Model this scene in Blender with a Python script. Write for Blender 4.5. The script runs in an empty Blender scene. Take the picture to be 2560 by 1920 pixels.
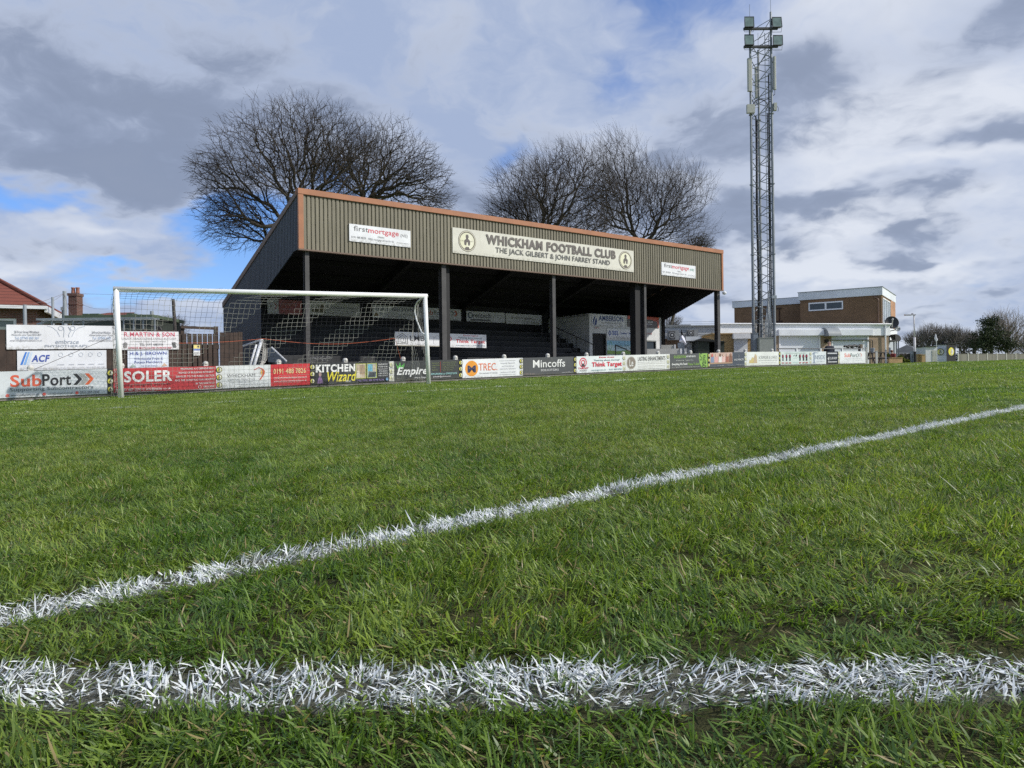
import bpy, math, random
import numpy as np
from mathutils import Vector, Matrix

R = math.radians
rng = np.random.default_rng(7)
random.seed(7)
scene = bpy.context.scene
COL = scene.collection

# ------------------------------------------------------------------ camera
FPX = 1923.0                      # focal length of the lens for a 2560 px wide frame
cam_d = bpy.data.cameras.new('camera')
cam_d.sensor_width = 36.0
cam_d.lens = 36.0 * FPX / 2560.0
cam_d.clip_start = 0.02
cam_d.clip_end = 6000
cam = bpy.data.objects.new('camera', cam_d)
COL.objects.link(cam)
cam.matrix_world = Matrix.Rotation(R(90), 4, 'X') @ Matrix.Rotation(-0.012, 4, 'Z')
scene.camera = cam

# ------------------------------------------------------------------ sun and sky
SUN_AZ, SUN_EL = 105.0, 37.0       # degrees clockwise from +Y, degrees up
sd = Vector((math.sin(R(SUN_AZ)) * math.cos(R(SUN_EL)), math.cos(R(SUN_AZ)) * math.cos(R(SUN_EL)), math.sin(R(SUN_EL))))
sun_d = bpy.data.lights.new('sun', 'SUN')
sun_d.energy = 4.0
sun_d.angle = R(0.9)
sun_d.color = (1.0, 0.955, 0.88)
sun = bpy.data.objects.new('sun', sun_d)
COL.objects.link(sun)
sun.rotation_euler = (-sd).to_track_quat('-Z', 'Y').to_euler()

scene.view_settings.view_transform = 'Standard'
scene.view_settings.look = 'None'
scene.view_settings.exposure = 0.0
scene.view_settings.gamma = 1.0

class NT:
    """tiny node-tree helper"""
    def __init__(s, tree):
        s.t = tree; s.n = tree.nodes; s.l = tree.links; s.n.clear()
    def node(s, typ, **kw):
        n = s.n.new(typ)
        for k, v in kw.items(): setattr(n, k, v)
        return n
    def put(s, sock, v):
        if hasattr(v, 'is_output') or isinstance(v, bpy.types.NodeSocket): s.l.new(v, sock)
        else:
            if isinstance(v, (tuple, list)) and sock.type == 'RGBA' and len(v) == 3: v = (*v, 1)
            sock.default_value = v
    def m(s, op, a, b=None, c=None, clamp=False):
        n = s.node('ShaderNodeMath', operation=op, use_clamp=clamp)
        s.put(n.inputs[0], a)
        if b is not None: s.put(n.inputs[1], b)
        if c is not None: s.put(n.inputs[2], c)
        return n.outputs[0]
    def vm(s, op, a, b=None, out=0):
        n = s.node('ShaderNodeVectorMath', operation=op)
        s.put(n.inputs[0], a)
        if b is not None:
            if op == 'SCALE': s.put(n.inputs['Scale'], b)
            else: s.put(n.inputs[1], b)
        return n.outputs[out]
    def noise(s, vec, scale, detail=4, rough=.55, dist=0., out='Fac'):
        n = s.node('ShaderNodeTexNoise')
        n.inputs['Scale'].default_value = scale; n.inputs['Detail'].default_value = detail
        n.inputs['Roughness'].default_value = rough; n.inputs['Distortion'].default_value = dist
        if vec is not None: s.l.new(vec, n.inputs['Vector'])
        return n.outputs[out]
    def ramp(s, fac, lo, hi, a=0., b=1., smooth=True):
        n = s.node('ShaderNodeMapRange', interpolation_type='SMOOTHSTEP' if smooth else 'LINEAR')
        s.put(n.inputs[0], fac); n.inputs[1].default_value = lo; n.inputs[2].default_value = hi
        n.inputs[3].default_value = a; n.inputs[4].default_value = b
        return n.outputs[0]
    def mix(s, fac, a, b, blend='MIX'):
        n = s.node('ShaderNodeMix', data_type='RGBA', blend_type=blend)
        s.put(n.inputs[0], fac); s.put(n.inputs[6], a); s.put(n.inputs[7], b)
        return n.outputs[2]
    def comb(s, x, y, z):
        n = s.node('ShaderNodeCombineXYZ')
        s.put(n.inputs[0], x); s.put(n.inputs[1], y); s.put(n.inputs[2], z)
        return n.outputs[0]
    def sep(s, v):
        n = s.node('ShaderNodeSeparateXYZ'); s.put(n.inputs[0], v)
        return n.outputs

world = bpy.data.worlds.new('World')
scene.world = world
world.use_nodes = True
world.cycles.sampling_method = 'MANUAL'; world.cycles.sample_map_resolution = 256
W = NT(world.node_tree)
geo = W.node('ShaderNodeTexCoord').outputs['Generated']
dx, dy, dz = W.sep(W.vm('NORMALIZE', geo))
az = W.m('ARCTAN2', dx, dy)
el = W.m('ARCSINE', dz)
# clouds lie in a layer overhead: noise is laid out on that layer so that it flattens to the horizon
inv = W.m('DIVIDE', 1.0, W.m('ADD', W.m('ABSOLUTE', dz), 0.30))
layer = W.comb(W.m('MULTIPLY', dx, inv), W.m('MULTIPLY', dy, inv), 0.0)
cn = W.vm('SUBTRACT', W.noise(layer, 2.6, 4, .58, out='Color'), (0.5, 0.5, 0.5))
lay2 = W.vm('ADD', layer, W.vm('SCALE', cn, 0.32))
cx_, cy_, cz_ = W.sep(cn)
angw = W.comb(W.m('MULTIPLY_ADD', cx_, 0.22, az), W.m('MULTIPLY_ADD', cz_, 0.14, el), 0.0)   # ragged bearings
def blobs(lst, vec, tot=0.0):
    for (a0, e0, sa, se, amp) in lst:
        q = W.node('ShaderNodeVectorMath', operation='MULTIPLY_ADD'); W.l.new(vec, q.inputs[0])
        q.inputs[1].default_value = (1 / R(sa), 1 / R(se), 0); q.inputs[2].default_value = (-a0 / sa, -e0 / se, 0)
        d = W.vm('DOT_PRODUCT', q.outputs[0], q.outputs[0], out=1)
        tot = W.m('MULTIPLY_ADD', W.m('POWER', 0.36788, d), amp, tot)
    return tot
GAPS = [(-20.5, 12.3, 3.4, 1.8, -.46), (-18.5, 9.2, 3.4, 2.0, -.48), (-23.5, 7.0, 5.5, 1.1, -.48), (-33, 12.3, 5, .7, -.28), (-1.2, 16.8, 1.8, 1.5, -.20),
        (7.8, 20.5, 3.0, 2.4, -.24), (19, 24.5, 7, 2.6, -.20), (-13.5, 14.8, 2.4, 1.6, -.25), (9, 26, 3, 2, -.1)]
MASS = [(-27, 18.5, 15, 5, .42), (-8, 22, 12, 6, .30), (24, 13, 16, 9, .30), (-29, 10.0, 5.5, 1.7, .30), (-30, 5.2, 8, 1.2, .26), (4, 10, 12, 5, .26), (12, 17, 6, 4, .2), (0, 0, 60, 4.0, .40)]
base = W.noise(lay2, 2.6, 6, .56)
dens = blobs(MASS + GAPS, angw, base)
mask = W.ramp(dens, 0.24, 0.56, 0.0, 0.96)
DARK = [(-31, 14.6, 12, 2.2, -.44), (-20, 16.8, 12, 3.0, -.38), (-31, 20, 12, 4, -.26), (-12, 20.5, 9, 3, -.24), (-2, 14, 5, 2, -.2), (-30, 26, 12, 2.5, -.2), (22.2, 20.0, 4.4, 2.6, -.52), (18, 17.0, 3.6, 2.2, -.44), (12.0, 17.3, 3.2, 2.6, -.42),
        (21.5, 12.3, 5.6, 1.3, -.55), (15.0, 11.0, 3.6, 2.6, -.50), (28.5, 9.6, 2.8, 1.2, -.45), (30.5, 15.0, 4.2, 1.0, -.50), (29.2, 11.6, 2.2, .8, -.32), (19.5, 9.4, 3.0, .9, -.3),
        (34, 22.5, 3.0, 3.6, -.50), (30, 20.0, 2.6, 1.6, -.32), (-27, 8.9, 6, .9, -.22), (0, 14, 6, 3, -.20), (26, 6.3, 4, .6, -.24), (17, 7.0, 4, .7, -.22), (-26, 4.0, 8, .9, -.14), (8, 13, 3, 1.2, -.18), (33, 6.5, 3, .6, -.34), (14, 6.0, 2.4, .6, -.36), (21.5, 5.2, 2.8, .6, -.36), (31, 5.0, 3, .5, -.34), (26.5, 8.2, 2, .6, -.34), (10, 8, 2.6, .8, -.3), (25, 3.2, 6, .5, -.3)]
LIGHT = [(25, 16.5, 12, 2.2, .26), (20, 8.0, 9, 1.0, .26), (27, 7.4, 8, .8, .24), (-29.5, 11.2, 5, .7, .30), (-34, 7.4, 2.6, 1.6, .50), (-17, 5.6, 6, .8, .22), (14, 13.6, 3, 1.4, .26),
         (9, 24, 7, 4, .06), (27, 13.7, 6, .9, .26), (-8, 25.5, 8, 2.0, .10), (27, 25, 8, 2, .20), (24, 10.6, 8, .8, .22), (-8, 17, 5, 1.0, .12)]
nb = W.noise(lay2, 5.2, 8, .58)
n2 = W.noise(lay2, 1.7, 3, .5)
soft = blobs(LIGHT, angw, W.m('MULTIPLY_ADD', n2, 1.1, -0.31))
soft = W.m('ADD', W.m('MULTIPLY_ADD', nb, 1.0, -.50), W.m('ADD', soft, W.ramp(az, R(-2), R(24), -0.04, 0.24)))
dk = W.m('MULTIPLY', blobs(DARK, angw), -1.0)
puff = W.ramp(W.m('MULTIPLY_ADD', nb, 1.15, dk), .60, 1.02)          # grey bases with ragged, fairly crisp rims
core = W.ramp(W.m('MULTIPLY_ADD', n2, .7, W.m('MULTIPLY_ADD', nb, 1.6, W.m('MULTIPLY', dk, .8))), 1.10, 1.75)
c1 = W.mix(W.ramp(soft, 0.15, 0.75, smooth=False), (0.390, 0.475, 0.665), (0.76, 0.80, 0.88))
c2 = W.mix(W.m('MULTIPLY', puff, .92), c1, W.mix(core, (0.400, 0.465, 0.615), (0.250, 0.302, 0.420)))
rim = W.m('MULTIPLY', W.m('MULTIPLY', puff, W.m('SUBTRACT', 1.0, puff)), .55)      # sunlit edges
c2 = W.mix(rim, c2, (0.84, 0.88, 0.95))
sky = W.node('ShaderNodeTexSky', sky_type='NISHITA', sun_disc=False)
sky.sun_elevation = R(SUN_EL); sky.sun_rotation = R(SUN_AZ); sky.altitude = 100; sky.dust_density = 0.6; sky.ozone_density = 2.0
bg1 = W.node('ShaderNodeBackground'); W.put(bg1.inputs[0], W.mix(1.0, sky.outputs[0], (0.80, 1.04, 1.50), 'MULTIPLY')); bg1.inputs[1].default_value = 0.11
bg2 = W.node('ShaderNodeBackground'); W.put(bg2.inputs[0], c2); bg2.inputs[1].default_value = 1.0
ms = W.node('ShaderNodeMixShader'); W.put(ms.inputs[0], mask); W.l.new(bg1.outputs[0], ms.inputs[1]); W.l.new(bg2.outputs[0], ms.inputs[2])
wo = W.node('ShaderNodeOutputWorld'); W.l.new(ms.outputs[0], wo.inputs[0])

# ------------------------------------------------------------------ terrain: the pitch rises to the right and away
def _soft(s):
    k = 0.55
    # plane up to .6, eased slope beyond, level far away
    e = np.where(s < .6, s, .6 + (s - .6) * k)
    return np.where(e > 2.0, 2.0 + .4 * (1 - np.exp(-(e - 2.0) / 2.0)), e)
def G(x, y):
    x = np.clip(np.asarray(x, float), -40, 140); y = np.clip(np.asarray(y, float), -30, 200)
    s = -.35 + .0245 * x + .0199 * y
    e = _soft(s)
    return np.where(e < -.9, -.9, e)
def g(x, y): return float(G(x, y))

# ------------------------------------------------------------------ materials
MATS = {}
def principled(name, rgb, rough=.6, metal=0., var=.10, scale=3., bump=0., bscale=40., spec=.5, rust=None):
    key = (name, tuple(rgb), rough)
    if key in MATS: return MATS[key]
    m = bpy.data.materials.new(name); m.use_nodes = True
    t = NT(m.node_tree)
    p = t.node('ShaderNodeBsdfPrincipled'); o = t.node('ShaderNodeOutputMaterial')
    t.l.new(p.outputs[0], o.inputs[0])
    co = t.node('ShaderNodeTexCoord').outputs['Object']
    col = tuple(rgb)
    if var > 0:
        n1 = t.noise(co, scale, 5, .65)
        f = t.ramp(n1, .3, .7, 1 - var, 1 + var * .5)
        col = t.mix(1.0, (*rgb, 1), t.comb(f, f, f), 'MULTIPLY')
    if rust:
        rm = t.ramp(t.noise(co, rust[1], 6, .7), rust[2], rust[2] + .12)
        col = t.mix(rm, col, (*rust[0], 1))
    t.put(p.inputs['Base Color'], col)
    p.inputs['Roughness'].default_value = rough; p.inputs['Metallic'].default_value = metal
    p.inputs['Specular IOR Level'].default_value = spec
    if bump > 0:
        b = t.node('ShaderNodeBump'); b.inputs['Strength'].default_value = bump; b.inputs['Distance'].default_value = .01
        t.put(b.inputs['Height'], t.noise(co, bscale, 4, .6)); t.l.new(b.outputs[0], p.inputs['Normal'])
    MATS[key] = m
    return m
def ink(rgb):            # printed colours on signs, faded a little and splashed with mud along the foot
    key = ('ink', tuple(rgb))
    if key in MATS: return MATS[key]
    m = bpy.data.materials.new('sign_ink'); m.use_nodes = True; t = NT(m.node_tree)
    p = t.node('ShaderNodeBsdfPrincipled'); o = t.node('ShaderNodeOutputMaterial'); t.l.new(p.outputs[0], o.inputs[0])
    co = t.node('ShaderNodeTexCoord').outputs['Object']; x, y, z = t.sep(co)
    pos = t.node('ShaderNodeNewGeometry').outputs['Position']
    f = t.ramp(t.noise(pos, 1.3, 5, .65), .3, .7, .88, 1.03)
    c = t.mix(1., (*rgb, 1), t.comb(f, f, f), 'MULTIPLY')
    st = t.noise(t.comb(t.m('MULTIPLY', x, 9.), t.m('MULTIPLY', y, 9.), t.m('MULTIPLY', z, .8)), 1., 4, .6)
    c = t.mix(t.ramp(st, .52, .78, 0., .16), c, (.30, .29, .25))
    mud = t.m('MULTIPLY', t.ramp(z, .0, .16, .55, 0.), t.ramp(t.noise(pos, 14., 5, .7), .42, .62))
    c = t.mix(mud, c, (.16, .14, .09))
    t.put(p.inputs['Base Color'], c); p.inputs['Roughness'].default_value = .42
    MATS[key] = m
    return m
def cladding(name, rgb, rust_c):     # painted box-profile sheet: sheet-to-sheet differences, runs of dirt, fixings' rust
    m = bpy.data.materials.new(name); m.use_nodes = True; t = NT(m.node_tree)
    p = t.node('ShaderNodeBsdfPrincipled'); o = t.node('ShaderNodeOutputMaterial'); t.l.new(p.outputs[0], o.inputs[0])
    x, y, z = t.sep(t.node('ShaderNodeNewGeometry').outputs['Position'])
    s_ = t.m('ADD', t.m('MULTIPLY', x, .804), t.m('MULTIPLY', y, .595)); q_ = t.m('SUBTRACT', t.m('MULTIPLY', y, .804), t.m('MULTIPLY', x, .595))
    sheet = t.noise(t.comb(t.m('FLOOR', t.m('MULTIPLY', t.m('ADD', s_, q_), 1.1)), 0., 0.), 7.7, 1)
    f = t.ramp(sheet, .3, .7, .86, 1.10)
    run = t.noise(t.comb(t.m('MULTIPLY', s_, 9.), t.m('MULTIPLY', q_, 9.), t.m('MULTIPLY', z, .5)), 1., 5, .65)
    f = t.m('MULTIPLY', f, t.ramp(run, .3, .7, .78, 1.10))
    c = t.mix(1., (*rgb, 1), t.comb(f, f, f), 'MULTIPLY')
    n2 = t.noise(t.comb(t.m('MULTIPLY', s_, 16.), t.m('MULTIPLY', q_, 16.), t.m('MULTIPLY', z, 1.6)), 1., 5, .7)
    c = t.mix(t.ramp(n2, .62, .74, 0., .55), c, (*rust_c, 1))
    t.put(p.inputs['Base Color'], c); p.inputs['Roughness'].default_value = .6
    b = t.node('ShaderNodeBump'); b.inputs['Strength'].default_value = .5; b.inputs['Distance'].default_value = .03; t.put(b.inputs['Height'], t.noise(t.comb(t.m('MULTIPLY', s_, 2.), q_, z), 1.6, 3, .5)); t.l.new(b.outputs[0], p.inputs['Normal'])
    return m
def brick(name, c1, c2, mortar, ang):
    m = bpy.data.materials.new(name); m.use_nodes = True
    t = NT(m.node_tree)
    p = t.node('ShaderNodeBsdfPrincipled'); o = t.node('ShaderNodeOutputMaterial'); t.l.new(p.outputs[0], o.inputs[0])
    pos = t.node('ShaderNodeNewGeometry').outputs['Position']
    x, y, z = t.sep(pos)
    h = t.m('ADD', t.m('MULTIPLY', x, math.cos(R(ang))), t.m('MULTIPLY', y, math.sin(R(ang))))
    b = t.node('ShaderNodeTexBrick'); t.put(b.inputs['Vector'], t.comb(h, z, 0.))
    b.inputs['Scale'].default_value = 1.0; b.inputs['Brick Width'].default_value = .225; b.inputs['Row Height'].default_value = .075
    b.inputs['Mortar Size'].default_value = .007
    b.inputs['Color1'].default_value = (*c1, 1); b.inputs['Color2'].default_value = (*c2, 1); b.inputs['Mortar'].default_value = (*mortar, 1)
    n = t.noise(pos, .6, 5, .6); f = t.ramp(n, .3, .7, .82, 1.12)
    t.put(p.inputs['Base Color'], t.mix(1.0, b.outputs[0], t.comb(f, f, f), 'MULTIPLY')); p.inputs['Roughness'].default_value = .85
    return m

# ------------------------------------------------------------------ mesh builder
class MB:
    def __init__(s): s.v = []; s.f = []; s.mi = []
    def add(s, vs, fs, mi=0):
        o = len(s.v); s.v += [tuple(v) for v in vs]; s.f += [tuple(i + o for i in f) for f in fs]; s.mi += [mi] * len(fs)
        return s
    def hexa(s, c, mi=0):      # 8 corners: bottom 0-3, top 4-7
        return s.add(c, [(0, 3, 2, 1), (4, 5, 6, 7), (0, 1, 5, 4), (1, 2, 6, 5), (2, 3, 7, 6), (3, 0, 4, 7)], mi)
    def box(s, x0, x1, y0, y1, z0, z1, P=None, mi=0):
        P = P or (lambda a, b, c: (a, b, c))
        return s.hexa([P(x0, y0, z0), P(x1, y0, z0), P(x1, y1, z0), P(x0, y1, z0), P(x0, y0, z1), P(x1, y0, z1), P(x1, y1, z1), P(x0, y1, z1)], mi)
    def tube(s, pts, r, n=8, mi=0, cap=True):
        pts = [Vector(p) for p in pts]; rs = r if isinstance(r, (list, tuple)) else [r] * len(pts)
        rings = []; prev = None
        for i, p in enumerate(pts):
            d = (pts[min(i + 1, len(pts) - 1)] - pts[max(i - 1, 0)]).normalized()
            if prev is None:
                a = Vector((0, 0, 1)) if abs(d.z) < .9 else Vector((1, 0, 0))
                u = d.cross(a).normalized()
            else: u = (prev - d * prev.dot(d)).normalized()
            prev = u; w = d.cross(u)
            rings.append([p + (u * math.cos(2 * math.pi * k / n) + w * math.sin(2 * math.pi * k / n)) * rs[i] for k in range(n)])
        vs = [v for q in rings for v in q]; fs = []
        for i in range(len(pts) - 1):
            for k in range(n):
                k2 = (k + 1) % n
                fs.append((i * n + k, i * n + k2, (i + 1) * n + k2, (i + 1) * n + k))
        if cap: fs.append(tuple(range(n))[::-1]); fs.append(tuple((len(pts) - 1) * n + k for k in range(n)))
        return s.add(vs, fs, mi)
    def poly(s, pts, P, y, mi=0):      # flat polygon (x,z) at depth y
        return s.add([P(a, y, b) for a, b in pts], [tuple(range(len(pts)))], mi)
    def prism(s, pts, P, y0, y1, mi=0):    # (x,z) outline extruded in depth
        n = len(pts)
        vs = [P(a, y0, b) for a, b in pts] + [P(a, y1, b) for a, b in pts]
        fs = [tuple(range(n)), tuple(range(2 * n - 1, n - 1, -1))] + [(i, i + n, (i + 1) % n + n, (i + 1) % n) for i in range(n)]
        return s.add(vs, fs, mi)
    def lathe(s, c, prof, n=16, mi=0, axis=None):
        c = Vector(c); ax = (Vector(axis) if axis else Vector((0, 0, 1))).normalized()
        u = ax.orthogonal().normalized(); w = ax.cross(u); vs = []
        for r, h in prof:
            for k in range(n):
                a = 2 * math.pi * k / n; vs.append(c + ax * h + (u * math.cos(a) + w * math.sin(a)) * max(r, 1e-4))
        fs = [(i * n + k, i * n + (k + 1) % n, (i + 1) * n + (k + 1) % n, (i + 1) * n + k) for i in range(len(prof) - 1) for k in range(n)]
        return s.add(vs, fs, mi)
    def build(s, name, mats, parent=None, loc=None, smooth=False):
        if not isinstance(mats, (list, tuple)): mats = [mats]
        if parent is not None:
            q = parent
            while q.parent: q = q.parent
            off = Vector(q.location)
        else: off = Vector(loc) if loc is not None else Vector((0, 0, 0))
        me = bpy.data.meshes.new(name)
        a = np.array([tuple(v) for v in s.v], float) - np.array(off)
        me.from_pydata(a.tolist(), [], s.f)
        for m in mats: me.materials.append(m)
        if len(mats) > 1: me.polygons.foreach_set('material_index', s.mi)
        if smooth: me.polygons.foreach_set('use_smooth', [True] * len(me.polygons))
        me.update()
        o = bpy.data.objects.new(name, me); COL.objects.link(o)
        if parent is not None: o.parent = parent
        else: o.location = off
        return o
def tag(o, label=None, cat=None, group=None, kind=None):
    if label: o['label'] = label
    if cat: o['category'] = cat
    if group: o['group'] = group
    if kind: o['kind'] = kind
    return o
def thing(name, loc, label, cat, group=None):
    o = bpy.data.objects.new(name, None); COL.objects.link(o); o.location = loc
    o.empty_display_size = .2
    return tag(o, label, cat, group)
def fastmesh(name, verts, faces4, mats, parent=None, tri=False, attrs=None, midx=None, link=True):
    """numpy arrays straight into a mesh (all quads or all tris)"""
    me = bpy.data.meshes.new(name); k = 3 if tri else 4
    nf = len(faces4)
    me.vertices.add(len(verts)); me.vertices.foreach_set('co', np.asarray(verts, np.float32).ravel())
    me.loops.add(nf * k); me.loops.foreach_set('vertex_index', np.asarray(faces4, np.int32).ravel())
    me.polygons.add(nf); me.polygons.foreach_set('loop_start', np.arange(0, nf * k, k, dtype=np.int32))
    if midx is not None: me.polygons.foreach_set('material_index', np.asarray(midx, np.int32))
    for m in (mats if isinstance(mats, (list, tuple)) else [mats]): me.materials.append(m)
    if attrs:
        for an, av in attrs.items():
            at = me.attributes.new(an, 'FLOAT', 'POINT'); at.data.foreach_set('value', np.asarray(av, np.float32))
    me.update(calc_edges=True); me.validate()
    o = bpy.data.objects.new(name, me)
    if link: COL.objects.link(o)
    if parent is not None: o.parent = parent
    return o

# frame of the stand, the barrier and the goal line: u along, n away from the pitch
U = Vector((.804, .595, 0)).normalized(); N = Vector((-U.y, U.x, 0))
def frame(ox, oy, ux, uy):
    l = math.hypot(ux, uy); ux /= l; uy /= l
    return lambda s, b, z: (ox + ux * s - uy * b, oy + uy * s + ux * b, z)
BAR_N = 21.1
BARP = frame(N.x * BAR_N, N.y * BAR_N, U.x, U.y)          # barrier line
def bar_s(px):                                           # where a sight line meets the barrier line
    t = (px - 1280) / FPX
    return (t * N.y * BAR_N - N.x * BAR_N) / (U.x - t * U.y)
def Z(px, py, D): return (960 - .012 * (px - 1280) - py) / FPX * D
def X(px, D): return (px - 1280) / FPX * D

# ------------------------------------------------------------------ lettering
_tc = {}
def text_geo(s, bold=0.0, shear=0.0, res=3):
    k = (s, bold, shear)
    if k in _tc: return _tc[k]
    cu = bpy.data.curves.new('lettering', 'FONT'); cu.body = s; cu.fill_mode = 'FRONT'; cu.resolution_u = res
    cu.offset = bold * .62; cu.space_character = 1 + bold * 1.6; cu.shear = shear
    ob = bpy.data.objects.new('lettering', cu)
    me = ob.to_mesh()
    v = np.empty(len(me.vertices) * 3); me.vertices.foreach_get('co', v); v = v.reshape(-1, 3)[:, :2]
    f = [tuple(p.vertices) for p in me.polygons]
    ob.to_mesh_clear(); bpy.data.objects.remove(ob); bpy.data.curves.remove(cu)
    if len(v):
        lo = v.min(0); hi = v.max(0); v = (v - lo) / np.maximum(hi - lo, 1e-6)
    _tc[k] = (v, f)
    return _tc[k]

def sign(name, label, cat, P, L, H, bg, items, group=None, thick=.02, edge=(.45, .45, .45), parent=None):
    """one sign: a panel with its printed marks; item coordinates are fractions of its width and height"""
    mb = MB(); mats = [ink(bg)]; idx = {tuple(bg): 0}
    def mi(c):
        c = tuple(c)
        if c not in idx: idx[c] = len(mats); mats.append(ink(c))
        return idx[c]
    mb.box(0, L, 0, thick, 0, H, P, 0)
    for k, it in enumerate(items):
        y = -.003 - .0012 * k; t = it[0]
        if t == 'T':
            _, s, x0, z0, x1, z1, c = it[:7]
            bold = it[7] if len(it) > 7 else 0.; sh = it[8] if len(it) > 8 else 0.
            v, f = text_geo(s, bold, sh)
            if len(v): mb.add([P((x0 + a * (x1 - x0)) * L, y, (z0 + b * (z1 - z0)) * H) for a, b in v], f, mi(c))
        elif t == 'R':
            _, x0, z0, x1, z1, c = it
            mb.poly([(x0 * L, z0 * H), (x1 * L, z0 * H), (x1 * L, z1 * H), (x0 * L, z1 * H)], P, y, mi(c))
        elif t == 'C':      # disc, radii as fractions of the height
            _, cx, cz, rx, rz, c = it
            mb.poly([(cx * L + rx * H * math.cos(a), cz * H + rz * H * math.sin(a)) for a in np.linspace(0, 2 * math.pi, 28, endpoint=False)], P, y, mi(c))
        elif t == 'O':      # ring
            _, cx, cz, r, w, c = it; n = 28
            vs = []; 
            for a in np.linspace(0, 2 * math.pi, n, endpoint=False):
                for q in (r, r - w): vs.append(P(cx * L + q * H * math.cos(a), y, cz * H + q * H * math.sin(a)))
            mb.add(vs, [(2 * i, (2 * i + 2) % (2 * n), (2 * i + 3) % (2 * n), 2 * i + 1) for i in range(n)], mi(c))
        elif t == 'P':
            mb.poly([(a * L, b * H) for a, b in it[1]], P, y, mi(it[2]))
        elif t == 'S':      # stroke through points, width as fraction of height
            pts = [Vector((a * L, b * H)) for a, b in it[1]]; w = it[2] * H / 2
            for a, b in zip(pts[:-1], pts[1:]):
                d = (b - a).normalized(); q = Vector((-d.y, d.x)) * w
                mb.poly([tuple(a + q), tuple(b + q), tuple(b - q), tuple(a - q)], P, y, mi(it[3]))
    if parent is None:
        o = mb.build(name, mats, loc=P(0, 0, 0)); tag(o, label, cat, group)
    else:
        o = mb.build(name, mats, parent)
        if label: o['label'] = label
    return o
def crest(cx, cz, r, aspect=1., ring=(.03, .03, .02), field=(.72, .68, .12), half=(.8, .8, .76), fig=(.12, .11, .08)):
    """the club's round badge: dark ring, light field, a bust above a boot-like foot"""
    w = lambda k: cx + k * r / aspect
    h = lambda k: cz + k * r
    return [('C', cx, cz, r, r, ring), ('C', cx, cz, r * .80, r * .80, field),
            ('P', [(w(.0), h(.78)), (w(.55), h(.55)), (w(.78), h(0)), (w(.5), h(-.6)), (w(0), h(-.78))], half),
            ('C', cx, cz + r * .42, r * .17, r * .21, fig),
            ('P', [(w(-.1), h(.25)), (w(.1), h(.25)), (w(.34), h(.02)), (w(.3), h(-.38)), (w(.12), h(-.42)), (w(.05), h(-.1)), (w(-.05), h(-.1)), (w(-.12), h(-.42)), (w(-.32), h(-.36)), (w(-.34), h(.02))], fig),
            ('P', [(w(-.38), h(-.92)), (w(.38), h(-.92)), (w(.16), h(-.55)), (w(-.16), h(-.55))], fig)]
# ------------------------------------------------------------------ painted pitch lines (shared by turf and soil)
PEN = [(-.774, 1.163), (1.30, 3.02)]                    # edge of the penalty area
ARC_C, ARC_R = (.55, 9.36), 8.54                        # the D
GA = [(-5.05, 10.7), (5.6, 18.9)]                       # goal area
GOAL_L, GOAL_R = Vector((-8.64, 17.0, 0)), Vector((-2.28, 21.05, 0))
def line_mask(t, pos):
    x, y, z = t.sep(pos)
    fl = t.comb(x, y, 0.)
    j = t.m('MULTIPLY', t.m('SUBTRACT', t.noise(fl, 34., 2, .6), .5), .09)
    j2 = t.m('MULTIPLY', t.m('SUBTRACT', t.noise(fl, 5., 2, .5), .5), .02)
    out = None
    def straight(a, b, w, lo=None, hi=None):
        nonlocal out
        d = Vector((b[0] - a[0], b[1] - a[1])).normalized(); n = Vector((-d.y, d.x)); c = n.x * a[0] + n.y * a[1]
        q = t.m('ABSOLUTE', t.m('SUBTRACT', t.m('ADD', t.m('MULTIPLY', x, n.x), t.m('MULTIPLY', y, n.y)), c))
        m_ = t.ramp(t.m('ADD', t.m('ADD', q, j), j2), w - .012, w + .006, 1., 0.)
        if lo is not None:
            s = t.m('ADD', t.m('MULTIPLY', x, d.x), t.m('MULTIPLY', y, d.y))
            m_ = t.m('MULTIPLY', m_, t.m('MULTIPLY', t.ramp(s, lo, lo + .05), t.ramp(s, hi - .05, hi, 1., 0.)))
        out = m_ if out is None else t.m('MAXIMUM', out, m_)
        return m_
    straight(PEN[0], PEN[1], .052)
    r = t.m('SQRT', t.m('ADD', t.m('POWER', t.m('SUBTRACT', x, ARC_C[0]), 2.), t.m('POWER', t.m('SUBTRACT', y, ARC_C[1]), 2.)))
    q = t.m('ABSOLUTE', t.m('SUBTRACT', r, ARC_R))
    am = t.m('MULTIPLY', t.ramp(t.m('ADD', t.m('ADD', q, j), j2), .044, .062, 1., 0.), t.m('LESS_THAN', y, 2.2))
    out = t.m('MAXIMUM', out, am)
    far = out; out = None
    straight(GA[0], GA[1], .05)
    straight(tuple(GOAL_L[:2]), tuple(GOAL_R[:2]), .05)
    worn = t.ramp(t.noise(fl, 1.6, 4, .7), .36, .60)     # the far lines are worn away in stretches
    return t.m('MAXIMUM', far, t.m('MULTIPLY', out, worn))

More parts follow.
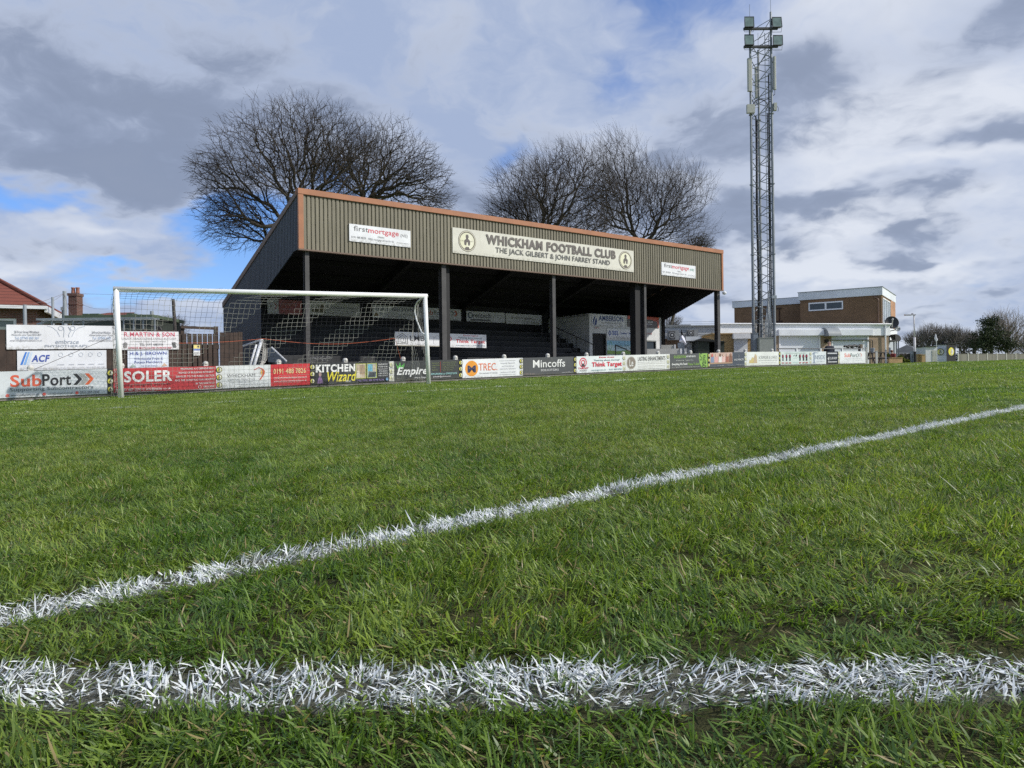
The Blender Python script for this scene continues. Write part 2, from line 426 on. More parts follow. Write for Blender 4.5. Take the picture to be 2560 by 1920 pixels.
def turf_colour(t, pos, rnd, hgt):
    fl = pos
    big = t.ramp(t.noise(fl, .26, 5, .62), .36, .64)
    mid = t.ramp(t.noise(fl, 1.7, 4, .6), .34, .66)
    a = t.mix(mid, (.092, .172, .025), (.184, .262, .044))
    a = t.mix(t.m('MULTIPLY', big, .65), a, (.196, .248, .064))
    rr = t.ramp(rnd, 0., 1., .0, 1., False)
    b = t.mix(t.ramp(rr, .0, .8), t.mix(1., a, (.40, .50, .60), 'MULTIPLY'), t.mix(1., a, (1.45, 1.32, 1.3), 'MULTIPLY'))
    straw = t.m('GREATER_THAN', rnd, .964)
    b = t.mix(straw, b, (.30, .24, .11))
    return b
turf = bpy.data.materials.new('turf_blades'); turf.use_nodes = True
t = NT(turf.node_tree)
pos = t.node('ShaderNodeNewGeometry').outputs['Position']
rnd = t.node('ShaderNodeAttribute', attribute_name='rnd').outputs['Fac']
hgt = t.node('ShaderNodeAttribute', attribute_name='hgt').outputs['Fac']
gcol = turf_colour(t, pos, rnd, hgt)
lm = line_mask(t, pos)
# paint sits on the upper part of the leaves; bare leaf shows towards the root
lm = t.m('MULTIPLY', lm, t.ramp(t.m('ADD', hgt, t.m('MULTIPLY', t.m('FRACT', t.m('MULTIPLY', rnd, 7.)), .5)), .20, .50))
lm = t.m('MULTIPLY', lm, t.m('GREATER_THAN', t.m('FRACT', t.m('MULTIPLY', rnd, 17.)), .15))
lm = t.m('MULTIPLY', lm, t.ramp(t.noise(pos, 48., 2, .6), .27, .40))
col = t.mix(lm, gcol, (.78, .81, .81))
p = t.node('ShaderNodeBsdfPrincipled'); t.put(p.inputs['Base Color'], col); p.inputs['Roughness'].default_value = .42
p.inputs['Specular IOR Level'].default_value = .38
tr = t.node('ShaderNodeBsdfTranslucent'); t.put(tr.inputs[0], t.mix(lm, t.mix(1., gcol, (1.7, 1.8, .9), 'MULTIPLY'), (.7, .7, .7)))
mx = t.node('ShaderNodeMixShader'); t.put(mx.inputs[0], t.m('SUBTRACT', .34, t.m('MULTIPLY', lm, .18)))
t.l.new(p.outputs[0], mx.inputs[1]); t.l.new(tr.outputs[0], mx.inputs[2])
o = t.node('ShaderNodeOutputMaterial'); t.l.new(mx.outputs[0], o.inputs[0])

soil = bpy.data.materials.new('turf_floor'); soil.use_nodes = True
t = NT(soil.node_tree)
pos = t.node('ShaderNodeNewGeometry').outputs['Position']
fine = t.noise(pos, 60., 5, .7)
gc = turf_colour(t, pos, t.ramp(fine, .3, .7, 0, .9, False), fine)
dirt = t.mix(fine, (.020, .018, .010), (.060, .048, .028))
dist = t.vm('LENGTH', pos, out=1)
# near the soil shows between the blades, in the distance only leaf is seen
c = t.mix(t.ramp(dist, 1.5, 12., .10, .95), dirt, gc)
c = t.mix(t.m('MULTIPLY', line_mask(t, pos), t.ramp(dist, 1., 9., .07, .8)), c, (.80, .82, .83))
p = t.node('ShaderNodeBsdfPrincipled'); t.put(p.inputs['Base Color'], c); p.inputs['Roughness'].default_value = .95
p.inputs['Specular IOR Level'].default_value = .1
b = t.node('ShaderNodeBump'); b.inputs['Strength'].default_value = .6; b.inputs['Distance'].default_value = .03
t.put(b.inputs['Height'], fine); t.l.new(b.outputs[0], p.inputs['Normal'])
o = t.node('ShaderNodeOutputMaterial'); t.l.new(p.outputs[0], o.inputs[0])

# ------------------------------------------------------------------ ground: one sheet to the horizon
def axis_pts(lo, hi, near_lo, near_hi, step):
    a = list(np.arange(near_lo, near_hi + 1e-6, step)); v = near_lo; st = step
    left = []
    while v > lo: st *= 1.35; v -= st; left.append(max(v, lo))
    v = near_hi; st = step; right = []
    while v < hi: st *= 1.35; v += st; right.append(min(v, hi))
    return np.array(left[::-1] + a + right)
gx = axis_pts(-2500, 2500, -30, 80, 1.0); gy = axis_pts(-2500, 2500, -10, 110, 1.0)
XX, YY = np.meshgrid(gx, gy, indexing='ij')
vv = np.stack([XX, YY, G(XX, YY)], -1).reshape(-1, 3)
ny = len(gy); ii, jj = np.meshgrid(np.arange(len(gx) - 1), np.arange(ny - 1), indexing='ij')
a0 = (ii * ny + jj).ravel()
ground = fastmesh('ground', vv, np.stack([a0, a0 + ny, a0 + ny + 1, a0 + 1], 1), soil)
tag(ground, 'rough mown grass field sloping up to the right', 'ground', kind='structure')

# ------------------------------------------------------------------ grass blades
def patch(name, n, size, h, w, lie, seed):
    r = np.random.default_rng(seed)
    # clumped roots
    nc = max(6, n // 14)
    cen = r.uniform(-size / 2, size / 2, (nc, 2)); own = r.integers(0, nc, n)
    root = np.where(r.random((n, 1)) < .45, cen[own] + r.normal(0, size * .035 + .004, (n, 2)), r.uniform(-size / 2, size / 2, (n, 2)))
    lean_dir = r.uniform(0, 2 * np.pi, n)
    cl_dir = r.uniform(0, 2 * np.pi, nc)
    mc = r.uniform(-size / 2, size / 2, (4, 2)); md = r.uniform(0, 2 * np.pi, 4)      # tufts combed one way
    near_ = np.argmin(((root[:, None, :] - mc[None]) ** 2).sum(2), 1)
    lean_dir = np.where(r.random(n) < .68, md[near_] + r.normal(0, .5, n), lean_dir)
    hh = h * r.lognormal(0, .30, n); ww = w * r.uniform(.6, 1.35, n)
    lying = r.random(n) < lie
    tilt = np.where(lying, r.uniform(.9, 1.45, n), np.abs(r.normal(.52, .30, n)))
    bend = np.where(lying, r.normal(.1, .3, n), r.uniform(.1, 1.1, n))
    hh = np.where(lying, hh * r.uniform(.5, 1.0, n), hh)
    T = [0., .34, .70, 1.0]; wf = [.75, 1.0, .86, .16]
    face = lean_dir + np.pi / 2 + r.normal(0, .7, n)     # blade width direction
    wx, wy = np.cos(face), np.sin(face)
    px = root[:, 0].copy(); py = root[:, 1].copy(); pz = np.where(lying, r.uniform(0, .012, n), -.004); pz = pz.astype(float)
    V = []; prev = 0.
    for k, tt in enumerate(T):
        if k:
            ang = tilt + bend * (tt + prev) / 2; ds = (tt - prev) * hh
            px = px + np.sin(ang) * np.cos(lean_dir) * ds; py = py + np.sin(ang) * np.sin(lean_dir) * ds; pz = pz + np.cos(ang) * ds
        prev = tt
        hw = ww * wf[k] / 2
        lift = .25 * hw
        V.append(np.stack([px - wx * hw, py - wy * hw, pz + lift], 1)); V.append(np.stack([px + wx * hw, py + wy * hw, pz - lift], 1))
    V = np.stack(V, 1)                                    # n,8,3
    V[:, :, 2] = np.maximum(V[:, :, 2], -.004)
    base = (np.arange(n) * 8)[:, None]
    F = np.concatenate([base + np.array([[0, 1, 3, 2]]), base + np.array([[2, 3, 5, 4]]), base + np.array([[4, 5, 7, 6]])], 0)
    rn = r.random(n)
    rn = np.where(lying & (r.random(n) < .10), .99, rn * .965 / .99)
    return fastmesh(name, V.reshape(-1, 3), F, turf, attrs={'rnd': np.repeat(rn, 8), 'hgt': np.tile(np.repeat(T, 2), n)}, link=False)
pcol = bpy.data.collections.new('turf_patches')
for k in range(7): pcol.objects.link(patch('patch_a%d' % k, 620, .155, .0225, .0023, .38, 11 + k))
for k in range(5): pcol.objects.link(patch('patch_b%d' % k, 760, .34, .027, .0038, .25, 31 + k))
for k in range(5): pcol.objects.link(patch('patch_c%d' % k, 1200, 1.0, .032, .0078, .12, 51 + k))
def vnoise(x, y, s, seed):
    r = np.random.default_rng(seed); T_ = r.random((256, 256)); x = x / s; y = y / s
    xi = np.floor(x).astype(int); yi = np.floor(y).astype(int); fx = x - xi; fy = y - yi
    fx = fx * fx * (3 - 2 * fx); fy = fy * fy * (3 - 2 * fy)
    q = lambda a, b: T_[a % 256, b % 256]
    return (q(xi, yi) * (1 - fx) + q(xi + 1, yi) * fx) * (1 - fy) + (q(xi, yi + 1) * (1 - fx) + q(xi + 1, yi + 1) * fx) * fy
pts = []; var = []; rot = []; scl = []
def scatter(x0, x1, y0, y1, step, v0, nv, test, smin, smax, hole=0.):
    xs, ys = np.meshgrid(np.arange(x0, x1, step), np.arange(y0, y1, step)); xs = xs.ravel(); ys = ys.ravel()
    xs = xs + rng.uniform(-.24, .24, len(xs)) * step; ys = ys + rng.uniform(-.24, .24, len(ys)) * step
    k = test(xs, ys) & (N.x * xs + N.y * ys < 22.3 + (xs > 19) * 60); xs = xs[k]; ys = ys[k]
    nz = .55 * vnoise(xs, ys, .55, 3) + .45 * vnoise(xs, ys, .17, 4)
    if hole > 0:
        k = ~((nz < .24) & (rng.random(len(nz)) < hole) & (np.abs(np.hypot(xs - .55, ys - 9.36) - 8.54) > .22)); xs = xs[k]; ys = ys[k]; nz = nz[k]
    pts.append(np.stack([xs, ys, G(xs, ys)], 1)); var.append(v0 + rng.integers(0, nv, len(xs)))
    rot.append(rng.uniform(0, 2 * np.pi, len(xs)))
    s = smin + (smax - smin) * np.clip((nz - .2) / .6, 0, 1)
    dpen = np.abs((xs - PEN[0][0]) * (PEN[1][1] - PEN[0][1]) - (ys - PEN[0][1]) * (PEN[1][0] - PEN[0][0])) / math.hypot(PEN[1][0] - PEN[0][0], PEN[1][1] - PEN[0][1])
    darc = np.where(ys < 2.2, np.abs(np.hypot(xs - ARC_C[0], ys - ARC_C[1]) - ARC_R), 9.)
    s = np.where(np.minimum(dpen, darc) < .11, s * .78, s)                     # trodden and matted by the paint
    scl.append(np.stack([np.ones_like(s), np.ones_like(s), s], 1))
scatter(-6, 7, -2.2, 7.0, .125, 0, 7, lambda x, y: (np.hypot(x, y - .8) < 5.2), .70, 1.45, 0.)
scatter(-16, 20, -3, 17, .27, 7, 5, lambda x, y: (np.hypot(x, y - .8) >= 4.9) & (np.hypot(x, y - .8) < 13.5), .70, 1.15)
scatter(-26, 62, 4, 82, .72, 12, 5, lambda x, y: (np.hypot(x, y - .8) >= 12.8), .65, 1.10)
pts = np.concatenate(pts); var = np.concatenate(var); rot = np.concatenate(rot); scl = np.concatenate(scl)
gm = bpy.data.meshes.new('grass'); gm.vertices.add(len(pts)); gm.vertices.foreach_set('co', pts.astype(np.float32).ravel())
a = gm.attributes.new('vr', 'INT', 'POINT'); a.data.foreach_set('value', var.astype(np.int32))
a = gm.attributes.new('rt', 'FLOAT_VECTOR', 'POINT'); a.data.foreach_set('vector', np.stack([0 * rot, 0 * rot, rot], 1).astype(np.float32).ravel())
a = gm.attributes.new('sc', 'FLOAT_VECTOR', 'POINT'); a.data.foreach_set('vector', scl.astype(np.float32).ravel())
gm.materials.append(turf)
grass = bpy.data.objects.new('grass', gm); COL.objects.link(grass)
tag(grass, 'short green pitch grass with white painted lines', 'grass', kind='stuff')
ng = bpy.data.node_groups.new('turf_scatter', 'GeometryNodeTree')
ng.interface.new_socket('Geometry', in_out='INPUT', socket_type='NodeSocketGeometry'); ng.interface.new_socket('Geometry', in_out='OUTPUT', socket_type='NodeSocketGeometry')
gi = ng.nodes.new('NodeGroupInput'); go = ng.nodes.new('NodeGroupOutput')
iop = ng.nodes.new('GeometryNodeInstanceOnPoints'); ci = ng.nodes.new('GeometryNodeCollectionInfo')
ci.inputs['Collection'].default_value = pcol; ci.inputs['Separate Children'].default_value = True; ci.inputs['Reset Children'].default_value = True
def na(nm, ty):
    q = ng.nodes.new('GeometryNodeInputNamedAttribute'); q.data_type = ty; q.inputs['Name'].default_value = nm
    return [s_ for s_ in q.outputs if s_.enabled and s_.name == 'Attribute'][0]
ng.links.new(gi.outputs[0], iop.inputs['Points']); ng.links.new(ci.outputs[0], iop.inputs['Instance'])
iop.inputs['Pick Instance'].default_value = True
ng.links.new(na('vr', 'INT'), iop.inputs['Instance Index']); ng.links.new(na('rt', 'FLOAT_VECTOR'), iop.inputs['Rotation']); ng.links.new(na('sc', 'FLOAT_VECTOR'), iop.inputs['Scale'])
ng.links.new(iop.outputs[0], go.inputs[0])
md = grass.modifiers.new('scatter', 'NODES'); md.node_group = ng
# ------------------------------------------------------------------ common materials
WHITE = (.72, .73, .74)
m_white = principled('white_paint', (.74, .75, .76), .35, var=.10, scale=2.5, rust=((.42, .40, .34), 5., .70))
m_black = principled('black_paint', (.011, .011, .012), .7, var=.35, scale=2.)
m_dark_steel = principled('black_steel', (.055, .053, .052), .55, var=.3, scale=2.2, rust=((.13, .075, .05), 3., .74))
m_grey_steel = principled('galvanised_steel', (.33, .36, .38), .45, metal=.3, var=.2, scale=2.)
m_concrete = principled('concrete', (.38, .36, .33), .9, var=.25, scale=2.5, bump=.3)
m_timber = principled('creosoted_timber', (.055, .036, .027), .85, var=.4, scale=3.)
m_post = principled('post_white', (.62, .60, .56), .6, var=.25, scale=9.)
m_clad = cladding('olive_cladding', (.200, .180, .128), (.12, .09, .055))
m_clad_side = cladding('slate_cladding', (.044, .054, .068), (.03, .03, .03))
m_trim = principled('terracotta_flashing', (.38, .160, .078), .6, var=.15, scale=1.3, rust=((.27, .14, .09), 1.6, .70))
m_roof_side = principled('brown_flashing', (.16, .105, .075), .6, var=.15, scale=1.3)
m_block = principled('white_blockwork', (.62, .63, .62), .8, var=.12, scale=2.2)
m_glass = principled('dark_glass', (.02, .025, .03), .08, var=0)

# ------------------------------------------------------------------ the stand
A0 = Vector((-7.20, 26.2)); SL = 22.52
S = frame(A0.x, A0.y, U.x, U.y)
def gS(s, b): p_ = S(s, b, 0); return g(p_[0], p_[1])
ZB, ZT = 4.70, 6.62
RB = 8.85; ZBACK = 3.62
stand = thing('spectator_stand', S(SL / 2, 4, gS(SL / 2, 4)), 'black and olive clad spectator stand with long sloping roof behind the goal', 'stand')
def corr(mb, P, s0, s1, b, z0f, z1f, pitch=.152, depth=.035, mi=0):
    """trapezoid profiled sheet standing along s"""
    n = max(1, round((s1 - s0) / pitch)); pp = (s1 - s0) / n; pr = []
    for k in range(n):
        q = s0 + k * pp; pr += [(q, b), (q + pp * .60, b), (q + pp * .70, b + depth), (q + pp * .90, b + depth)]
    pr.append((s1, b)); vs = []
    for q, bb in pr: vs += [P(q, bb, z0f(q)), P(q, bb, z1f(q))]
    mb.add(vs, [(2 * i, 2 * i + 2, 2 * i + 3, 2 * i + 1) for i in range(len(pr) - 1)], mi)
mb = MB(); corr(mb, S, .16, SL - .10, 0, lambda q: ZB, lambda q: ZT)
mb.box(.16, SL - .1, .045, .06, ZB, ZT, S)
mb.build('fascia', m_clad, stand)
mb = MB()
mb.box(-.03, SL + .03, -.06, .20, ZT - .05, ZT + .14, S); mb.box(-.02, .16, -.045, .05, ZB, ZT - .051, S); mb.box(SL - .10, SL + .02, -.045, .05, ZB, ZT - .051, S)
mb.build('flashing', m_trim, stand)
mb = MB(); mb.box(-.02, SL + .02, -.05, .08, ZB - .05, ZB - .002, S); mb.build('eaves_trim', m_roof_side, stand)
mb = MB()
roofz = lambda b: ZT + .12 - (ZT + .12 - ZBACK) * b / RB
mb.add([S(0, .2, roofz(.2)), S(SL, .2, roofz(.2)), S(SL, RB, roofz(RB)), S(0, RB, roofz(RB)), S(0, .2, roofz(.2) - .1), S(SL, .2, roofz(.2) - .1), S(SL, RB, roofz(RB) - .1), S(0, RB, roofz(RB) - .1)],
       [(0, 1, 2, 3), (4, 7, 6, 5), (0, 4, 5, 1), (2, 6, 7, 3)])
for k in range(7):      # purlins
    b = .8 + k * 1.15; mb.box(.05, SL - .05, b, b + .08, roofz(b) - .30, roofz(b) - .13, S)
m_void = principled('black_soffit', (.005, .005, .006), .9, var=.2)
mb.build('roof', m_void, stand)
for e, s_ in (('left', 0.0), ('right', SL)):
    mb = MB(); sg = -1 if e == 'left' else 1
    Q = lambda q, d, z, s_=s_, sg=sg: S(s_ + sg * (.0 - d) , q, z)
    kn = 3.96
    def zlo(q):
        if q < .5: return ZB - .05 * q
        if q < kn: return 4.67 + (3.45 - 4.67) * (q - .5) / (kn - .5)
        return gS(s_, q) - .1
    corr(mb, Q, .05, .5, 0, zlo, lambda q: roofz(q) - .12, depth=.03)
    corr(mb, Q, .5, kn - .001, 0, zlo, lambda q: roofz(q) - .12, depth=.03)
    corr(mb, Q, kn, RB, 0, zlo, lambda q: roofz(q) - .12, depth=.03)
    # inner lining
    for q0, q1 in ((.05, .5), (.5, kn), (kn, RB)):
        za = zlo(q0 + 1e-4); zb = zlo(q1 - 1e-4)
        mb.add([Q(q0, .05, za), Q(q1, .05, zb), Q(q1, .05, roofz(q1) - .12), Q(q0, .05, roofz(q0) - .12)], [(0, 1, 2, 3)], 1)
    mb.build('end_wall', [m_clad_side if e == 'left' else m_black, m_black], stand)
    mb = MB()
    mb.add([Q(0, -.03, roofz(0) - .16), Q(RB + .05, -.03, roofz(RB) - .16), Q(RB + .05, -.03, roofz(RB) + .06), Q(0, -.03, roofz(0) + .03),
            Q(0, .1, roofz(0) - .16), Q(RB + .05, .1, roofz(RB) - .16), Q(RB + .05, .1, roofz(RB) + .06), Q(0, .1, roofz(0) + .03)],
           [(0, 1, 2, 3), (4, 7, 6, 5), (3, 2, 6, 7), (0, 4, 5, 1), (1, 5, 6, 2)])
    mb.build('verge_flashing', m_roof_side, stand)
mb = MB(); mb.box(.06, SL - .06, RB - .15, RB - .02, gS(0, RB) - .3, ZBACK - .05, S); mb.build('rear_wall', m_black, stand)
mb = MB(); mb.box(.3, 17.0, 7.45, 7.6, gS(0, 7.5), 4.2, S)
for k in range(9): mb.box(.3, 16.95, 7.42, 7.449, .9 + k * .34, .9 + k * .34 + .02, S)
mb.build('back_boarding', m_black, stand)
# columns
for k, (s_, wid, dp) in enumerate(((.25, .15, .16), (5.72, .20, .22), (11.25, .17, .18), (16.86, .14, .22), (22.22, .20, .2))):
    mb = MB(); z0 = gS(s_, .3) - .1
    mb.box(s_, s_ + wid, .10, .10 + .02, z0, ZB, S); mb.box(s_, s_ + wid, .10 + dp, .12 + dp, z0, ZB, S)
    mb.box(s_ + wid / 2 - .012, s_ + wid / 2 + .012, .121, .099 + dp, z0, ZB, S)
    mb.box(s_ - .04, s_ + wid + .04, .06, .16 + dp, z0, z0 + .13, S)
    o = mb.build('column', m_dark_steel, stand)
for s_, w_ in ((5.93, .24), (16.42, .43)):           # deep frame legs beside two of the columns
    mb = MB(); z0 = gS(s_, .3) - .1
    mb.box(s_, s_ + w_, .26, .62, z0, ZB + 1.2, S); mb.build('frame_leg', m_black, stand)
for s_ in (5.97, 11.25, 16.42):
    mb = MB()
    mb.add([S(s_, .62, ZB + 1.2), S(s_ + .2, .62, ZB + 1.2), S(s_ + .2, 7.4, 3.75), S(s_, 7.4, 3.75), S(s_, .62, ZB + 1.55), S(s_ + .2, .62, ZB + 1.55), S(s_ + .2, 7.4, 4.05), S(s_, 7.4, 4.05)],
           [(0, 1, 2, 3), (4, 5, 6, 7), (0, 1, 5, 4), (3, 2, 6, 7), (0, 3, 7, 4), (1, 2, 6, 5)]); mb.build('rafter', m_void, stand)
# terracing
m_step = principled('worn_black_steps', (.024, .025, .027), .7, var=.35, scale=1.7)
m_nose = principled('step_nosing', (.05, .051, .053), .6, var=.4, scale=1.2)
for k in range(7):
    b = 2.9 + .62 * k; z1 = .88 + .30 * k; mb = MB()
    mb.box(.35, 16.7, b, b + .615 if k < 6 else 7.42, gS(3, b) - .2, z1, S, 0)
    mb.box(.35, 16.7, b - .02, b - .001, z1 - .20, z1 + .003, S, 0)
    mb.box(.36, 16.69, b - .024, b + .05, z1 + .004, z1 + .03, S, 1)
    mb.build('terrace_step', [m_step, m_nose], stand)
mb = MB(); mb.box(.36, 5.4, 2.55, 2.68, gS(2, 2.6) - .1, .95, S); mb.build('low_wall', m_step, stand)
mb = MB(); mb.box(16.3, 17.0, 2.6, 7.0, gS(16, 3) - .2, .80, S)
for k in range(7): mb.box(15.9, 16.99, 3.2 + .55 * k, 7.1, .81 + .26 * k, .81 + .26 * (k + 1) - .002, S)
mb.build('stair', m_black, stand)
# white changing block under the right end
rm0, rmb, rz = 17.05, 4.17, 3.60
mb = MB()
mb.box(rm0, rm0 + .12, rmb + .12, 8.6, gS(17, 5) - .3, rz, S)
mb.box(rm0, 17.30, rmb, rmb + .119, gS(17, 4) - .3, rz, S); mb.box(17.30, 18.18, rmb, rmb + .119, 2.52, rz, S); mb.box(18.18, 20.93, rmb, rmb + .119, gS(17, 4) - .3, rz, S)
mb.box(20.93, 22.02, rmb, rmb + .119, gS(17, 4) - .3, 1.28, S); mb.box(20.93, 22.02, rmb, rmb + .119, 2.30, rz, S); mb.box(22.02, SL - .07, rmb, rmb + .119, gS(17, 4) - .3, rz, S)
mb.box(rm0, SL - .07, rmb + .12, 8.6, rz - .12, rz - .002, S)
for k in range(13):   # block courses
    z = .9 + .215 * k
    mb.box(rm0 - .004, rm0, rmb + .13, 8.6, z, z + .012, S, 1)
mb.build('changing_block', [m_block, principled('block_joint', (.42, .43, .42), .9)], stand)
mb = MB(); mb.box(17.31, 18.17, rmb + .06, rmb + .10, .5, 2.50, S); d_ = mb.build('door', m_black, stand)
mb = MB(); 
for a, b in ((17.27, 17.33), (18.15, 18.21)): mb.box(a, b, rmb - .02, rmb + .03, .5, 2.52, S)
mb.box(17.27, 18.21, rmb - .02, rmb + .03, 2.521, 2.58, S); mb.build('frame', m_black, d_)
mb = MB(); mb.box(20.95, 22.0, rmb + .07, rmb + .09, 1.30, 2.28, S); w_ = mb.build('window', m_glass, stand)
mb = MB()
for a, b, c, d in ((20.93, 22.02, 2.25, 2.31), (20.93, 22.02, 1.27, 1.33), (20.93, 20.98, 1.331, 2.249), (21.97, 22.02, 1.331, 2.249)): mb.box(a, b, rmb - .015, rmb + .05, c, d, S)
mb.build('frame', principled('grey_frame', (.2, .21, .2), .5), w_)
# stair railing
mb = MB()
def rp(s_, b, z): return S(s_, b, z)
ra, rb = (15.6, 5.9), (17.0, 4.0)
top0 = Vector(S(15.55, 6.2, 3.30)); top1 = Vector(S(16.98, 3.75, 1.95)); drop = Vector((0, 0, -.78))
mb.tube([top0, top1], .025, 6); mb.tube([top0 + drop, top1 + drop], .022, 6)
for k in range(7):
    q = top0.lerp(top1, k / 6); mb.tube([q, q + drop - Vector((0, 0, .15 if k % 2 == 0 else 0))], .016 if k % 2 else .026, 6)
mb.build('stair_railing', m_dark_steel, stand)
mb = MB(); q0 = Vector(S(18.05, 3.3, 1.95)); q1 = Vector(S(19.9, 2.6, 1.15))
mb.tube([q0, q1, (q1.x, q1.y, .6)], .03, 6); mb.tube([q0, (q0.x, q0.y, .6)], .03, 6); q = q0.lerp(q1, .45); mb.tube([q, (q.x, q.y, .6)], .02, 6)
mb.build('ramp_railing', m_dark_steel, stand)
# little lamp under the right corner
mb = MB(); mb.lathe(S(22.5, -.12, ZB - .14), [(.0, -.12), (.09, -.08), (.12, .0), (.07, .06), (.0, .08)], 12); mb.build('corner_lamp', m_white, stand, smooth=True)

# ---- signs on the stand
G1 = (.10, .10, .10); RED = (.62, .045, .06); GREY = (.33, .33, .33); SW = (.80, .81, .83)
def onS(s0, b, z0): return lambda x, y, z: S(s0 + x, b + y, z0 + z)
def mortgage(ne):
    return [('T', 'first', .07, .62, .30, .92, (.14, .14, .14), .015), ('T', 'mortgage', .30, .50, .80, .84, (.66, .04, .07), .01), ('T', '(NE)', .83, .52, .95, .75, ne, .0),
            ('T', 'Glebe', .45, .36, .56, .47, GREY), ('T', '0191 488 8828', .03, .20, .26, .32, GREY), ('T', 'FREE mortgage advice for life', .30, .15, .72, .30, GREY), ('T', 'www.firstmortgage.co.uk', .76, .17, .98, .25, GREY)]
sign('sponsor_sign', 'white sign with grey and red lettering at left end of the olive fascia', 'sign', onS(1.84, -.03, 5.14), 2.46, .62, SW, mortgage(GREY), 'small white sponsor signs on the fascia')
sign('sponsor_sign', 'white sign with grey and red lettering at right end of the olive fascia', 'sign', onS(17.93, -.03, 5.14), 2.46, .62, SW, mortgage((.2, .45, .36)), 'small white sponsor signs on the fascia')
fc = (.70, .68, .59)
L_ = 9.9; asp = L_ / .99
cr = lambda c: crest(c, .52, .42, asp, (.10, .08, .07), (.78, .76, .55), (.80, .78, .62), (.13, .11, .10))
sign('club_name_sign', 'long cream club name sign with bold dark capitals and a round badge at each end', 'sign', onS(6.15, -.032, 5.12), L_, .99, fc,
     cr(.068) + [('O', .068, .52, .40, .028, (.74, .70, .55))] + cr(.945) + [('O', .945, .52, .40, .028, (.74, .70, .55))] +
     [('T', 'WHICKHAM FOOTBALL CLUB', .158, .50, .882, .90, (.15, .13, .115), .08),
      ('T', 'THE JACK GILBERT & JOHN FARREY STAND', .205, .13, .845, .42, (.15, .145, .135), .02),
      ('T', 'LONG', .037, .50, .052, .55, (.4, .38, .3)), ('T', 'JACK', .083, .50, .098, .55, (.4, .38, .3))])
def bs(px, b):                      # s on a line at depth b of the stand seen at column px
    t = (px - 1280) / FPX
    return (t * (A0.y + N.y * b) - A0.x - N.x * b) / (U.x - t * U.y)
def hang(px0, px1, b, py0, py1, bg, items, label, group, name='sponsor_sign'):
    s0, s1 = bs(px0, b), bs(px1, b); D = S(s0, b, 0)[1]
    zt = Z(px0, py0, D); zb = Z(px0, py1, D)
    return sign(name, label, 'sign', onS(s0, b, zb), s1 - s0, zt - zb, bg, items, group)
hg = 'sponsor signs hung at the back of the stand'
b7 = 7.3
dim = (.78, .79, .78)
hang(671, 757, b7, 747, 784, dim, [('R', .32, 0, 1, 1, (.42, .10, .09)), ('S', [(.21, .30), (.26, .55), (.20, .75)], .06, (.5, .07, .05)), ('T', 'H', .08, .40, .13, .62, GREY),
     ('T', '0191 488 7826', .38, .58, .86, .80, (.60, .35, .30)), ('T', 'info@whickhamdentalpractice.co.uk', .38, .28, .92, .40, (.60, .40, .36))], 'half white half red sign high on the back wall at its far left end', hg)
hang(772, 902, b7, 752, 787, (.64, .64, .58), [('P', [(.07, .22), (.08, .55), (.12, .42), (.15, .62), (.18, .45), (.22, .72), (.27, .78), (.31, .62), (.32, .22)], (.15, .13, .05)),
     ('T', 'SCRIMGER & OAKES', .36, .52, .93, .70, (.14, .14, .13)), ('T', 'SOFT FRUIT AND VEGETABLE FARMERS', .37, .37, .93, .44, (.2, .2, .2)), ('T', '0191 410 2227', .45, .18, .85, .26, (.2, .2, .2))], 'pale green grey sign with a dark tree picture high on the back wall', hg)
hang(933, 1048, b7, 762, 794, (.80, .80, .76), [('T', 'H.& J. BROWN', .07, .50, .90, .92, (.10, .11, .16), .02), ('T', 'Wholesale Fruit & Potato Merchants', .14, .28, .86, .42, (.2, .2, .2)),
     ('T', 'Tel: 01207 520561', .34, .10, .70, .22, (.2, .2, .2)), ('P', [(.03, .15), (.08, .45), (.15, .15)], (.30, .20, .07)), ('P', [(.86, .15), (.92, .4), (.97, .15)], (.30, .25, .07))], 'white sign with large dark serif capitals and fruit pictures high behind the right goalpost', hg)
hang(1050, 1155, b7, 768, 798, (.70, .71, .71), [('T', 'Sub', .10, .42, .32, .80, (.55, .12, .06), .02), ('T', 'Port', .34, .42, .58, .80, (.1, .1, .1), .02), ('T', 'Supporting Subcontractors', .10, .20, .70, .34, (.2, .2, .2)),
     ('S', [(.76, .85), (.82, .62), (.76, .40)], .12, (.35, .35, .35)), ('S', [(.84, .85), (.90, .62), (.84, .40)], .12, (.6, .14, .06)), ('R', .0, .02, 1, .08, (.12, .12, .12))], 'pale sign with orange and grey chevrons high behind the second column', hg)
hang(1168, 1264, b7, 777, 803, (.72, .73, .74), [('O', .10, .60, .30, .10, (.05, .08, .13)), ('T', 'rentech', .17, .38, .62, .86, (.09, .10, .12), .02), ('R', .10, .08, .62, .26, (.06, .06, .07)),
     ('T', 'Heating & Renewable Specialists', .12, .12, .60, .22, (.5, .5, .5)), ('T', 'Tel: 0191 488 1122', .68, .66, .98, .76, GREY), ('T', '0191 488 6655', .68, .44, .96, .54, GREY)], 'silver sign with a big dark round initial high on the back wall right of centre', hg)
hang(1266, 1356, b7, 783, 809, (.70, .71, .70), [('T', 'firstmortgage', .16, .46, .72, .74, (.20, .19, .18), .02), ('T', '(NE)', .74, .48, .84, .66, GREY), ('T', '0191 488 8828     www.firstmortgage.co.uk', .10, .20, .90, .30, GREY)], 'silver sign with grey lettering high on the back wall, nearest the white block', hg)
hg2 = 'sponsor signs along the front of the terrace'
